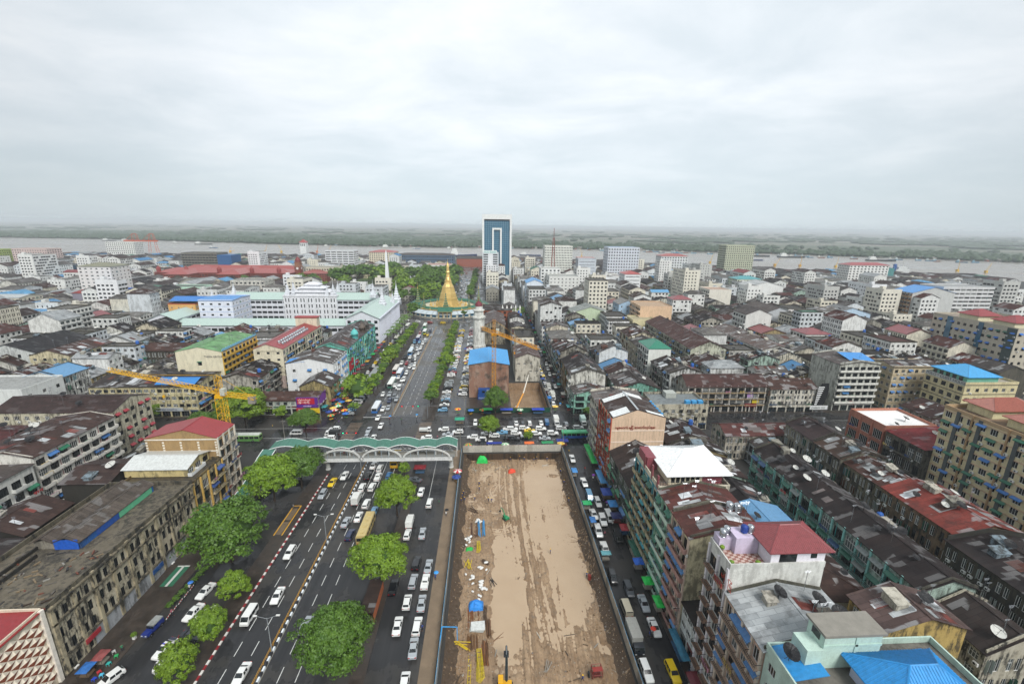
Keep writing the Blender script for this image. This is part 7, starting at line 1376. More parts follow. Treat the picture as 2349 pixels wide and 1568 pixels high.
def palm_mesh():
    b = MB(); b.bar((0, 0, 0), (.15, 0, 7), .2, 1, 7, .13)
    for i in range(13):
        t = i*2.4; dx_, dy_ = math.cos(t), math.sin(t); up = .3+.7*((i*7) % 5)/5; P = None
        for s in range(4):
            q = [(.15+dx_*d*2.6, dy_*d*2.6, 7+up*d*1.6-d*d*1.9) for d in (s/4, (s+1)/4)]
            w_ = .42*(1-s*.22); n_ = (-dy_*w_, dx_*w_)
            b.poly([(q[0][0]-n_[0], q[0][1]-n_[1], q[0][2]-.15), (q[0][0], q[0][1], q[0][2]), (q[1][0], q[1][1], q[1][2]), (q[1][0]-n_[0]*.75, q[1][1]-n_[1]*.75, q[1][2]-.15)]); b.poly([(q[0][0], q[0][1], q[0][2]), (q[0][0]+n_[0], q[0][1]+n_[1], q[0][2]-.15), (q[1][0]+n_[0]*.75, q[1][1]+n_[1]*.75, q[1][2]-.15), (q[1][0], q[1][1], q[1][2])])
    return b
pb_ = palm_mesh(); pf = MB(); pt_ = MB()
for f, m in zip(pb_.f, pb_.m): (pt_ if m else pf).poly([pb_.v[i] for i in f])
pfm, ptm = pf.mesh('fronds', [M['leaf2']]), pt_.mesh('trunk', [M['bark']])
for i in range(14):
    o = empty('palm_tree', (-67.5+(i % 2)*3.2, 296+i*5.4, 0), i); tag(o, 'palm beside the city hall colonnade, %s from the near end' % ordw(i+1), 'tree', 'palms along the city hall'); inst('fronds', pfm, o, sc=1.25); inst('trunk', ptm, o, sc=1.25)
hedge = crown_mesh(41, 50, 30, .1, 'leaf2', .8)
for i in range(7):
    o = inst('hedge_bush', hedge, None, (-68+.2*i, 82+i*1.7, .5), i, None, (.8, .9, .8)); tag(o, 'low green hedge bush by the striped barriers, %s from the near end' % ordw(i+1), 'bush', 'hedge bushes')

# ------------------------------------------------------------------ footbridge
fbx = empty('footbridge', (0, 137.2, 0)); tag(fbx, 'covered footbridge with green wave roof and three white arches', 'footbridge')
part(fbx, 'beam', 'paint', 'd6d8d6', (-54.5, -11.6, -2.3, -1.9, 3.9, 5.2), (-54.5, -11.6, 1.9, 2.3, 3.9, 5.2)); part(fbx, 'deck', 'concrete', None, (-70, -10.6, -1.9, 1.9, 5.0, 5.25)); part(fbx, 'parapet_slab', 'paint', '8d8f8c', (-54.5, -10.8, -2.26, -2.2, 5.22, 6.1))
def arch(x0, x1, y):
    b = MB(); n = 14; xc = (x0+x1)/2; a = (x1-x0)/2; P = []
    for i in range(n+1):
        t = math.pi*i/n; P.append(((xc-a*math.cos(t), 5.2+3.5*math.sin(t)), (xc-(a-.55)*math.cos(t), 5.2+3.0*math.sin(t))))
    for i in range(n):
        (o0, i0), (o1, i1) = P[i], P[i+1]
        b.poly([(o0[0], y, o0[1]), (i0[0], y, i0[1]), (i1[0], y, i1[1]), (o1[0], y, o1[1])][::-1]); b.poly([(o0[0], y+.4, o0[1]), (o1[0], y+.4, o1[1]), (i1[0], y+.4, i1[1]), (i0[0], y+.4, i0[1])][::-1]); b.poly([(o0[0], y, o0[1]), (o1[0], y, o1[1]), (o1[0], y+.4, o1[1]), (o0[0], y+.4, o0[1])]); b.poly([(i0[0], y, i0[1]), (i0[0], y+.4, i0[1]), (i1[0], y+.4, i1[1]), (i1[0], y, i1[1])])
    return b.build('arch', M['paint'], fbx, col=c4('cfd0cc', .2))
for x0, x1 in ((-54.4, -41.6), (-41.3, -28.2), (-27.9, -12.2)):
    for y in (-2.75, 2.35): arch(x0, x1, y)
for x0, x1 in ((-54.4, -41.6), (-41.3, -28.2), (-27.9, -12.2)):
    for i in range(1, 6):
        x = x0+(x1-x0)*i/6; z = 5.2+3.0*math.sin(math.acos(max(-1, min(1, ((x0+x1)/2-x)/((x1-x0)/2-.5)))))
        for y in (-2.55, 2.55): bb = MB(); bb.bar((x, y, 5.2), (x, y, z), .05, 0, 6); bb.build('hanger', M['paint'], fbx, col=c4('9fb4c0'))
segs = [-70.6, -60.0, -50.0, -45.2, -36.7, -32.4, -23.0, -17.1, -10.0]
for k in range(8):
    x0, x1 = segs[k], segs[k+1]; big = (x1-x0) > 7; n = 8; b = MB(); wb_ = MB()
    def zc(t): return 8.9+(1.15 if big else .45)*math.sin(math.pi*t)
    for i in range(n):
        t0, t1 = i/n, (i+1)/n; xa, xb = x0+(x1-x0)*t0, x0+(x1-x0)*t1
        b.slab((xa, -2.5, zc(t0)), (xb, -2.5, zc(t1)), (xb, 2.5, zc(t1)+.25), (xa, 2.5, zc(t0)+.25), .08)
        wb_.bar((xa, -2.55, zc(t0)-.02), (xb, -2.55, zc(t1)-.02), .13, 0, 6); wb_.bar((xa, 2.55, zc(t0)+.22), (xb, 2.55, zc(t1)+.22), .11, 0, 6)
        b.bar((xa, -2.5, zc(t0)+.05), (xa, 2.5, zc(t0)+.3), .05)
    b.build('roof_panel', M['metalroof'], fbx, col=c4('3f7463', .2)); wb_.build('roof_trim', M['paint'], fbx, col=c4('dfe2e0'))
    for x in (x0+.1, x1-.1): part(fbx, 'post', 'paint', 'c8ccca', (x-.08, x+.08, -2.1, -1.94, 5.2, 8.9), (x-.08, x+.08, 1.94, 2.1, 5.2, 9.1))
for x in (-53.4, -28.2, -12.2):
    bb = MB(); bb.lathe([(.85, 0), (.85, .3), (.7, .4), (.7, 3.4), (1.1, 3.9)], 14, 0); bb.build('pier', M['paint'], fbx, (x, 0, 0), col=c4('c0c2be'), smooth=False); part(fbx, 'pier_head', 'concrete', None, (x-.6, x+.6, -2.4, 2.4, 3.5, 3.9))
b = MB(); bt = MB(); bd = MB()
for i in range(10):          # covered stair sweeping down towards the camera on the left
    y0, y1 = -2.5-i*1.9, -2.5-(i+1)*1.9; z0, z1 = 9.0-.66*i+.5*math.sin(i*.7), 9.0-.66*(i+1)+.5*math.sin((i+1)*.7); x0, x1 = -70.4-.05*i*i*.3, -70.4-.05*(i+1)**2*.3
    b.slab((x0-2, y1, z1), (x0+2, y1, z1), (x0+2, y0, z0), (x0-2, y0, z0), .1)
    bt.bar((x0-2, y0, z0), (x0-2, y1, z1), .13, 0, 6); bt.bar((x0+2, y0, z0), (x0+2, y1, z1), .13, 0, 6); bd.box(x0-1.6, x0+1.6, y1, y0, max(.1, 5.0-.55*i-.55), 5.2-.55*i)
b.build('stair_roof', M['metalroof'], fbx, col=c4('3f7463', .2)); bt.build('roof_trim', M['paint'], fbx, col=c4('dfe2e0')); bd.build('stair_flight', M['concrete'], fbx)
bb = MB(); bb.lathe([(.6, 0), (.6, .12)], 16, 0); bb.lathe([(.48, .12), (.48, .14)], 16, 1); bb.v = [(x, -z, y) for x, y, z in bb.v]; bb.build('clock', [M['bark'], M['white']], fbx, (-41.3, -2.8, 5.2))
for i, (x, c_) in enumerate(((-22, '2a8ad0'), (-20.6, '3fc060'))): part(fbx, 'banner', 'cloth', c_, (x-1, x+.4, 2.36, 2.4, 5.7, 6.6))
# ------------------------------------------------------------------ tower cranes
def tower_crane(name, label, x, y, zb, zs, jib, cj, c, s=1.6, hook=.5):
    o = empty(name, (x, y, 0)); tag(o, label, 'crane')
    h = s/2
    def lattice(p, q, w_, r, n, tri=False):
        b = MB(); p, q = Vector(p), Vector(q); d = (q-p); L = d.length; d.normalize(); sd = d.cross(Vector((0, 0, 1)))
        if sd.length < .1: sd = Vector((1, 0, 0))
        sd.normalize(); up = sd.cross(d)
        cor = [sd*w_-up*w_*.0, -sd*w_, up*w_*1.7] if tri else [sd*w_+up*w_, sd*w_-up*w_, -sd*w_-up*w_, -sd*w_+up*w_]
        for cc in cor: b.bar(p+cc, q+cc, r)
        m = len(cor)
        for i in range(n):
            a, e = p+d*L*i/n, p+d*L*(i+1)/n
            for j in range(m): b.bar(a+cor[j], e+cor[(j+1) % m], r*.65); b.bar(a+cor[j], a+cor[(j+1) % m], r*.65)
        return b
    lattice((0, 0, zb), (0, 0, zs), h, .1, int((zs-zb)/2.0)).build('mast', M['paint'], o, col=c4(c)); lattice((0, 0, zs+.5), (0, 0, zs+7), h*.6, .07, 4).build('tower_head', M['paint'], o, col=c4(c))
    jv = Vector(jib)-Vector((x, y)); cv = Vector(cj)-Vector((x, y))
    lattice((0, 0, zs+.8), (jv.x, jv.y, zs+1.4), .75, .095, int(jv.length/1.9), True).build('jib', M['paint'], o, col=c4(c)); lattice((0, 0, zs+.8), (cv.x, cv.y, zs+.9), .6, .09, 6).build('counter_jib', M['paint'], o, col=c4(c))
    bb = MB(); bb.bar((0, 0, zs+7), (jv.x*.66, jv.y*.66, zs+2.4), .05); bb.bar((0, 0, zs+7), (cv.x*.85, cv.y*.85, zs+1.4), .05); bb.build('tie_bar', M['paint'], o, col=c4(c))
    part(o, 'counterweight', 'concrete', None, (cv.x*.9-1, cv.x*.9+1, cv.y*.9-.6, cv.y*.9+.6, zs-1.2, zs+1)); part(o, 'cabin', 'paint', 'b9bcb0', (.9, 2.3, -1.6, -.1, zs+.6, zs+2.8)); part(o, 'slewing_ring', 'paint', c, (-1.2, 1.2, -1.2, 1.2, zs-.5, zs+.6))
    bb = MB(); e = jv*hook; bb.bar((e.x, e.y, zs+1), (e.x, e.y, zs-4), .03); bb.box(e.x-.3, e.x+.3, e.y-.3, e.y+.3, zs-4.8, zs-4); bb.build('hook_block', M['paint'], o, col=c4(c))
    return o
tower_crane('tower_crane', 'yellow tower crane with a long jib behind the tan block', -86.3, 140, 0, 25.5, (-138, 162.3), (-73.3, 136), 'e2ae14', 2.4)
tower_crane('tower_crane', 'orange tower crane before the sky-blue roofed brick building', 3.2, 197.5, 0, 32, (20.2, 166.6), (-2.7, 208), 'd8961c', 1.7)
# ------------------------------------------------------------------ the muddy construction pit
def pit_h(x, y):
    e = lambda cx, cy_, rx, ry: max(0, 1-((x-cx)/rx)**2-((y-cy_)/ry)**2)
    n1 = noise.noise(Vector((x*.09, y*.07, 1.3))); n2 = noise.noise(Vector((x*.33, y*.28, 4.0))); n3 = noise.noise(Vector((x*.9, y*.9, 9)))
    n4 = noise.noise(Vector((x*.55+5, y*.16, 2.2))); n5 = noise.noise(Vector((x*1.9, y*1.3, 6)))
    n6 = noise.noise(Vector((x*3.1, y*2.6, 11)))
    h = .10+.16*n1+.20*n2+.13*n3+.10*n4+.10*n5+.05*n6
    wet = e(19, 131, 9, 15)*1.1+e(17.5, 108, 10, 16)*.75+e(20, 88, 6, 13)*.95+e(5.5, 92, 5.5, 20)*.9+e(4.5, 78, 4.2, 12)*.9+e(15, 77, 7, 8)*.6+e(-5, 122, 3, 4)*.4+e(1, 138, 4, 4)*.3
    h -= .50*min(wet, 1.0)
    h += .5*e(22.2, 134.4, 2.6, 1.6)+.16*e(19, 127, 1.5, 2)
    tr = math.sin(x*2.6+.5*math.sin(y*.07)+y*.02); band = max(0, 1-((x-9.8)/4.5)**2)+.8*max(0, 1-((x-16.5-.02*(y-90))/3.2)**2)*(1 if 75 < y < 118 else 0)
    h += .17*tr*band+.06*band
    for k_, (xo, am, fr_) in enumerate(((13.2, 2.2, .021), (18.0, 1.8, .027), (6.5, 1.5, .03), (21, 1.2, .024))):
        q = x-xo-am*math.sin(y*fr_*2+k_*1.7)
        for o_ in (-.95, .95):
            w_ = abs(q-o_)
            if w_ < .55: h += (-.16 if w_ < .3 else .14)*(.7+.3*math.sin(y*7))
    for cx_, cy2, r_, a0 in ((20, 98, 7, 0), (14, 122, 6, 0), (13, 124, 9, 0), (6, 126, 5, 0), (22, 112, 10, 0), (3, 112, 4.5, 0)):
        q = abs(math.hypot(x-cx_, y-cy2)-r_); q = min(q, abs(math.hypot(x-cx_, y-cy2)-r_-1.9))
        if q < .42 and math.sin(math.atan2(y-cy2, x-cx_)+cx_) > -.25: h += -.14 if q < .24 else .12
    h += 1.9*max(0, (-5.6-x)/2.7)**1.4+2.3*max(0, (x-24.6)/2.3)**1.5+.35*e(-3, 72, 5, 16)+.25*e(-2, 100, 4, 18)
    h += .5*e(22, 63, 5, 7)+.2*e(10, 62, 9, 6)
    return -2.4+h
b = MB(); NX, NY = 190, 460; xs = [PIT[0]+(PIT[1]-PIT[0])*i/NX for i in range(NX+1)]; ys = [PIT[2]+(PIT[3]-PIT[2])*j/NY for j in range(NY+1)]
b.v = [(x, y, pit_h(x, y)) for y in ys for x in xs]; b.f = [(j*(NX+1)+i, j*(NX+1)+i+1, (j+1)*(NX+1)+i+1, (j+1)*(NX+1)+i) for j in range(NY) for i in range(NX)]; b.m = [0]*len(b.f); b.c = [None]*len(b.f)
tag(b.build('muddy_ground', M['mud'], smooth=True), kind='structure')
sheet('puddle_water', PIT[0]+.6, PIT[1]-.8, PIT[2], PIT[3]-.3, -2.42, 'puddle')
b = MB()                               # dark collapsed soil along both fences
for sgn, xa in ((1, PIT[0]), (-1, PIT[1])):
    for j in range(200):
        ya, yb = 40+j*.53, 40+(j+1)*.53
        wd = lambda y: 2.1+1.3*noise.noise(Vector((y*.21, xa, 1)))+.6*noise.noise(Vector((y*.8, xa, 4)))
        for i in range(6):
            q = [(xa+sgn*wd(y)*t/6, y) for t, y in ((i, ya), (i+1, ya), (i+1, yb), (i, yb))]; b.poly([(x, y, pit_h(x, y)+.05+.10*noise.noise(Vector((x*2.2, y*2.2, 5)))) for x, y in (q if sgn > 0 else q[::-1])])
tag(b.build('soil_bank', M['soil'], smooth=False), kind='structure')
b = MB(); x0, x1, y0, y1 = PIT
for (p, q) in (((x0, y0), (x0, y1)), ((x0, y1), (x1, y1)), ((x1, y1), (x1, y0))):
    b.poly([(p[0], p[1], -3), (q[0], q[1], -3), (q[0], q[1], 0), (p[0], p[1], 0)]); b.poly([(p[0], p[1], -3), (p[0], p[1], 0), (q[0], q[1], 0), (q[0], q[1], -3)][::-1]) if False else None
tag(b.build('pit_wall', M['rubble']), kind='structure')
pl = cached('plank', lambda: _boxm('sheet_pile', -.42, .42, -.06, .06, -2.6, .15))
pw = empty('retaining_wall', (0, PIT[3]-.15, 0)); tag(pw, 'dark plank retaining wall at the far end of the muddy pit', 'wall')
for i in range(40): inst('plank', pl, pw, (PIT[0]+.5+i*.88, random.uniform(-.05, .05), 0), 0, c4(random.choice(['4a3a2c', '3d3228', '5a4836', '2f2822'])))
def fence(label, p, q, n, cols, h=2.4, lean=0.0, rail='4a8ab0'):
    p, q = Vector(p), Vector(q); d = q-p; L = d.length; ang = math.atan2(d.y, d.x); o = empty('site_fence', (p.x, p.y, 0), ang); tag(o, label, 'fence')
    def mk():
        b = MB(); w_ = L/n
        for i in range(6): x0 = w_*i/6; b.box(x0, x0+w_/6-.01, -.03 if i % 2 else -.06, .02, .05, h-.04*(i % 3))
        return b.mesh('panel', [M['metalroof']])
    me = mk()
    for i in range(n): x = inst('panel', me, o, (L*i/n, 0, 0), 0, c4(random.choice(cols)))
    bb = MB(); bb.bar((0, -.08, h-.1), (L, -.08, h-.1), .06, 0, 6); bb.bar((0, -.08, h*.45), (L, -.08, h*.45), .05, 0, 6); bb.build('rail', M['paint'], o, col=c4(rail))
    for i in range(0, n+1, 2): bb = MB(); bb.bar((L*i/n, -.1, 0), (L*i/n, -.1, h), .05); bb.bar((L*i/n, -1.3 if p.x < 0 else -1.0, -.05), (L*i/n, -.1, h*.75), .04); bb.build('post', M['paint'], o, col=c4('7a7468'))
    return o
fence('pale blue and grey sheet fence along the left side of the muddy pit', (-9.1, 146.2), (-9.1, 44), 46, ['8d8f8a', '7f8a90', 'a09a8c', '9aa4a8'], 2.3)
fence('rust-streaked pale sheet fence between the muddy pit and the market lane', (27.4, 44), (27.4, 146.4), 46, ['8a8275', '9a948a', '6f6a60', 'a39c8e'], 2.4)
fence('whitish stained hoarding across the far end of the muddy pit', (27.2, 147.2), (-8.8, 147.2), 17, ['b3b0a6', 'a39f94', 'bdb9ae'], 2.8, rail='8a4a3a')
fence('dark green hoarding along the second pit', (28.2, 182.6), (-9, 182.6), 16, ['1d4a38', '214f3e', '1a4434'], 2.3, rail='1d4a38')
fence('grey sheet fence along the lane side of the second pit', (28.3, 183), (28.3, 222), 14, ['8a8c8a', '7a7670', '9a9690'], 2.4)
b = MB(); X0, X1, Y0, Y1 = PIT2
for j in range(24):
    for i in range(10):
        xa, xb, ya, yb = X0+(X1-X0)*i/10, X0+(X1-X0)*(i+1)/10, Y0+(Y1-Y0)*j/24, Y0+(Y1-Y0)*(j+1)/24; hh = lambda x, y: -4.2+.35*noise.noise(Vector((x*.3, y*.3, 2)))
        b.poly([(xa, ya, hh(xa, ya)), (xb, ya, hh(xb, ya)), (xb, yb, hh(xb, yb)), (xa, yb, hh(xa, yb))])
for p, q in (((X0, Y0), (X0, Y1)), ((X0, Y1), (X1, Y1)), ((X1, Y1), (X1, Y0)), ((X1, Y0), (X0, Y0))): b.poly([(p[0], p[1], -5), (q[0], q[1], -5), (q[0], q[1], 0), (p[0], p[1], 0)])
tag(b.build('second_pit', M['mud']), kind='structure')

# ------------------------------------------------------------------ things in the pit
def excavator(x, y, rz, z, label, s=1.0, c='d9a21a', bc='2a3538', name='excavator'):
    o = empty(name, (x, y, z), rz); tag(o, label, 'excavator'); o.scale = (s, s, s)
    for sx in (-1, 1):
        bb = MB(); P = [(-1.7, .1), (-1.3, 0), (1.3, 0), (1.7, .1), (1.8, .45), (1.5, .8), (-1.5, .8), (-1.8, .45)]
        for w0, w1 in ((sx*1.2-.28, sx*1.2+.28),):
            bb.poly([(w0, a, c_) for a, c_ in P]); bb.poly([(w1, a, c_) for a, c_ in P[::-1]])
            for i in range(8): j = (i+1) % 8; bb.poly([(w0, P[i][0], P[i][1]), (w1, P[i][0], P[i][1]), (w1, P[j][0], P[j][1]), (w0, P[j][0], P[j][1])])
        bb.build('track', M['dark'], o)
    bb = MB(); bb.box(-1.25, 1.25, -1.9, 1.1, .95, 1.75); bb.box(-1.2, 1.2, -1.9, -.6, 1.75, 2.1); bb.build('house', M['paint'], o, col=c4(c)); bb = MB(); bb.lathe([(.8, .8), (.8, .95)], 12, 0); bb.build('turntable', M['dark'], o)
    bb = MB(); bb.box(-1.25, -.3, -.4, 1.2, 1.75, 2.9); bb.build('cab', M['paint'], o, col=c4(c)); bb = MB(); bb.box(-1.27, -.28, -.2, 1.22, 2.0, 2.75); bb.build('cab_window', M['glass'], o)
    bb = MB(); bb.bar((.3, .9, 1.6), (.3, 3.0, 4.6), .26, 0, 4, .24); bb.bar((.3, 3.0, 4.6), (.3, 5.2, 4.9), .24, 0, 4, .18); bb.build('boom', M['paint'], o, col=c4(bc))
    bb = MB(); bb.bar((.3, 4.9, 5.2), (.3, 6.0, 2.6), .19, 0, 4, .14); bb.build('dipper_arm', M['paint'], o, col=c4(bc)); bb = MB(); bb.bar((.3, 1.4, 1.5), (.3, 2.7, 3.6), .09, 0, 6); bb.bar((.3, 3.2, 5.1), (.3, 4.7, 5.4), .08, 0, 6); bb.build('hydraulic_ram', M['steel'], o)
    bb = MB(); Pb = [(5.7, 2.7), (6.2, 2.6), (6.5, 2.0), (6.2, 1.5), (5.6, 1.6), (5.9, 2.1)]
    bb.poly([(-.2, a, c_) for a, c_ in Pb]); bb.poly([(.8, a, c_) for a, c_ in Pb[::-1]])
    for i in range(6): j = (i+1) % 6; bb.poly([(-.2, Pb[i][0], Pb[i][1]), (.8, Pb[i][0], Pb[i][1]), (.8, Pb[j][0], Pb[j][1]), (-.2, Pb[j][0], Pb[j][1])])
    bb.build('bucket', M['dark'], o); return o
excavator(3.2, 62.2, -.03, -2.3, 'yellow excavator with dark boom raised at the near edge of the pit')
excavator(5.4, 111.8, .6, -2.35, 'small green excavator in the middle of the pit', .5, '2c8a5a', '2c8a5a', 'mini_excavator')
mc_ = empty('mobile_crane', (13.4, 189, -3.9), -.6); tag(mc_, 'orange mobile crane with white raised boom in the second pit', 'crane')
bb = MB(); bb.box(-1.3, 1.3, -4, 4, .8, 1.8); bb.box(-1.2, 1.2, -2.5, .5, 1.8, 3.2); bb.build('chassis', M['paint'], mc_, col=c4('c8801c')); bb = MB(); bb.box(-1.25, -.1, .6, 2.4, 1.8, 3.6); bb.build('cab', M['paint'], mc_, col=c4('d8d4c8')); bb = MB(); bb.bar((.4, -1.6, 3.0), (.4, 5.6, 9.0), .5, 0, 4, .42); bb.build('boom', M['paint'], mc_, col=c4('cf8a1c')); bb = MB(); bb.bar((.4, 5.4, 8.9), (.4, 10, 16.5), .34, 0, 4, .25); bb.build('telescopic_boom', M['paint'], mc_, col=c4('dcd8cc'))
for sx in (-1, 1):
    for yy in (-3, -1.6, 1.8, 3.1): inst('wheel', car_meshes('suv')['wheel'], mc_, (sx*1.2, yy, 0), 0 if sx > 0 else math.pi, None, 1.4)
def bundle(name, label, x, y, z, n, L, r, cols, rz=0.0, spread=.9, cat='material', part_='pipe', jit=.05):
    o = empty(name, (x, y, z), rz); tag(o, label, cat)
    me = cached(('bn', part_, L, r), lambda: (lambda b: (b.bar((0, -L/2, r), (0, L/2, r), r, 0, 6), b.mesh(part_, [M['paint']]))[1])(MB()))
    for i in range(n):
        q = inst(part_, me, o, (random.uniform(-spread, spread), random.uniform(-.5, .5), r*2*(i % 3)), random.uniform(-jit, jit), c4(random.choice(cols))); 
    return o
ZP = -2.25
bundle('pipe_stack', 'stack of blue plastic pipes on the mud beside brown rods', -1.6, 107.5, ZP, 9, 6.2, .11, ['3f8ac0', '4a98c8', '3a7aa8'], .05)
bundle('rod_stack', 'rusty brown steel rods lying left of the blue pipes', -3.6, 107, ZP, 14, 6.0, .06, ['5a3a2a', '6a4a38', '4a3a34'], .03)
bundle('rebar_bundle', 'rusty reinforcing bars just below the blue tarpaulin', -3.0, 78.6, ZP, 26, 4.6, .06, ['7a4a28', '8a5a34', '6a4428'], .05, 1.2)
bundle('rebar_bundle', 'dark narrow bundle of bars right of the rusty reinforcing bars', -.5, 79.2, ZP, 14, 4.2, .05, ['4a3a2c', '5a4634'], 0, .4)
bundle('timber_stack', 'brown timber stack below the white sheets', -2.9, 72.4, ZP, 24, 3.0, .09, ['6a4a2c', '7a5632', '5a3e26'], .05, 1.1)
bundle('timber_stack', 'brown plank stack at the right of the yellow frames', -.4, 70, ZP, 22, 4.6, .09, ['6a4428', '8a5a34', '57402c'], .04, .6)
bundle('timber_stack', 'tall dark timber stack right of the white sheets', .4, 75.5, ZP, 16, 3.6, .09, ['57402c', '6a4a30'], 0, .5)
for i, (x, y, n, L, c_, lb) in enumerate(((-4.6, 94, 6, 3.0, 'd8bf1c', 'yellow poles beside the left bank, upper heap'), (-4.2, 116, 7, 3.6, '4a3a30', 'dark rods near the four workers'), (-5.2, 72, 6, 3.4, 'd0b424', 'yellow poles beside the blue pipe'), (2.2, 73, 9, 3.2, '6a4a2c', 'brown boards right of the timber stacks'), (-5.6, 64, 8, 3.0, '5a4a3a', 'dark boards in the bottom left corner'), (1.2, 88.5, 8, 2.2, '2a2a2e', 'tangled black cables beside the sacks'), (-.6, 94.5, 8, 2.0, '4a3a30', 'rusty scrap bars above the cables'), (21, 141, 7, 2.6, 'b8b4aa', 'grey pipes near the far wall'), (11.5, 66.5, 5, 2.4, '9a948a', 'grey planks left of the red cage'))): bundle('scrap_heap', lb, x, y, pit_h(x, y), n, L, .07, [c_], i*.7, .7, 'material', 'rod', .5)
def frame(label, x, y, L, w_, n, c='d8bf1c', rz=0.0, name='scaffold_frame'):
    o = empty(name, (x, y, ZP), rz); tag(o, label, 'scaffolding')
    for k in range(n):
        bb = MB(); z = .2+k*.25
        for xx in (-w_/2, w_/2): bb.bar((xx, -L/2, z), (xx, L/2, z), .05, 0, 6)
        m = max(2, int(L/1.0))
        for i in range(m+1): yy = -L/2+L*i/m; bb.bar((-w_/2, yy, z), (w_/2, yy, z), .04, 0, 6)
        bb.build('frame', M['paint'], o, (k*.08, 0, 0), .03*k, c4(c))
    return o
frame('pile of yellow scaffold frames near the excavator', -1.6, 67.2, 6.0, .9, 5, 'cdb628'); frame('single long yellow ladder frame left of the scaffold pile', -3.4, 66.6, 6.6, .5, 1); frame('small pile of yellow frames near the green sack', -2.4, 100, 3.4, .7, 4)
sh = empty('sheet_stack', (-2.1, 75.8, ZP)); tag(sh, 'stack of white corrugated sheets between timber stacks', 'material')
for i in range(5): bb = MB(); bb.box(-1.5, 1.4, -1.1, 1.1, .3+i*.12, .36+i*.12); bb.build('sheet', M['metalroof'], sh, (.05*i, 0, 0), .04*i-.1, c4(random.choice(['c9ccc8', 'b4b8b4', 'd4d6d2'])))
def tarp(name, label, x, y, z, w_, d, h, c, cat='tarpaulin', seed=0, legs=False):
    o = empty(name, (x, y, z)); tag(o, label, cat); n = 9; b = MB()
    def hz_(u, v): 
        t = math.sin(math.pi*u)*math.sin(math.pi*v); return h*(t**.5)*(1+.25*noise.noise(Vector((u*5+seed, v*5, seed)))) if not legs else h+.35*t-.12*noise.noise(Vector((u*3+seed, v*3, 1)))
    P = [[(-w_/2+w_*i/n, -d/2+d*j/n, hz_(i/n, j/n)) for i in range(n+1)] for j in range(n+1)]
    for j in range(n):
        for i in range(n): b.poly([P[j][i], P[j][i+1], P[j+1][i+1], P[j+1][i]])
    b.build('sheet', M['cloth'], o, col=c4(c))
    if legs:
        for sx in (-1, 1):
            for sy in (-1, 1): bb = MB(); bb.bar((sx*w_*.46, sy*d*.46, 0), (sx*w_*.46, sy*d*.46, h), .04); bb.build('pole', M['dark'], o)
        bb = MB(); bb.box(-w_*.38, w_*.38, -d*.3, d*.3, .5, .85); bb.build('counter', M['paint'], o, col=c4(random.choice(['6a5a48', '8a8478', '3a5a78', '7a3a32'])))
    return o
tarp('tarpaulin', 'bright blue tarpaulin over machinery at the top of the rusty bars', -2.5, 81.4, ZP, 3.4, 2.8, 1.5, '2f86d8', seed=2); tarp('tarpaulin', 'bright green crumpled sheet at the far wall of the pit', -1.8, 144.4, ZP, 4.0, 2.2, 2.4, '2cc058', seed=4); tarp('tarpaulin', 'red-orange crumpled sheet on the far mud', 8.6, 137.4, ZP, 2.6, 2.2, 1.1, 'd84a30', seed=6); tarp('tarpaulin', 'small green sheet among white sacks', -4.6, 99.6, ZP, 2.0, 1.6, .6, '2cae4c', seed=7); tarp('tarpaulin', 'blue sheet at the bottom edge of the pit', -4, 61.5, ZP, 4.6, 1.8, .7, '2f7ac8', seed=8)
for i, (x, y, n, lb) in enumerate(((-1.4, 86.3, 14, 'long heap of white cement sacks'), (-5.0, 103.4, 8, 'small heap of white sacks by the fence'), (-2.3, 111.5, 9, 'white sacks on top of the pipe yard'), (-3.2, 89, 9, 'scattered white sacks among cables'), (-1.2, 92.5, 6, 'few white sacks beside tangled dark cables'))):
    o = empty('sack_heap', (x, y, ZP)); tag(o, lb, 'sacks')
    sk = cached('sack', lambda: (lambda b: (b.lathe([(.05, 0), (.38, .05), (.45, .16), (.34, .27), (.05, .3)], 8, 0, sx=1.2, sy=.8), b.mesh('sack', [M['white']], True))[1])(MB()))
    for k in range(n): inst('sack', sk, o, (random.gauss(0, .5), random.gauss(0, .9 if i else 1.8), .2*(k % 3)), random.uniform(0, 3), None, random.uniform(.7, 1.1))
ge_ = empty('generator_frame', (20.6, 64.4, -1.95), .05); tag(ge_, 'red steel cage machine on the mud near the bottom', 'machine'); bb = MB()
for sx in (-.9, .9):
    for sy in (-.7, .7): bb.bar((sx, sy, 0), (sx, sy, 2.0), .07)
for z in (.1, 1.0, 2.0):
    for sx in (-.9, .9): bb.bar((sx, -.7, z), (sx, .7, z), .06)
    for sy in (-.7, .7): bb.bar((-.9, sy, z), (.9, sy, z), .06)
bb.build('cage', M['paint'], ge_, col=c4('7a2a26')); part(ge_, 'engine', 'paint', '5a2622', (-.6, .6, -.5, .5, .2, 1.2)); part(ge_, 'top_plate', 'paint', '8a322c', (-.95, .95, -.75, .1, 2.02, 2.1)); bb = MB(); bb.lathe([(.2, -.12), (.55, -.12), (.55, .12), (.2, .12)], 14, 0); bb.v = [(z-1.5, x, y+.55) for x, y, z in bb.v]; bb.build('wheel', M['tyre'], ge_)
dr = empty('oil_drum', (24.6, 88.2, -2.1)); tag(dr, 'rusty red drum beside a worker at the pit edge', 'drum'); bb = MB(); bb.lathe([(.42, 0), (.42, .4), (.45, .42), (.42, .44), (.42, .8), (.45, .82), (.42, .84), (.42, 1.2)], 14, 0); bb.build('shell', M['paint'], dr, col=c4('7a2c22'))
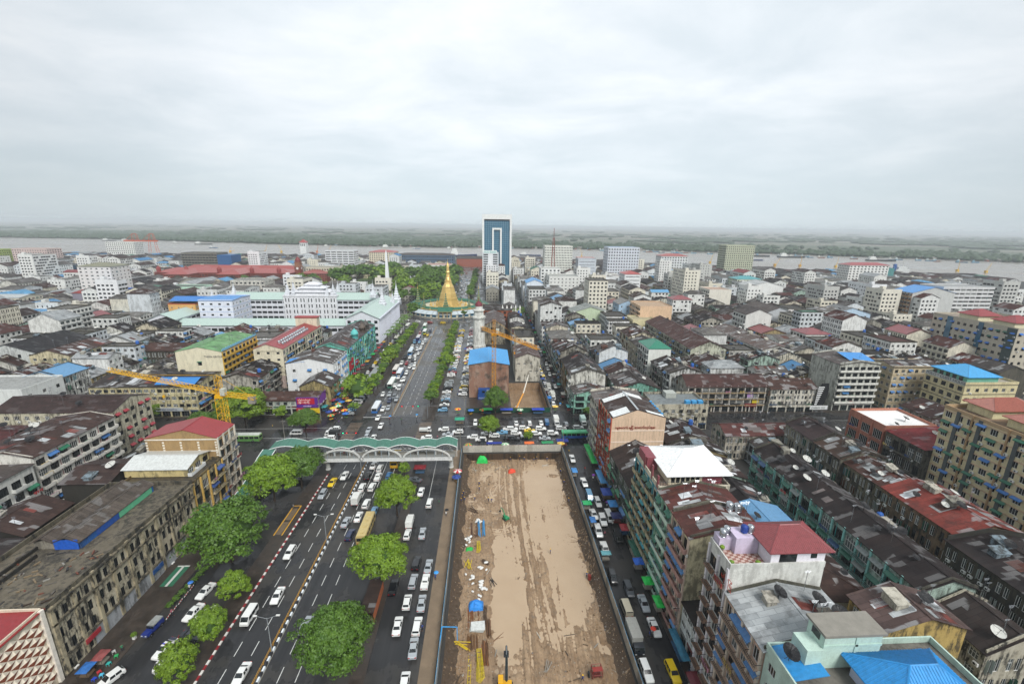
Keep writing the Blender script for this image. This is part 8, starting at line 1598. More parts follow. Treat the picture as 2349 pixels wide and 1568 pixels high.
SP = sorted([random.choice([(random.uniform(-7, 3), random.uniform(62, 125)), (random.uniform(8, 24), random.uniform(62, 75)), (random.uniform(-6, 24), random.uniform(136, 144))]) for i in range(30)], key=lambda p: p[1])
for i, (rx, ry) in enumerate(SP):
    bb = MB(); l = random.uniform(.6, 3.2); bb.box(-l/2, l/2, -.07, .07, 0, .1); tag(bb.build('loose_plank', M['paint'], None, (rx, ry, pit_h(rx, ry)+.02), random.uniform(0, 3), c4(random.choice(['4a3828', '8a8a84', '5a4a3a', 'a8a49a', '3a3430']))), 'loose plank lying on the pit mud, %s from the near end' % ordw(i+1), 'plank', 'scrap planks on the mud')
rb2 = MB(); gq = random.Random(8)
for i in range(5200):
    k = gq.random()
    if k < .4: x, y = gq.gauss(-4.2, 2.2), gq.uniform(60, 145)
    elif k < .75: x, y = 26.6-abs(gq.gauss(0, 1.7)), gq.uniform(58, 145)
    else: x, y = gq.uniform(-6, 25), gq.choice([gq.gauss(66, 6), gq.gauss(142, 2), gq.gauss(100, 18)])
    if not (PIT[0]+.3 < x < PIT[1]-.3 and 55 < y < 145.5): continue
    z = pit_h(x, y)
    if z < -2.40 and gq.random() < .8: continue
    r = gq.uniform(.06, .16)*(2.0 if gq.random() < .07 else 1); c_ = c4(gq.choice(['6a5238', '5a4630', '7a6448', '8a7a62', '4a3a2a', '77706a', '9a9488']))
    P = [(x+r*gq.uniform(.7, 1.3)*math.cos(t), y+r*gq.uniform(.7, 1.3)*math.sin(t), z-.02) for t in (0, 1.6, 3.1, 4.7)]; ap = (x, y, z+r*gq.uniform(.5, 1.1))
    for a in range(4): rb2.poly([P[a], P[(a+1) % 4], ap], 0, c_)
tag(rb2.build('rubble', M['paint_far']), 'scattered stones and clods over the muddy pit', 'rubble', kind='stuff')
bp = empty('water_pipe', (0, 0, 0)); tag(bp, 'bright blue pipe bent over the left fence into the pit', 'pipe'); bb = MB(); bb.bar((-9.4, 62, .3), (-9.0, 72, 2.7), .09, 0, 8); bb.bar((-9.0, 72, 2.7), (-6.0, 71.8, 2.7), .09, 0, 8); bb.bar((-6.0, 71.8, 2.7), (-6.0, 71.8, -.6), .09, 0, 8); bb.build('pipe', M['paint'], bp, col=c4('2f98d8'))
cn = empty('site_container', (-1.4, 199, 0)); tag(cn, 'blue double-stacked site container marked SITE STORE', 'container')
for k, (z, L) in enumerate(((0.15, 6.0), (2.75, 5.4))):
    bb = MB(); bb.box(-L/2, L/2, -1.2, 1.2, z, z+2.5)
    for i in range(20): xx = -L/2+.15+i*(L-.3)/20; bb.box(xx, xx+.12, -1.26, -1.2, z+.1, z+2.4)
    bb.build('container_box', M['paint'], cn, col=c4('1c4a8c', .2))
text(cn, 'SITE STORE', (-2.6, -1.3, .7), .8, 'd0d8e0'); part(cn, 'window', 'glass', None, (-1.0, .4, -1.3, -1.22, 3.6, 4.6)); part(cn, 'door', 'paint', 'b8bcb8', (1.2, 2.2, -1.3, -1.22, 2.8, 5.0))
# ------------------------------------------------------------------ stalls, parasols, shelters
def parasol_mesh():
    b = MB(); n = 8
    for i in range(n):
        t0, t1 = 2*math.pi*i/n, 2*math.pi*(i+1)/n
        b.poly([(1.35*math.cos(t0), 1.35*math.sin(t0), 1.95), (1.35*math.cos(t1), 1.35*math.sin(t1), 1.95), (0, 0, 2.5)], i % 2); b.poly([(1.35*math.cos(t0), 1.35*math.sin(t0), 1.95), (0, 0, 2.46), (1.35*math.cos(t1), 1.35*math.sin(t1), 1.95)], i % 2)
    return b
UC = [('red and yellow', 'c8342c', 'e0b83c'), ('blue', '2f62b0', '3f78c0'), ('rainbow', '2f9a58', 'd86a2c'), ('white and green', 'd8d8ca', '6aae7a'), ('yellow', 'd8a83c', 'e0c870'), ('red and white', 'b8303a', 'd8d0c8'), ('navy', '243a78', '2c468c')]
pn = [0]
def parasol(x, y, where, s=1.0):
    nm, a, c_ = UC[pn[0] % len(UC)]; pn[0] += 1
    o = empty('parasol', (x, y, .1), pn[0]); tag(o, '%s market parasol %s' % (nm, where), 'parasol', 'market parasols'); o.scale = (s, s, s)
    me = cached(('pm', a), lambda: parasol_mesh().mesh('canopy', [plain('canopy_'+a, a, .7, var=.15), plain('canopy_'+c_, c_, .7, var=.15)])); inst('canopy', me, o)
    inst('pole', cached('ppole', lambda: (lambda b: (b.bar((0, 0, 0), (0, 0, 2.5), .03, 0, 6), b.mesh('pole', [M['dark']]))[1])(MB())), o); inst('stall_table', cached('stb', lambda: (lambda b: (b.box(-.7, .7, -.4, .4, .45, .6), b.mesh('stall_table', [M['paint']]))[1])(MB())), o, col=c4(random.choice(['8a6a3a', 'b8902c', '5a7a4a', '9a4a3a'])))
for i, (x, y) in enumerate(((-65.2, 195.8), (-65.6, 191.2), (-66.4, 189.1), (-65.6, 186.4), (-67, 184.2), (-65.6, 182.0), (-67.4, 180.2), (-61.4, 181.7), (-59.8, 178.2), (-65.3, 176.4), (-76.3, 174.8), (-62.9, 192.8), (-66.5, 199), (-67.8, 194), (-66.2, 204), (-67, 209))): parasol(x, y, 'on the left corner market, %s from the crossing' % ordw(i+1), 1.15)
for i, (x, y) in enumerate(((-6.9, 148.9), (6.7, 148.9), (27.4, 149.2), (-9.6, 131), (-9.8, 127.5), (-12.8, 182), (-7, 180.6), (-2, 180.8), (14.5, 180.6), (30.5, 184), (-17.6, 262), (-14, 281))): parasol(x, y, ['by the pit hoarding, left', 'by the pit hoarding, middle', 'at the pit corner of the market lane', 'under the right end of the footbridge', 'on the pavement below the footbridge', 'on the right corner market', 'before the green hoarding, left', 'before the green hoarding, middle', 'before the green hoarding, right', 'at the mouth of the market lane', 'among the right parked cars, nearer', 'among the right parked cars, farther'][i], 1.1)
for i, (x, y, w_, d, c_, lb) in enumerate(((-11.4, 171.5, 4, 3, '2f9a78', 'green and blue canopy stall at the right corner'), (.1, 181.2, 4.5, 2.4, '35c060', 'bright green canopy stall before the green hoarding'), (8.5, 180.9, 5.5, 2.4, '2a4ab0', 'long blue canopy stall before the green hoarding'), (22.4, 180.8, 5.5, 2.6, '2440a8', 'royal blue canopy stall near the market lane mouth'), (15.6, 149.6, 3.6, 2, 'e07038', 'orange canopy stall against the pit hoarding'), (22.4, 149.8, 4.4, 2, '2c8a58', 'dark green canopy stall against the pit hoarding'), (28.3, 151.2, 4.4, 2.6, '2c3a8a', 'navy canopy stall at the hoarding corner'), (2.6, 149.8, 5.6, 1.6, '28388c', 'navy sheet over a pickup by the hoarding'), (-22.2, 133.6, 3.8, 3, '7a2028', 'dark red canopy under the footbridge'), (28.8, 130, 1.8, 3, '4a8ac8', 'pale blue sheet stall on the fence side of the lane'), (29.1, 112.2, 2.6, 2.2, '35b06a', 'green peaked canopy on the fence side of the lane'), (29, 104.5, 1.6, 2.6, '3f78b8', 'blue sheet stall by the fence below the green canopy'), (29.3, 91.6, 2.4, 1.6, '6aa8b0', 'teal glass food cart by the fence'), (36.6, 141, 2.0, 14, '2fae54', 'long bright green awning over stalls below the beige block'), (36.6, 126, 2, 8, '4a88b8', 'long pale blue awning after the green awning'), (36.2, 117.5, 3, 4, '2a4898', 'royal blue tarpaulin stall in the lane'), (36.5, 111.5, 2.6, 3.4, '3f86c4', 'light blue tarpaulin stall in the lane'), (36.0, 106, 3, 3, '2c3060', 'navy tarpaulin stall in the lane'), (36.8, 101, 2.4, 3, 'a03438', 'red tarpaulin stall in the lane'), (37.0, 93, 2.0, 6, '1f5a48', 'dark green lean-to awning below the turquoise block'), (36.4, 88.5, 2.4, 2.4, '2f6ad0', 'blue tarpaulin stall below the turquoise block'), (36.6, 82.4, 2.4, 2.6, '28c050', 'bright green tarpaulin stall beside the silver sedan'), (36.8, 76.6, 1.8, 3.4, '28b84c', 'lower bright green tarpaulin stall in the lane'), (37.0, 66.5, 1.6, 7, '2a6a84', 'teal lean-to awning in the near lane'), (36.9, 58.6, 2.2, 5, '6a2a32', 'maroon lean-to awning in the near lane'))):
    tarp('market_stall', lb, x, y, .1, w_, d, 2.3, c_, 'stall', i, True)
for i in range(34):
    y = 186+i*7+random.uniform(-2, 2); sd = i % 2; c_ = random.choice(['2f78c0', '2fae54', '2a4a98', '8a8a84', 'b03a3a', '3a8a8a', 'c8c4b8'])
    tarp('market_stall', '%s lane stall past the crossing on the %s side, %s from the crossing' % (dict(zip(['2f78c0', '2fae54', '2a4a98', '8a8a84', 'b03a3a', '3a8a8a', 'c8c4b8'], ['blue', 'green', 'navy', 'grey', 'red', 'teal', 'pale']))[c_], 'left' if sd else 'right', ordw(i//2+1)), 29.3 if sd else 36.6, y, .1, 2.0, random.uniform(2, 4.5), 2.3, c_, 'stall', i, True)
for i in range(16): tarp('market_stall', 'pavement stall before the left shop rows, %s from the crossing' % ordw(i+1), -70.6+random.uniform(-.6, .6), 186+i*7.5, .1, 2.2, 3.6, 2.3, random.choice(['2f78c0', 'b03a3a', '2fae54', 'c89a3a', '8a2a3a', '3a8a8a']), 'stall', i, True)
bs = empty('bus_shelter', (-24.6, 80.2, .13)); tag(bs, 'long dark-roofed bus shelter in the verge between two trees', 'bus shelter'); part(bs, 'roof', 'roof', '332c2a', (-1.6, 1.3, -4.6, 4.6, 2.6, 2.75)).color = c4('3a302c', .5)
for yy in (-4.2, 0, 4.2): part(bs, 'post', 'dark', None, (1.0, 1.12, yy, yy+.12, 0, 2.6), (-1.3, -1.18, yy, yy+.12, 0, 2.6))
part(bs, 'mural_panel', 'paint', 'a8603c', (1.2, 1.28, -4.4, 4.4, .3, 2.3)); part(bs, 'bench', 'paint', '6a5a48', (.3, .9, -4, 4, .4, .5))
rb_ = empty('roof_shelter', (-61, 226, 0)); tag(rb_, 'long grey pavement canopy on the left verge past the crossing', 'shelter'); part(rb_, 'roof', 'metalroof', '8d9290', (-1.6, 1.6, -22, 16, 2.7, 2.85)); part(rb_, 'posts', 'dark', None, *[(-.1, .1, yy, yy+.2, 0, 2.7) for yy in range(-21, 16, 4)])
# ------------------------------------------------------------------ street lamps, signals, poles
def lamp(x, y, label, h=8.4, arms=2):
    o = empty('street_lamp', (x, y, .05)); tag(o, label, 'street lamp', 'boulevard lamps'); bb = MB(); bb.bar((0, 0, 0), (0, 0, h), .11, 0, 8, .06); bb.build('pole', M['paint'], o, col=c4('8d9294'))
    for s in ((-1, 1) if arms == 2 else (1,)):
        bb = MB(); bb.bar((0, 0, h-.15), (s*2.1, 0, h+.55), .04, 0, 6); bb.build('arm', M['paint'], o, col=c4('8d9294')); bb = MB(); bb.box(s*2.1-.35, s*2.1+.35, -.14, .14, h+.48, h+.64); bb.build('lamp_head', M['white'], o)
for i, y in enumerate((69.9, 100.1, 133, 181.2, 195, 222, 250, 280, 310, 340)): lamp(-41.2 if y < 150 else -40.5, y, 'twin-armed grey lamp on the median, %s from the camera' % ordw(i+1))
def signal(x, y, reach, label, h=5.8):
    o = empty('traffic_signal', (x, y, .05)); tag(o, label, 'traffic light'); bb = MB(); bb.bar((0, 0, 0), (0, 0, h), .11, 0, 8); bb.bar((reach, 0, h-.1), (6.5 if reach < -5 else 0, 0, h-.1), .06, 0, 6); bb.build('pole', M['paint'], o, col=c4('7a8084'))
    for k, (xx, c_) in enumerate(((reach+.3, 'c01c1c'), (reach*.55, 'c01c1c'), (reach*.35, '1cc088'))):
        part(o, 'signal_box', 'dark', None, (xx-.6, xx+.6, -.25, 0, h-.35, h+.1)); bb = MB(); bb.box(xx-.22, xx+.22, -.3, -.26, h-.28, h+.03); a = cached(('sg', c_), lambda: NT('lit_'+c_).set(col=rgba(c_), emit=rgba(c_), es=1.5)); bb.build('lamp', a, o)
signal(-25.3, 177.4, -10.9, 'traffic light gantry with red and green lamps at the right verge'); signal(-56.8, 157.3, 7.0, 'traffic light arm facing away at the left crosswalk', 3.6)
for i, (x, y, h) in enumerate(((-9.8, 149.5, 9), (28.2, 149, 9), (-9.8, 180.4, 9), (37.6, 120, 8), (37.7, 95, 8), (37.7, 70, 8), (-69.4, 176, 8), (-75, 155, 10), (28.4, 181.8, 9), (-72, 181.8, 9))):
    o = empty('utility_pole', (x, y, .05)); tag(o, 'grey utility pole %s' % ['by the pit hoarding left corner', 'at the pit hoarding right corner', 'before the green hoarding', 'below the beige block', 'below the turquoise block', 'beside the low black-roofed shop', 'on the left market corner', 'left of the footbridge roof', 'at the second pit fence corner', 'at the ooredoo corner'][i], 'pole', 'utility poles'); bb = MB(); bb.bar((0, 0, 0), (0, 0, h), .12, 0, 8, .08); bb.build('shaft', M['concrete'], o); part(o, 'crossarm', 'dark', None, (-.9, .9, -.06, .06, h-.8, h-.68)); bb = MB(); [bb.lathe([(.06, h-.68), (.06, h-.45)], 6, 0, c=(a, 0)) for a in (-.8, -.3, .3, .8)]; bb.build('insulators', M['white'], o)
# yellow-black posts etc. round the parked area: striped barrier
for i in range(5):
    o = empty('street_barrier', (-66.0, 78.6+i*1.9, .02), .1); tag(o, 'red and white striped barrier by the hedge, %s from the near end' % ordw(i+1), 'barrier', 'striped barriers')
    for k in range(5): part(o, 'stripe', 'paint', 'b02a30' if k % 2 else 'dcdad4', (-.05, .05, -.8+k*.32, -.48+k*.32, .75, .9))
    for yy in (-.75, .75): part(o, 'leg', 'dark', None, (-.3, .3, yy-.03, yy+.03, 0, .08), (-.03, .03, yy-.03, yy+.03, .08, .76))

# pavement clutter before the derelict block
for i, (x, y, c_, lb) in enumerate(((-72.2, 66.8, '2f6ab0', 'blue tarpaulin food stall at the foot of the derelict block'), (-71.6, 69.2, '8a4a48', 'striped canopy stall beside the blue food stall'))): tarp('market_stall', lb, x, y, .13, 2.0, 2.4, 1.9, c_, 'stall', i+50, True)
for i, (x, y) in enumerate(((-70.2, 68.8), (-70.6, 67.2), (-70.0, 70.3), (-70.4, 65.9), (-71.2, 71.2), (-69.7, 66.6))):
    o = empty('plastic_stool', (x, y, .13), i); tag(o, '%s plastic stool by the food stalls at the derelict block' % ['teal', 'red', 'green', 'blue', 'white', 'light blue'][i], 'stool', 'plastic stools'); cc = ['3ab0a8', 'b03038', '2f9a58', '2c4ab8', 'd8d8d4', '58b8d8'][i]; part(o, 'seat', 'paint', cc, (-.3, .3, -.3, .3, .42, .48)); part(o, 'legs', 'paint', cc, *[(a-.04, a+.04, b_-.04, b_+.04, 0, .42) for a in (-.25, .25) for b_ in (-.25, .25)])
mt_ = empty('door_mat', (-72.6, 90.5, .135)); tag(mt_, 'long green and white tiled strip before the derelict block', 'mat'); part(mt_, 'green_panel', 'paint', '2f6a50', (-1.4, -.3, -3, 3, 0, .03), (.3, 1.4, -3, 3, 0, .03)); part(mt_, 'white_strip', 'paint', 'c4c6c0', (-.28, .28, -3, 3, 0, .032), (-1.4, 1.4, 3.02, 3.4, 0, .03))
pp = empty('potted_plant', (-69.6, 74.2, .13)); tag(pp, 'leafy plant in a white pot on the left pavement', 'plant'); inst('foliage', CR['bush'][0], pp, (0, 0, 1.0), 0, None, .55); part(pp, 'pot', 'paint', 'd8d8d4', (-.25, .25, -.25, .25, 0, .55))
for i, (x, y) in enumerate(((-55.5, 113), (-55.5, 107))): o = mark(vergeL, x-.9, x+.9, y-2.6, y+2.6, .136, '6a5c4a', 'paving_bay')
for x0, x1, y0, y1 in ((-56.5, -56.2, 104, 117), (-54.4, -54.1, 104, 117), (-56.2, -54.4, 116.7, 117)): mark(vergeL, x0, x1, y0, y1, .14, 'c8962c', 'yellow_line')

# ------------------------------------------------------------------ people
def person_mesh(pose):
    J = dict(pel=(0, 0, .95, .13), sp=(0, 0, 1.15, .125), ch=(0, .01, 1.36, .14), nk=(0, .01, 1.50, .055), hd=(0, .03, 1.60, .085), tp=(0, .02, 1.70, .08))
    st = .0 if pose != 'walk' else .22
    for s, n_ in ((-1, 'l'), (1, 'r')):
        J['hp'+n_] = (s*.10, 0, .90, .095); J['kn'+n_] = (s*.11, s*st*.8+.03, .50, .062); J['an'+n_] = (s*.11, s*st*1.4-.02, .09, .042); J['to'+n_] = (s*.12, s*st*1.4+.14, .04, .035)
        J['sh'+n_] = (s*.19, 0, 1.42, .06)
        if pose == 'umb' and s > 0: J['el'+n_] = (s*.26, .12, 1.20, .042); J['wr'+n_] = (s*.18, .30, 1.34, .032); J['ha'+n_] = (s*.16, .34, 1.42, .036)
        elif pose == 'work': J['el'+n_] = (s*.26, .14, 1.18, .042); J['wr'+n_] = (s*.18, .36, 1.10, .032); J['ha'+n_] = (s*.14, .44, 1.08, .036)
        else: J['el'+n_] = (s*.25, -s*st*.5, 1.14, .042); J['wr'+n_] = (s*.26, .06-s*st*.8, .90, .032); J['ha'+n_] = (s*.26, .09-s*st*.9, .81, .036)
    E_ = [('pel', 'sp'), ('sp', 'ch'), ('ch', 'nk'), ('nk', 'hd'), ('hd', 'tp')]
    for n_ in 'lr': E_ += [('pel', 'hp'+n_), ('hp'+n_, 'kn'+n_), ('kn'+n_, 'an'+n_), ('an'+n_, 'to'+n_), ('ch', 'sh'+n_), ('sh'+n_, 'el'+n_), ('el'+n_, 'wr'+n_), ('wr'+n_, 'ha'+n_)]
    ks_ = list(J); me = bpy.data.meshes.new('person'); me.from_pydata([J[k][:3] for k in ks_], [(ks_.index(a), ks_.index(b_)) for a, b_ in E_], [])
    o = bpy.data.objects.new('tmp_person', me); COL.objects.link(o); md = o.modifiers.new('s', 'SKIN'); sd = o.modifiers.new('d', 'SUBSURF'); sd.levels = 1; sd.render_levels = 1
    for i, k in enumerate(ks_): me.skin_vertices[0].data[i].radius = (J[k][3], J[k][3]*(.8 if k in ('pel', 'sp', 'ch') else 1)); me.skin_vertices[0].data[i].use_root = (k == 'pel')
    dg = bpy.context.evaluated_depsgraph_get(); dg.update(); m2 = bpy.data.meshes.new_from_object(o.evaluated_get(dg)); m2.name = 'person_body'
    bpy.data.objects.remove(o); m2.materials.clear()
    for mt in (M['cloth'], M['trousers'], M['skin'], M['black']): m2.materials.append(mt)
    for p in m2.polygons:
        c = p.center; z = c.z; p.use_smooth = True
        p.material_index = 3 if z > 1.63 or (z > 1.55 and c.y < -.01) else 2 if z > 1.47 or (abs(c.x) > .215 and z < 1.12) or (pose in ('umb', 'work') and c.y > .24 and z > .9) else 0 if z > .93 else (2 if z < .12 else 1)
    return m2
M['trousers'] = plain('trousers', '2c2e3a', .8)
PM = {k: person_mesh(k) for k in ('stand', 'walk', 'umb', 'work')}
hm_ = (lambda b: (b.lathe([(.16, 1.655), (.125, 1.66), (.12, 1.72), (.08, 1.78), (.01, 1.8)], 10, 0), b.mesh('helmet', [plain('helmet_yellow', 'e0b41c', .4, var=.1)], True))[1])(MB())
SN = [('white', 'd8d8d4'), ('blue', '2a4a8c'), ('pink', 'b86a7a'), ('green', '3a7a58'), ('red', 'a03434'), ('grey', '77797a'), ('yellow', 'c8a83c'), ('black', '22242a'), ('purple', '5a3a7a')]
pc_ = [0]
def person(x, y, z, pose, where, shirt=None, helmet=False, rz=None):
    nm, c_ = shirt or SN[pc_[0] % len(SN)]; pc_[0] += 1
    o = inst('person', PM[pose], None, (x, y, z), rz if rz is not None else pc_[0]*1.9, c4(c_)); tag(o, ('worker in %s with yellow helmet %s' if helmet else 'person in %s top %s') % (nm, where), 'person', 'site workers' if helmet else 'pedestrians')
    if helmet: inst('helmet', hm_, o, (0, .02, 0))
    return o
def umbrella(x, y, z, c_, label):
    o = empty('umbrella', (x, y, z)); tag(o, label, 'umbrella', 'carried umbrellas'); b = MB(); b.lathe([(.6, 1.85), (.42, 2.02), (.2, 2.12), (.01, 2.16)], 8, 0, cap=False); b.build('canopy', M['cloth'], o, col=c4(c_)); b = MB(); b.bar((0, 0, 1.35), (0, 0, 2.18), .015, 0, 6); b.build('shaft', M['dark'], o)
blu = ('blue overalls', '26407c')
for i, (x, y) in enumerate(((11.8, 144.9), (13.4, 144.6), (16.9, 144.3), (18.0, 144.8), (21.7, 144.4), (8.4, 144.6))): person(x, y, pit_h(x, y), ['stand', 'work', 'walk'][i % 3], 'at the far pit wall, %s in the row' % ordw(i+1), blu, True)
for i, (x, y, wh) in enumerate(((25.2, 135.6, 'on the right bank near the far corner'), (25.3, 128.9, 'on the right bank by the hoses'), (25.0, 118.8, 'at the yellow pump frame'), (-3.8, 121.1, 'alone left of the pair'), (.4, 120.2, 'left of the pair in mid pit'), (1.4, 120.2, 'right of the pair in mid pit'), (-7.4, 122.5, 'highest by the left fence'), (-7.6, 121, 'second by the left fence'), (-6.9, 119.9, 'third by the left fence'), (-7.8, 118.2, 'lowest by the left fence'), (-2.5, 126, 'beside the orange compactor'), (-2.6, 129.2, 'above the orange compactor'), (16.4, 97.5, 'alone in the muddy water tracks'), (24.2, 89.2, 'beside the red drum'), (17.7, 63.4, 'at the bottom edge of the pit'))): person(x, y, pit_h(x, y), ['stand', 'work', 'walk'][i % 3], wh, blu, True)
PL = [(-35.8, 174.3, 'crossing alone in the middle of the junction'), (-18.9, 195.5, 'in a white raincoat on the right service lane'), (-17.1, 193.5, 'beside the white raincoat'), (-17.5, 208.9, 'in the right service lane farther up'), (-17.3, 183.5, 'on the right corner by the plastic stools'), (-61.1, 172.9, 'at the left corner by the fruit stalls'), (-78.3, 169.2, 'on the kerb before the corner shops'), (-19.1, 173.4, 'by the right crosswalk'), (-19.1, 158.1, 'walking beside the white cars at the crossing'), (-14.2, 116.1, 'in the service lane with a bundle'), (-11.1, 128.9, 'on the pavement before the footbridge'), (-55.9, 115.5, 'on the yellow-edged left verge'), (-86.1, 169.4, 'near the small tree by the corner shops'), (-17.9, 229.4, 'among the parked cars on the right'), (-27.9, 158.3, 'on the orange crosswalk'), (-60.9, 176.4, 'at the tip of the left verge'), (-13.2, 73.7, 'climbing into the white estate'), (-66, 79.6, 'in blue sarong on the left lane'), (-69.9, 71.6, 'by the potted plant at the old block'), (33.1, 133.4, 'walking in the market lane'), (30.5, 132.1, 'by the striped stall in the lane'), (29.8, 145.5, 'at the top of the market lane'), (36.0, 125.4, 'under the pale blue awning'), (34.8, 115.0, 'between cars in the market lane'), (34.6, 104.5, 'near the navy stall in the lane'), (32.7, 70.3, 'in orange beside the white sedan'), (31.4, 100.6, 'beside the white off-road car'), (-45, 138, 'on the footbridge approach')]
for i, (x, y, wh) in enumerate(PL[:-1]): person(x, y, .14 if x > -12.6 and x < -9 else .03, 'walk' if i % 2 else 'stand', wh)
for i, x in enumerate((-52, -47.5, -46.8, -36, -33.2, -24, -20.5, -15)): person(x, 136.6, 5.25, 'walk' if i % 2 else 'stand', 'on the footbridge deck, %s from the left' % ordw(i+1))
rp_ = random.Random(77); CN = [0]*4; CW = ['at the left corner market past', 'in the market lane past', 'on the right service lane past', 'before the left shop rows past']
for i in range(40):
    k_ = i % 4; CN[k_] += 1
    x, y = ([(rp_.uniform(-69, -62), rp_.uniform(174, 215)), (rp_.uniform(30, 36), rp_.uniform(183, 260)), (rp_.uniform(-18, -10), rp_.uniform(180, 300)), (rp_.uniform(-73, -69), rp_.uniform(200, 300))])[k_]
    person(x, y, .06, 'walk' if i % 2 else 'stand', '%s the crossing, %s of that crowd' % (CW[k_], ordw(CN[k_])))
for x, y, c_, lb, sh_ in ((-30, 176.9, '3f98d8', 'light blue umbrella at the right end of the junction', 'white'), (-41.0, 175.6, '3a88d0', 'blue umbrella at the tip of the median', 'red'), (-12.0, 86.9, '3f9ae0', 'bright blue umbrella on the service lane beside the pickup', 'blue'), (-11.6, 110.4, '16181e', 'black umbrella on the pavement by the fence', 'white'), (-66.5, 86.2, '3a78c8', 'blue umbrella by the hedge on the left', 'white'), (33.3, 70.2, 'd8402c', 'red umbrella beside the white sedan in the lane', 'grey'), (33.3, 187.9, '2f8ad0', 'blue umbrella at the mouth of the lane', 'white'), (34.5, 127.4, '7a3a9a', 'purple umbrella beside the pickup in the lane', 'white'), (35.2, 112.6, '6a3a8a', 'violet umbrella lower in the lane', 'white'), (-20, 281, 'd86a2c', 'orange umbrella among the parked cars', 'white')):
    person(x, y, .04 if x < -13 or x > -9 else .14, 'umb', 'holding the '+lb, [q for q in SN if q[0] == sh_][0], rz=0); umbrella(x+.17, y+.36, .04 if x < -13 or x > -9 else .14, c_, lb)
# ------------------------------------------------------------------ river boats, quay cranes
def boat(x, y, L, rz, label, hull, cabin, h=3.0, name='boat', cat='boat', funnel=None):
    o = empty(name, (x, y, .5), rz); tag(o, label, cat, 'boats on the river'); w_ = L*.11; b = MB(); P = [(-L/2, .7), (-L*.46, .95), (0, 1.0), (L*.3, .9), (L*.44, .5), (L/2, .03)]
    for i in range(5):
        (a, wa), (c, wc) = P[i], P[i+1]; up0, up1 = h*(1+.5*max(0, a/L)**1), h*(1+.5*max(0, c/L))
        for s in (-1, 1): b.poly([(a, s*wa*w_*.8, 0), (c, s*wc*w_*.8, 0), (c, s*wc*w_, up1), (a, s*wa*w_, up0)][::s])
        b.poly([(a, -wa*w_, up0*.92), (c, -wc*w_, up1*.92), (c, wc*w_, up1*.92), (a, wa*w_, up0*.92)])
    b.poly([(-L/2, -.7*w_*.8, 0), (-L/2, .7*w_*.8, 0), (-L/2, .7*w_, h), (-L/2, -.7*w_, h)]); b.build('hull', M['paint'], o, col=c4(hull))
    bb = MB(); bb.box(-L*.44, -L*.2, -w_*.7, w_*.7, h*.9, h*.9+h*1.4); bb.box(-L*.40, -L*.24, -w_*.6, w_*.6, h*2.3, h*3.2); bb.build('cabin', M['paint'], o, col=c4(cabin)); bb = MB(); bb.bar((-L*.3, 0, h*3.2), (-L*.3, 0, h*5), L*.006); bb.build('mast', M['paint'], o, col=c4('c8c8c0'))
    if funnel: bb = MB(); bb.box(-L*.48, -L*.43, -w_*.3, w_*.3, h, h*4.2); bb.build('funnel', M['paint'], o, col=c4(funnel))
rbt = random.Random(9)
BL = [(-1500, 1900, 60, 'grey barge'), (-1380, 1840, 70, 'grey barge'), (-1150, 1760, 46, 'white ferry'), (-1020, 1700, 60, 'dark coaster'), (-860, 1480, 34, 'blue trawler'), (-560, 1650, 40, 'white ferry'), (-330, 1600, 70, 'white ferry'), (-240, 1560, 30, 'blue tug'), (-120, 1590, 40, 'white dredger'), (20, 1560, 44, 'white ferry'), (120, 1250, 60, 'navy freighter'), (820, 1330, 70, 'dark barge'), (900, 1290, 80, 'dark barge'), (1080, 1180, 76, 'dark barge'), (700, 1150, 50, 'navy freighter')]
for i, (x, y, L, k) in enumerate(BL): boat(x, y, L, rbt.uniform(-.35, .05), '%s on the river, %s from the left' % (k, ordw(i+1)), dict(grey='6a6e70', white='b9bcb8', dark='33383a', blue='3a6a94', navy='24345c')[k.split()[0]], 'd8dad6', L*.05)
for i in range(46):
    t = rbt.random(); x = 350+t*1000; y = 1640-(x-350)*.47-rbt.uniform(8, 60); c_ = rbt.choice(['3a7a9a', '4a8aa8', '35607a', '5a6a70', '7a4a3a']); boat(x, y, rbt.uniform(14, 26), rbt.uniform(-.6, .3), 'fishing boat moored by the far bank, %s in the fleet' % ordw(i+1), c_, rbt.choice(['b9c4c4', '7aa0b0', 'c8c8c0']), 2.2, 'fishing_boat', 'boat')
boat(520, shore(520)+16, 90, -.45, 'freighter with red and blue funnel beside the quay', '3a3c44', 'e0e2e0', 6, 'cargo_ship', 'ship', 'b02a34'); boat(790, shore(790)+16, 80, -.4, 'freighter with a blue crane housing at the right quay', '34485c', 'd8dad8', 5, 'cargo_ship', 'ship', '2a5a9c'); boat(-60, 1160, 70, .1, 'navy hulled freighter left of the glass tower', '24345c', 'd8dad8', 7, 'cargo_ship', 'ship')
def quay_crane(x, y, label, c, s=1.0, a=.9):
    o = empty('quay_crane', (x, y, 0)); tag(o, label, 'crane', 'quay cranes'); b = MB()
    for sx in (-3, 3):
        for sy in (-3, 3): b.bar((sx*s, sy*s, 0), (sx*.5*s, sy*.5*s, 16*s), .5*s)
    b.build('portal', M['paint'], o, col=c4(c)); part(o, 'machine_house', 'paint', c, (-2.2*s, 2.2*s, -2.2*s, 2.2*s, 16*s, 21*s)); b = MB(); b.bar((1.5*s, 0, 18*s), (14*s*math.cos(a), 0, 18*s+24*s*math.sin(a)), .6*s, 0, 4, .3*s); b.bar((-1*s, 0, 21*s), (3*s, 0, 30*s), .3*s); b.bar((3*s, 0, 30*s), (14*s*math.cos(a), 0, 18*s+24*s*math.sin(a)), .15*s); b.build('jib', M['paint'], o, col=c4(c))
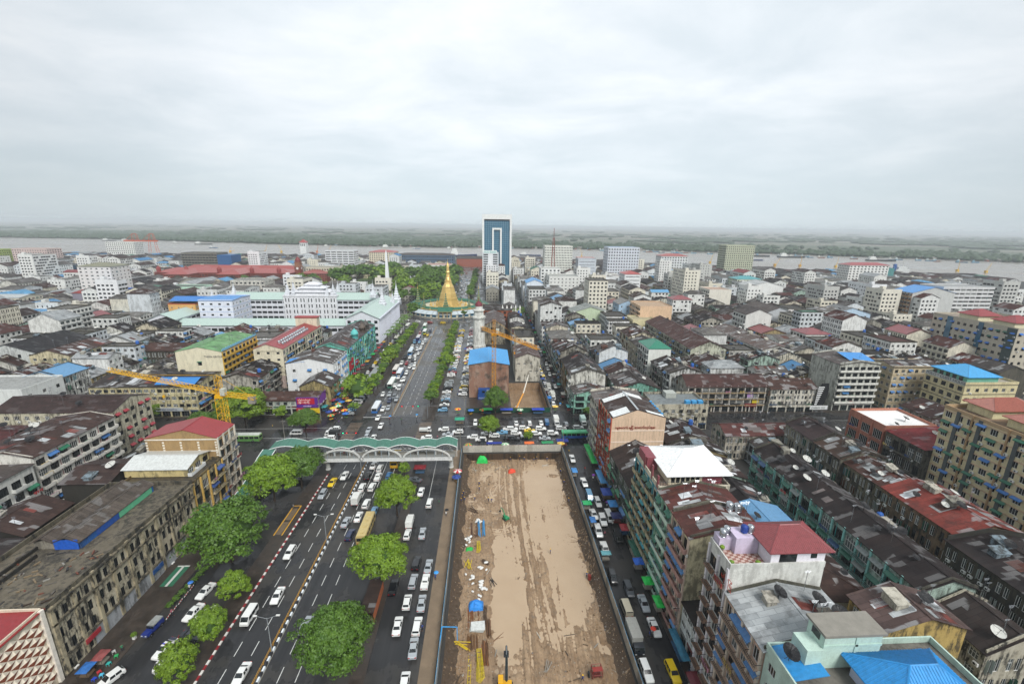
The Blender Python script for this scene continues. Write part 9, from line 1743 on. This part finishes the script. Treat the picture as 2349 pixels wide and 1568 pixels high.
for i, (x, y, c_, a) in enumerate(((-690, 1235, 'd8a84a', .1), (-600, 1245, 'd8a84a', 1.0), (-560, 1248, 'd8b04a', 2.1), (-470, 1255, 'c87848', 1.2), (-440, 1258, 'd8a84a', .9), (-300, 1290, 'd8b85a', .4), (250, 1170, 'd8b04a', 1.9), (330, 1120, 'd8b04a', .8), (520, 1010, 'd8b04a', 1.1), (545, 1000, 'd8b04a', 1.8), (640, 955, 'd8a84a', .7), (690, 940, 'd8a84a', 1.5), (760, 925, 'd8b04a', 1.3), (960, 850, 'd8b04a', 1.6), (1000, 840, 'd8b04a', .9))): quay_crane(x*.86, shore(x*.86)-3, 'quay crane by the river, %s from the left' % ordw(i+1), c_, .8, a)
for i, (x, y) in enumerate(((-790, 1010), (-755, 1012))):
    o = empty('gantry_crane', (x, y+60, 0)); tag(o, 'orange gantry crane over the white riverside block, %s' % ['left', 'right'][i], 'crane', 'orange gantries'); b = MB(); [b.bar((sx*10, sy*4, 0), (sx*4, sy*2, 52), .55) for sx in (-1, 1) for sy in (-1, 1)]; b.bar((-4, 0, 52), (4, 0, 52), .7); b.bar((-4, 0, 52), (-20, 0, 38), .4); b.box(-24, 12, -2, 2, 35, 38); b.build('frame', M['paint'], o, col=c4('c05a34'))
# ------------------------------------------------------------------ woods beyond the river
g = np.random.default_rng(12); b = MB()
ico = MB(); ico.lathe([(.05, -.5), (.75, -.3), (1.0, .1), (.72, .55), (.12, .85)], 6, 0)
iv = np.array(ico.v); fv = ico.f
def far_y(x):
    for i in range(len(far_sh)-1):
        (a, b_), (c, d) = far_sh[i], far_sh[i+1]
        if a <= x <= c: return b_+(d-b_)*(x-a)/(c-a)
    return 2300-(x+3200)*.14 if x < -3200 else 500
VV = []; FF = []; nv = 0
def clump(x, y, r, h):
    global nv
    w_ = iv*np.array([r, r, h])*g.uniform(.75, 1.25, (len(iv), 1)); w_[:, 0] += x; w_[:, 1] += y; w_[:, 2] += h*.45+.9; VV.append(w_); FF.extend([[i+nv for i in f] for f in fv]); nv += len(iv)
for i in range(5200):
    x = g.uniform(-2600, 2300); d = g.exponential(190)+4; y = far_y(x)+d
    if noise.noise(Vector((x*.004, y*.004, 3.3)))+.35 < g.random()*.5 and d > 60: continue
    clump(x, y, g.uniform(7, 14)*(1+d/1600), g.uniform(6, 12))
for i in range(2300):
    y = 2000+g.exponential(1900); x = g.uniform(-1.3, 1.3)*y
    if y < far_y(max(-3100, min(2900, x)))+40: continue
    if noise.noise(Vector((x*.0011, y*.0022, 7.7))) < .02: continue
    clump(x, y, g.uniform(22, 60)*(1+y/9000), g.uniform(8, 15))
me = bpy.data.meshes.new('far_woods'); me.from_pydata(np.concatenate(VV).tolist(), [], FF); me.materials.append(M['far_leaf']); me.polygons.foreach_set('use_smooth', [True]*len(FF))
tag(inst('far_woods', me), 'belt of dark green woods along the far river bank', 'woods', kind='stuff')
fs = MB()
for i in range(240):
    x = g.uniform(-900, 1500); y = far_y(x)+g.uniform(2, 60); w_ = g.uniform(5, 14); c_ = c4(['a8a49a', 'b8b4aa', '8a8680', '9a5a48', '7a9aa8'][i % 5]); fs.box(x, x+w_, y, y+8, .9, 5, 0, c_); fs.slab((x-1, y-1, 5), (x+w_+1, y-1, 5), (x+w_+1, y+9, 8), (x-1, y+9, 8), .3, 0, c4('77736c'))
tag(fs.build('far_village', M['paint_far']), 'scatter of pale village houses on the far bank', 'houses', kind='stuff')
# ------------------------------------------------------------------ monsoon haze
b = MB(); b.box(-25000, 25000, -2500, 27000, -6, 97.5, 0)
hv = NT('haze_air'); hv.t.nodes.remove(hv.b); vo = hv.n('ShaderNodeVolumePrincipled', {'Color': (0.90, 0.96, 1.0, 1), 'Density': 0.00015, 'Anisotropy': 0.0}); hv.t.links.new(vo.outputs[0], hv.t.nodes['Material Output'].inputs['Volume'])
try: hv.mt.cycles.homogeneous_volume = True
except Exception: pass
tag(b.build('haze', hv.mt), kind='stuff')

dg = bpy.context.evaluated_depsgraph_get()
for o in TEXTS:
    me = bpy.data.meshes.new_from_object(o.evaluated_get(dg)); q = inst(o.name, me, o.parent, o.location); q.rotation_euler = o.rotation_euler; q.scale = o.scale; bpy.data.objects.remove(o)
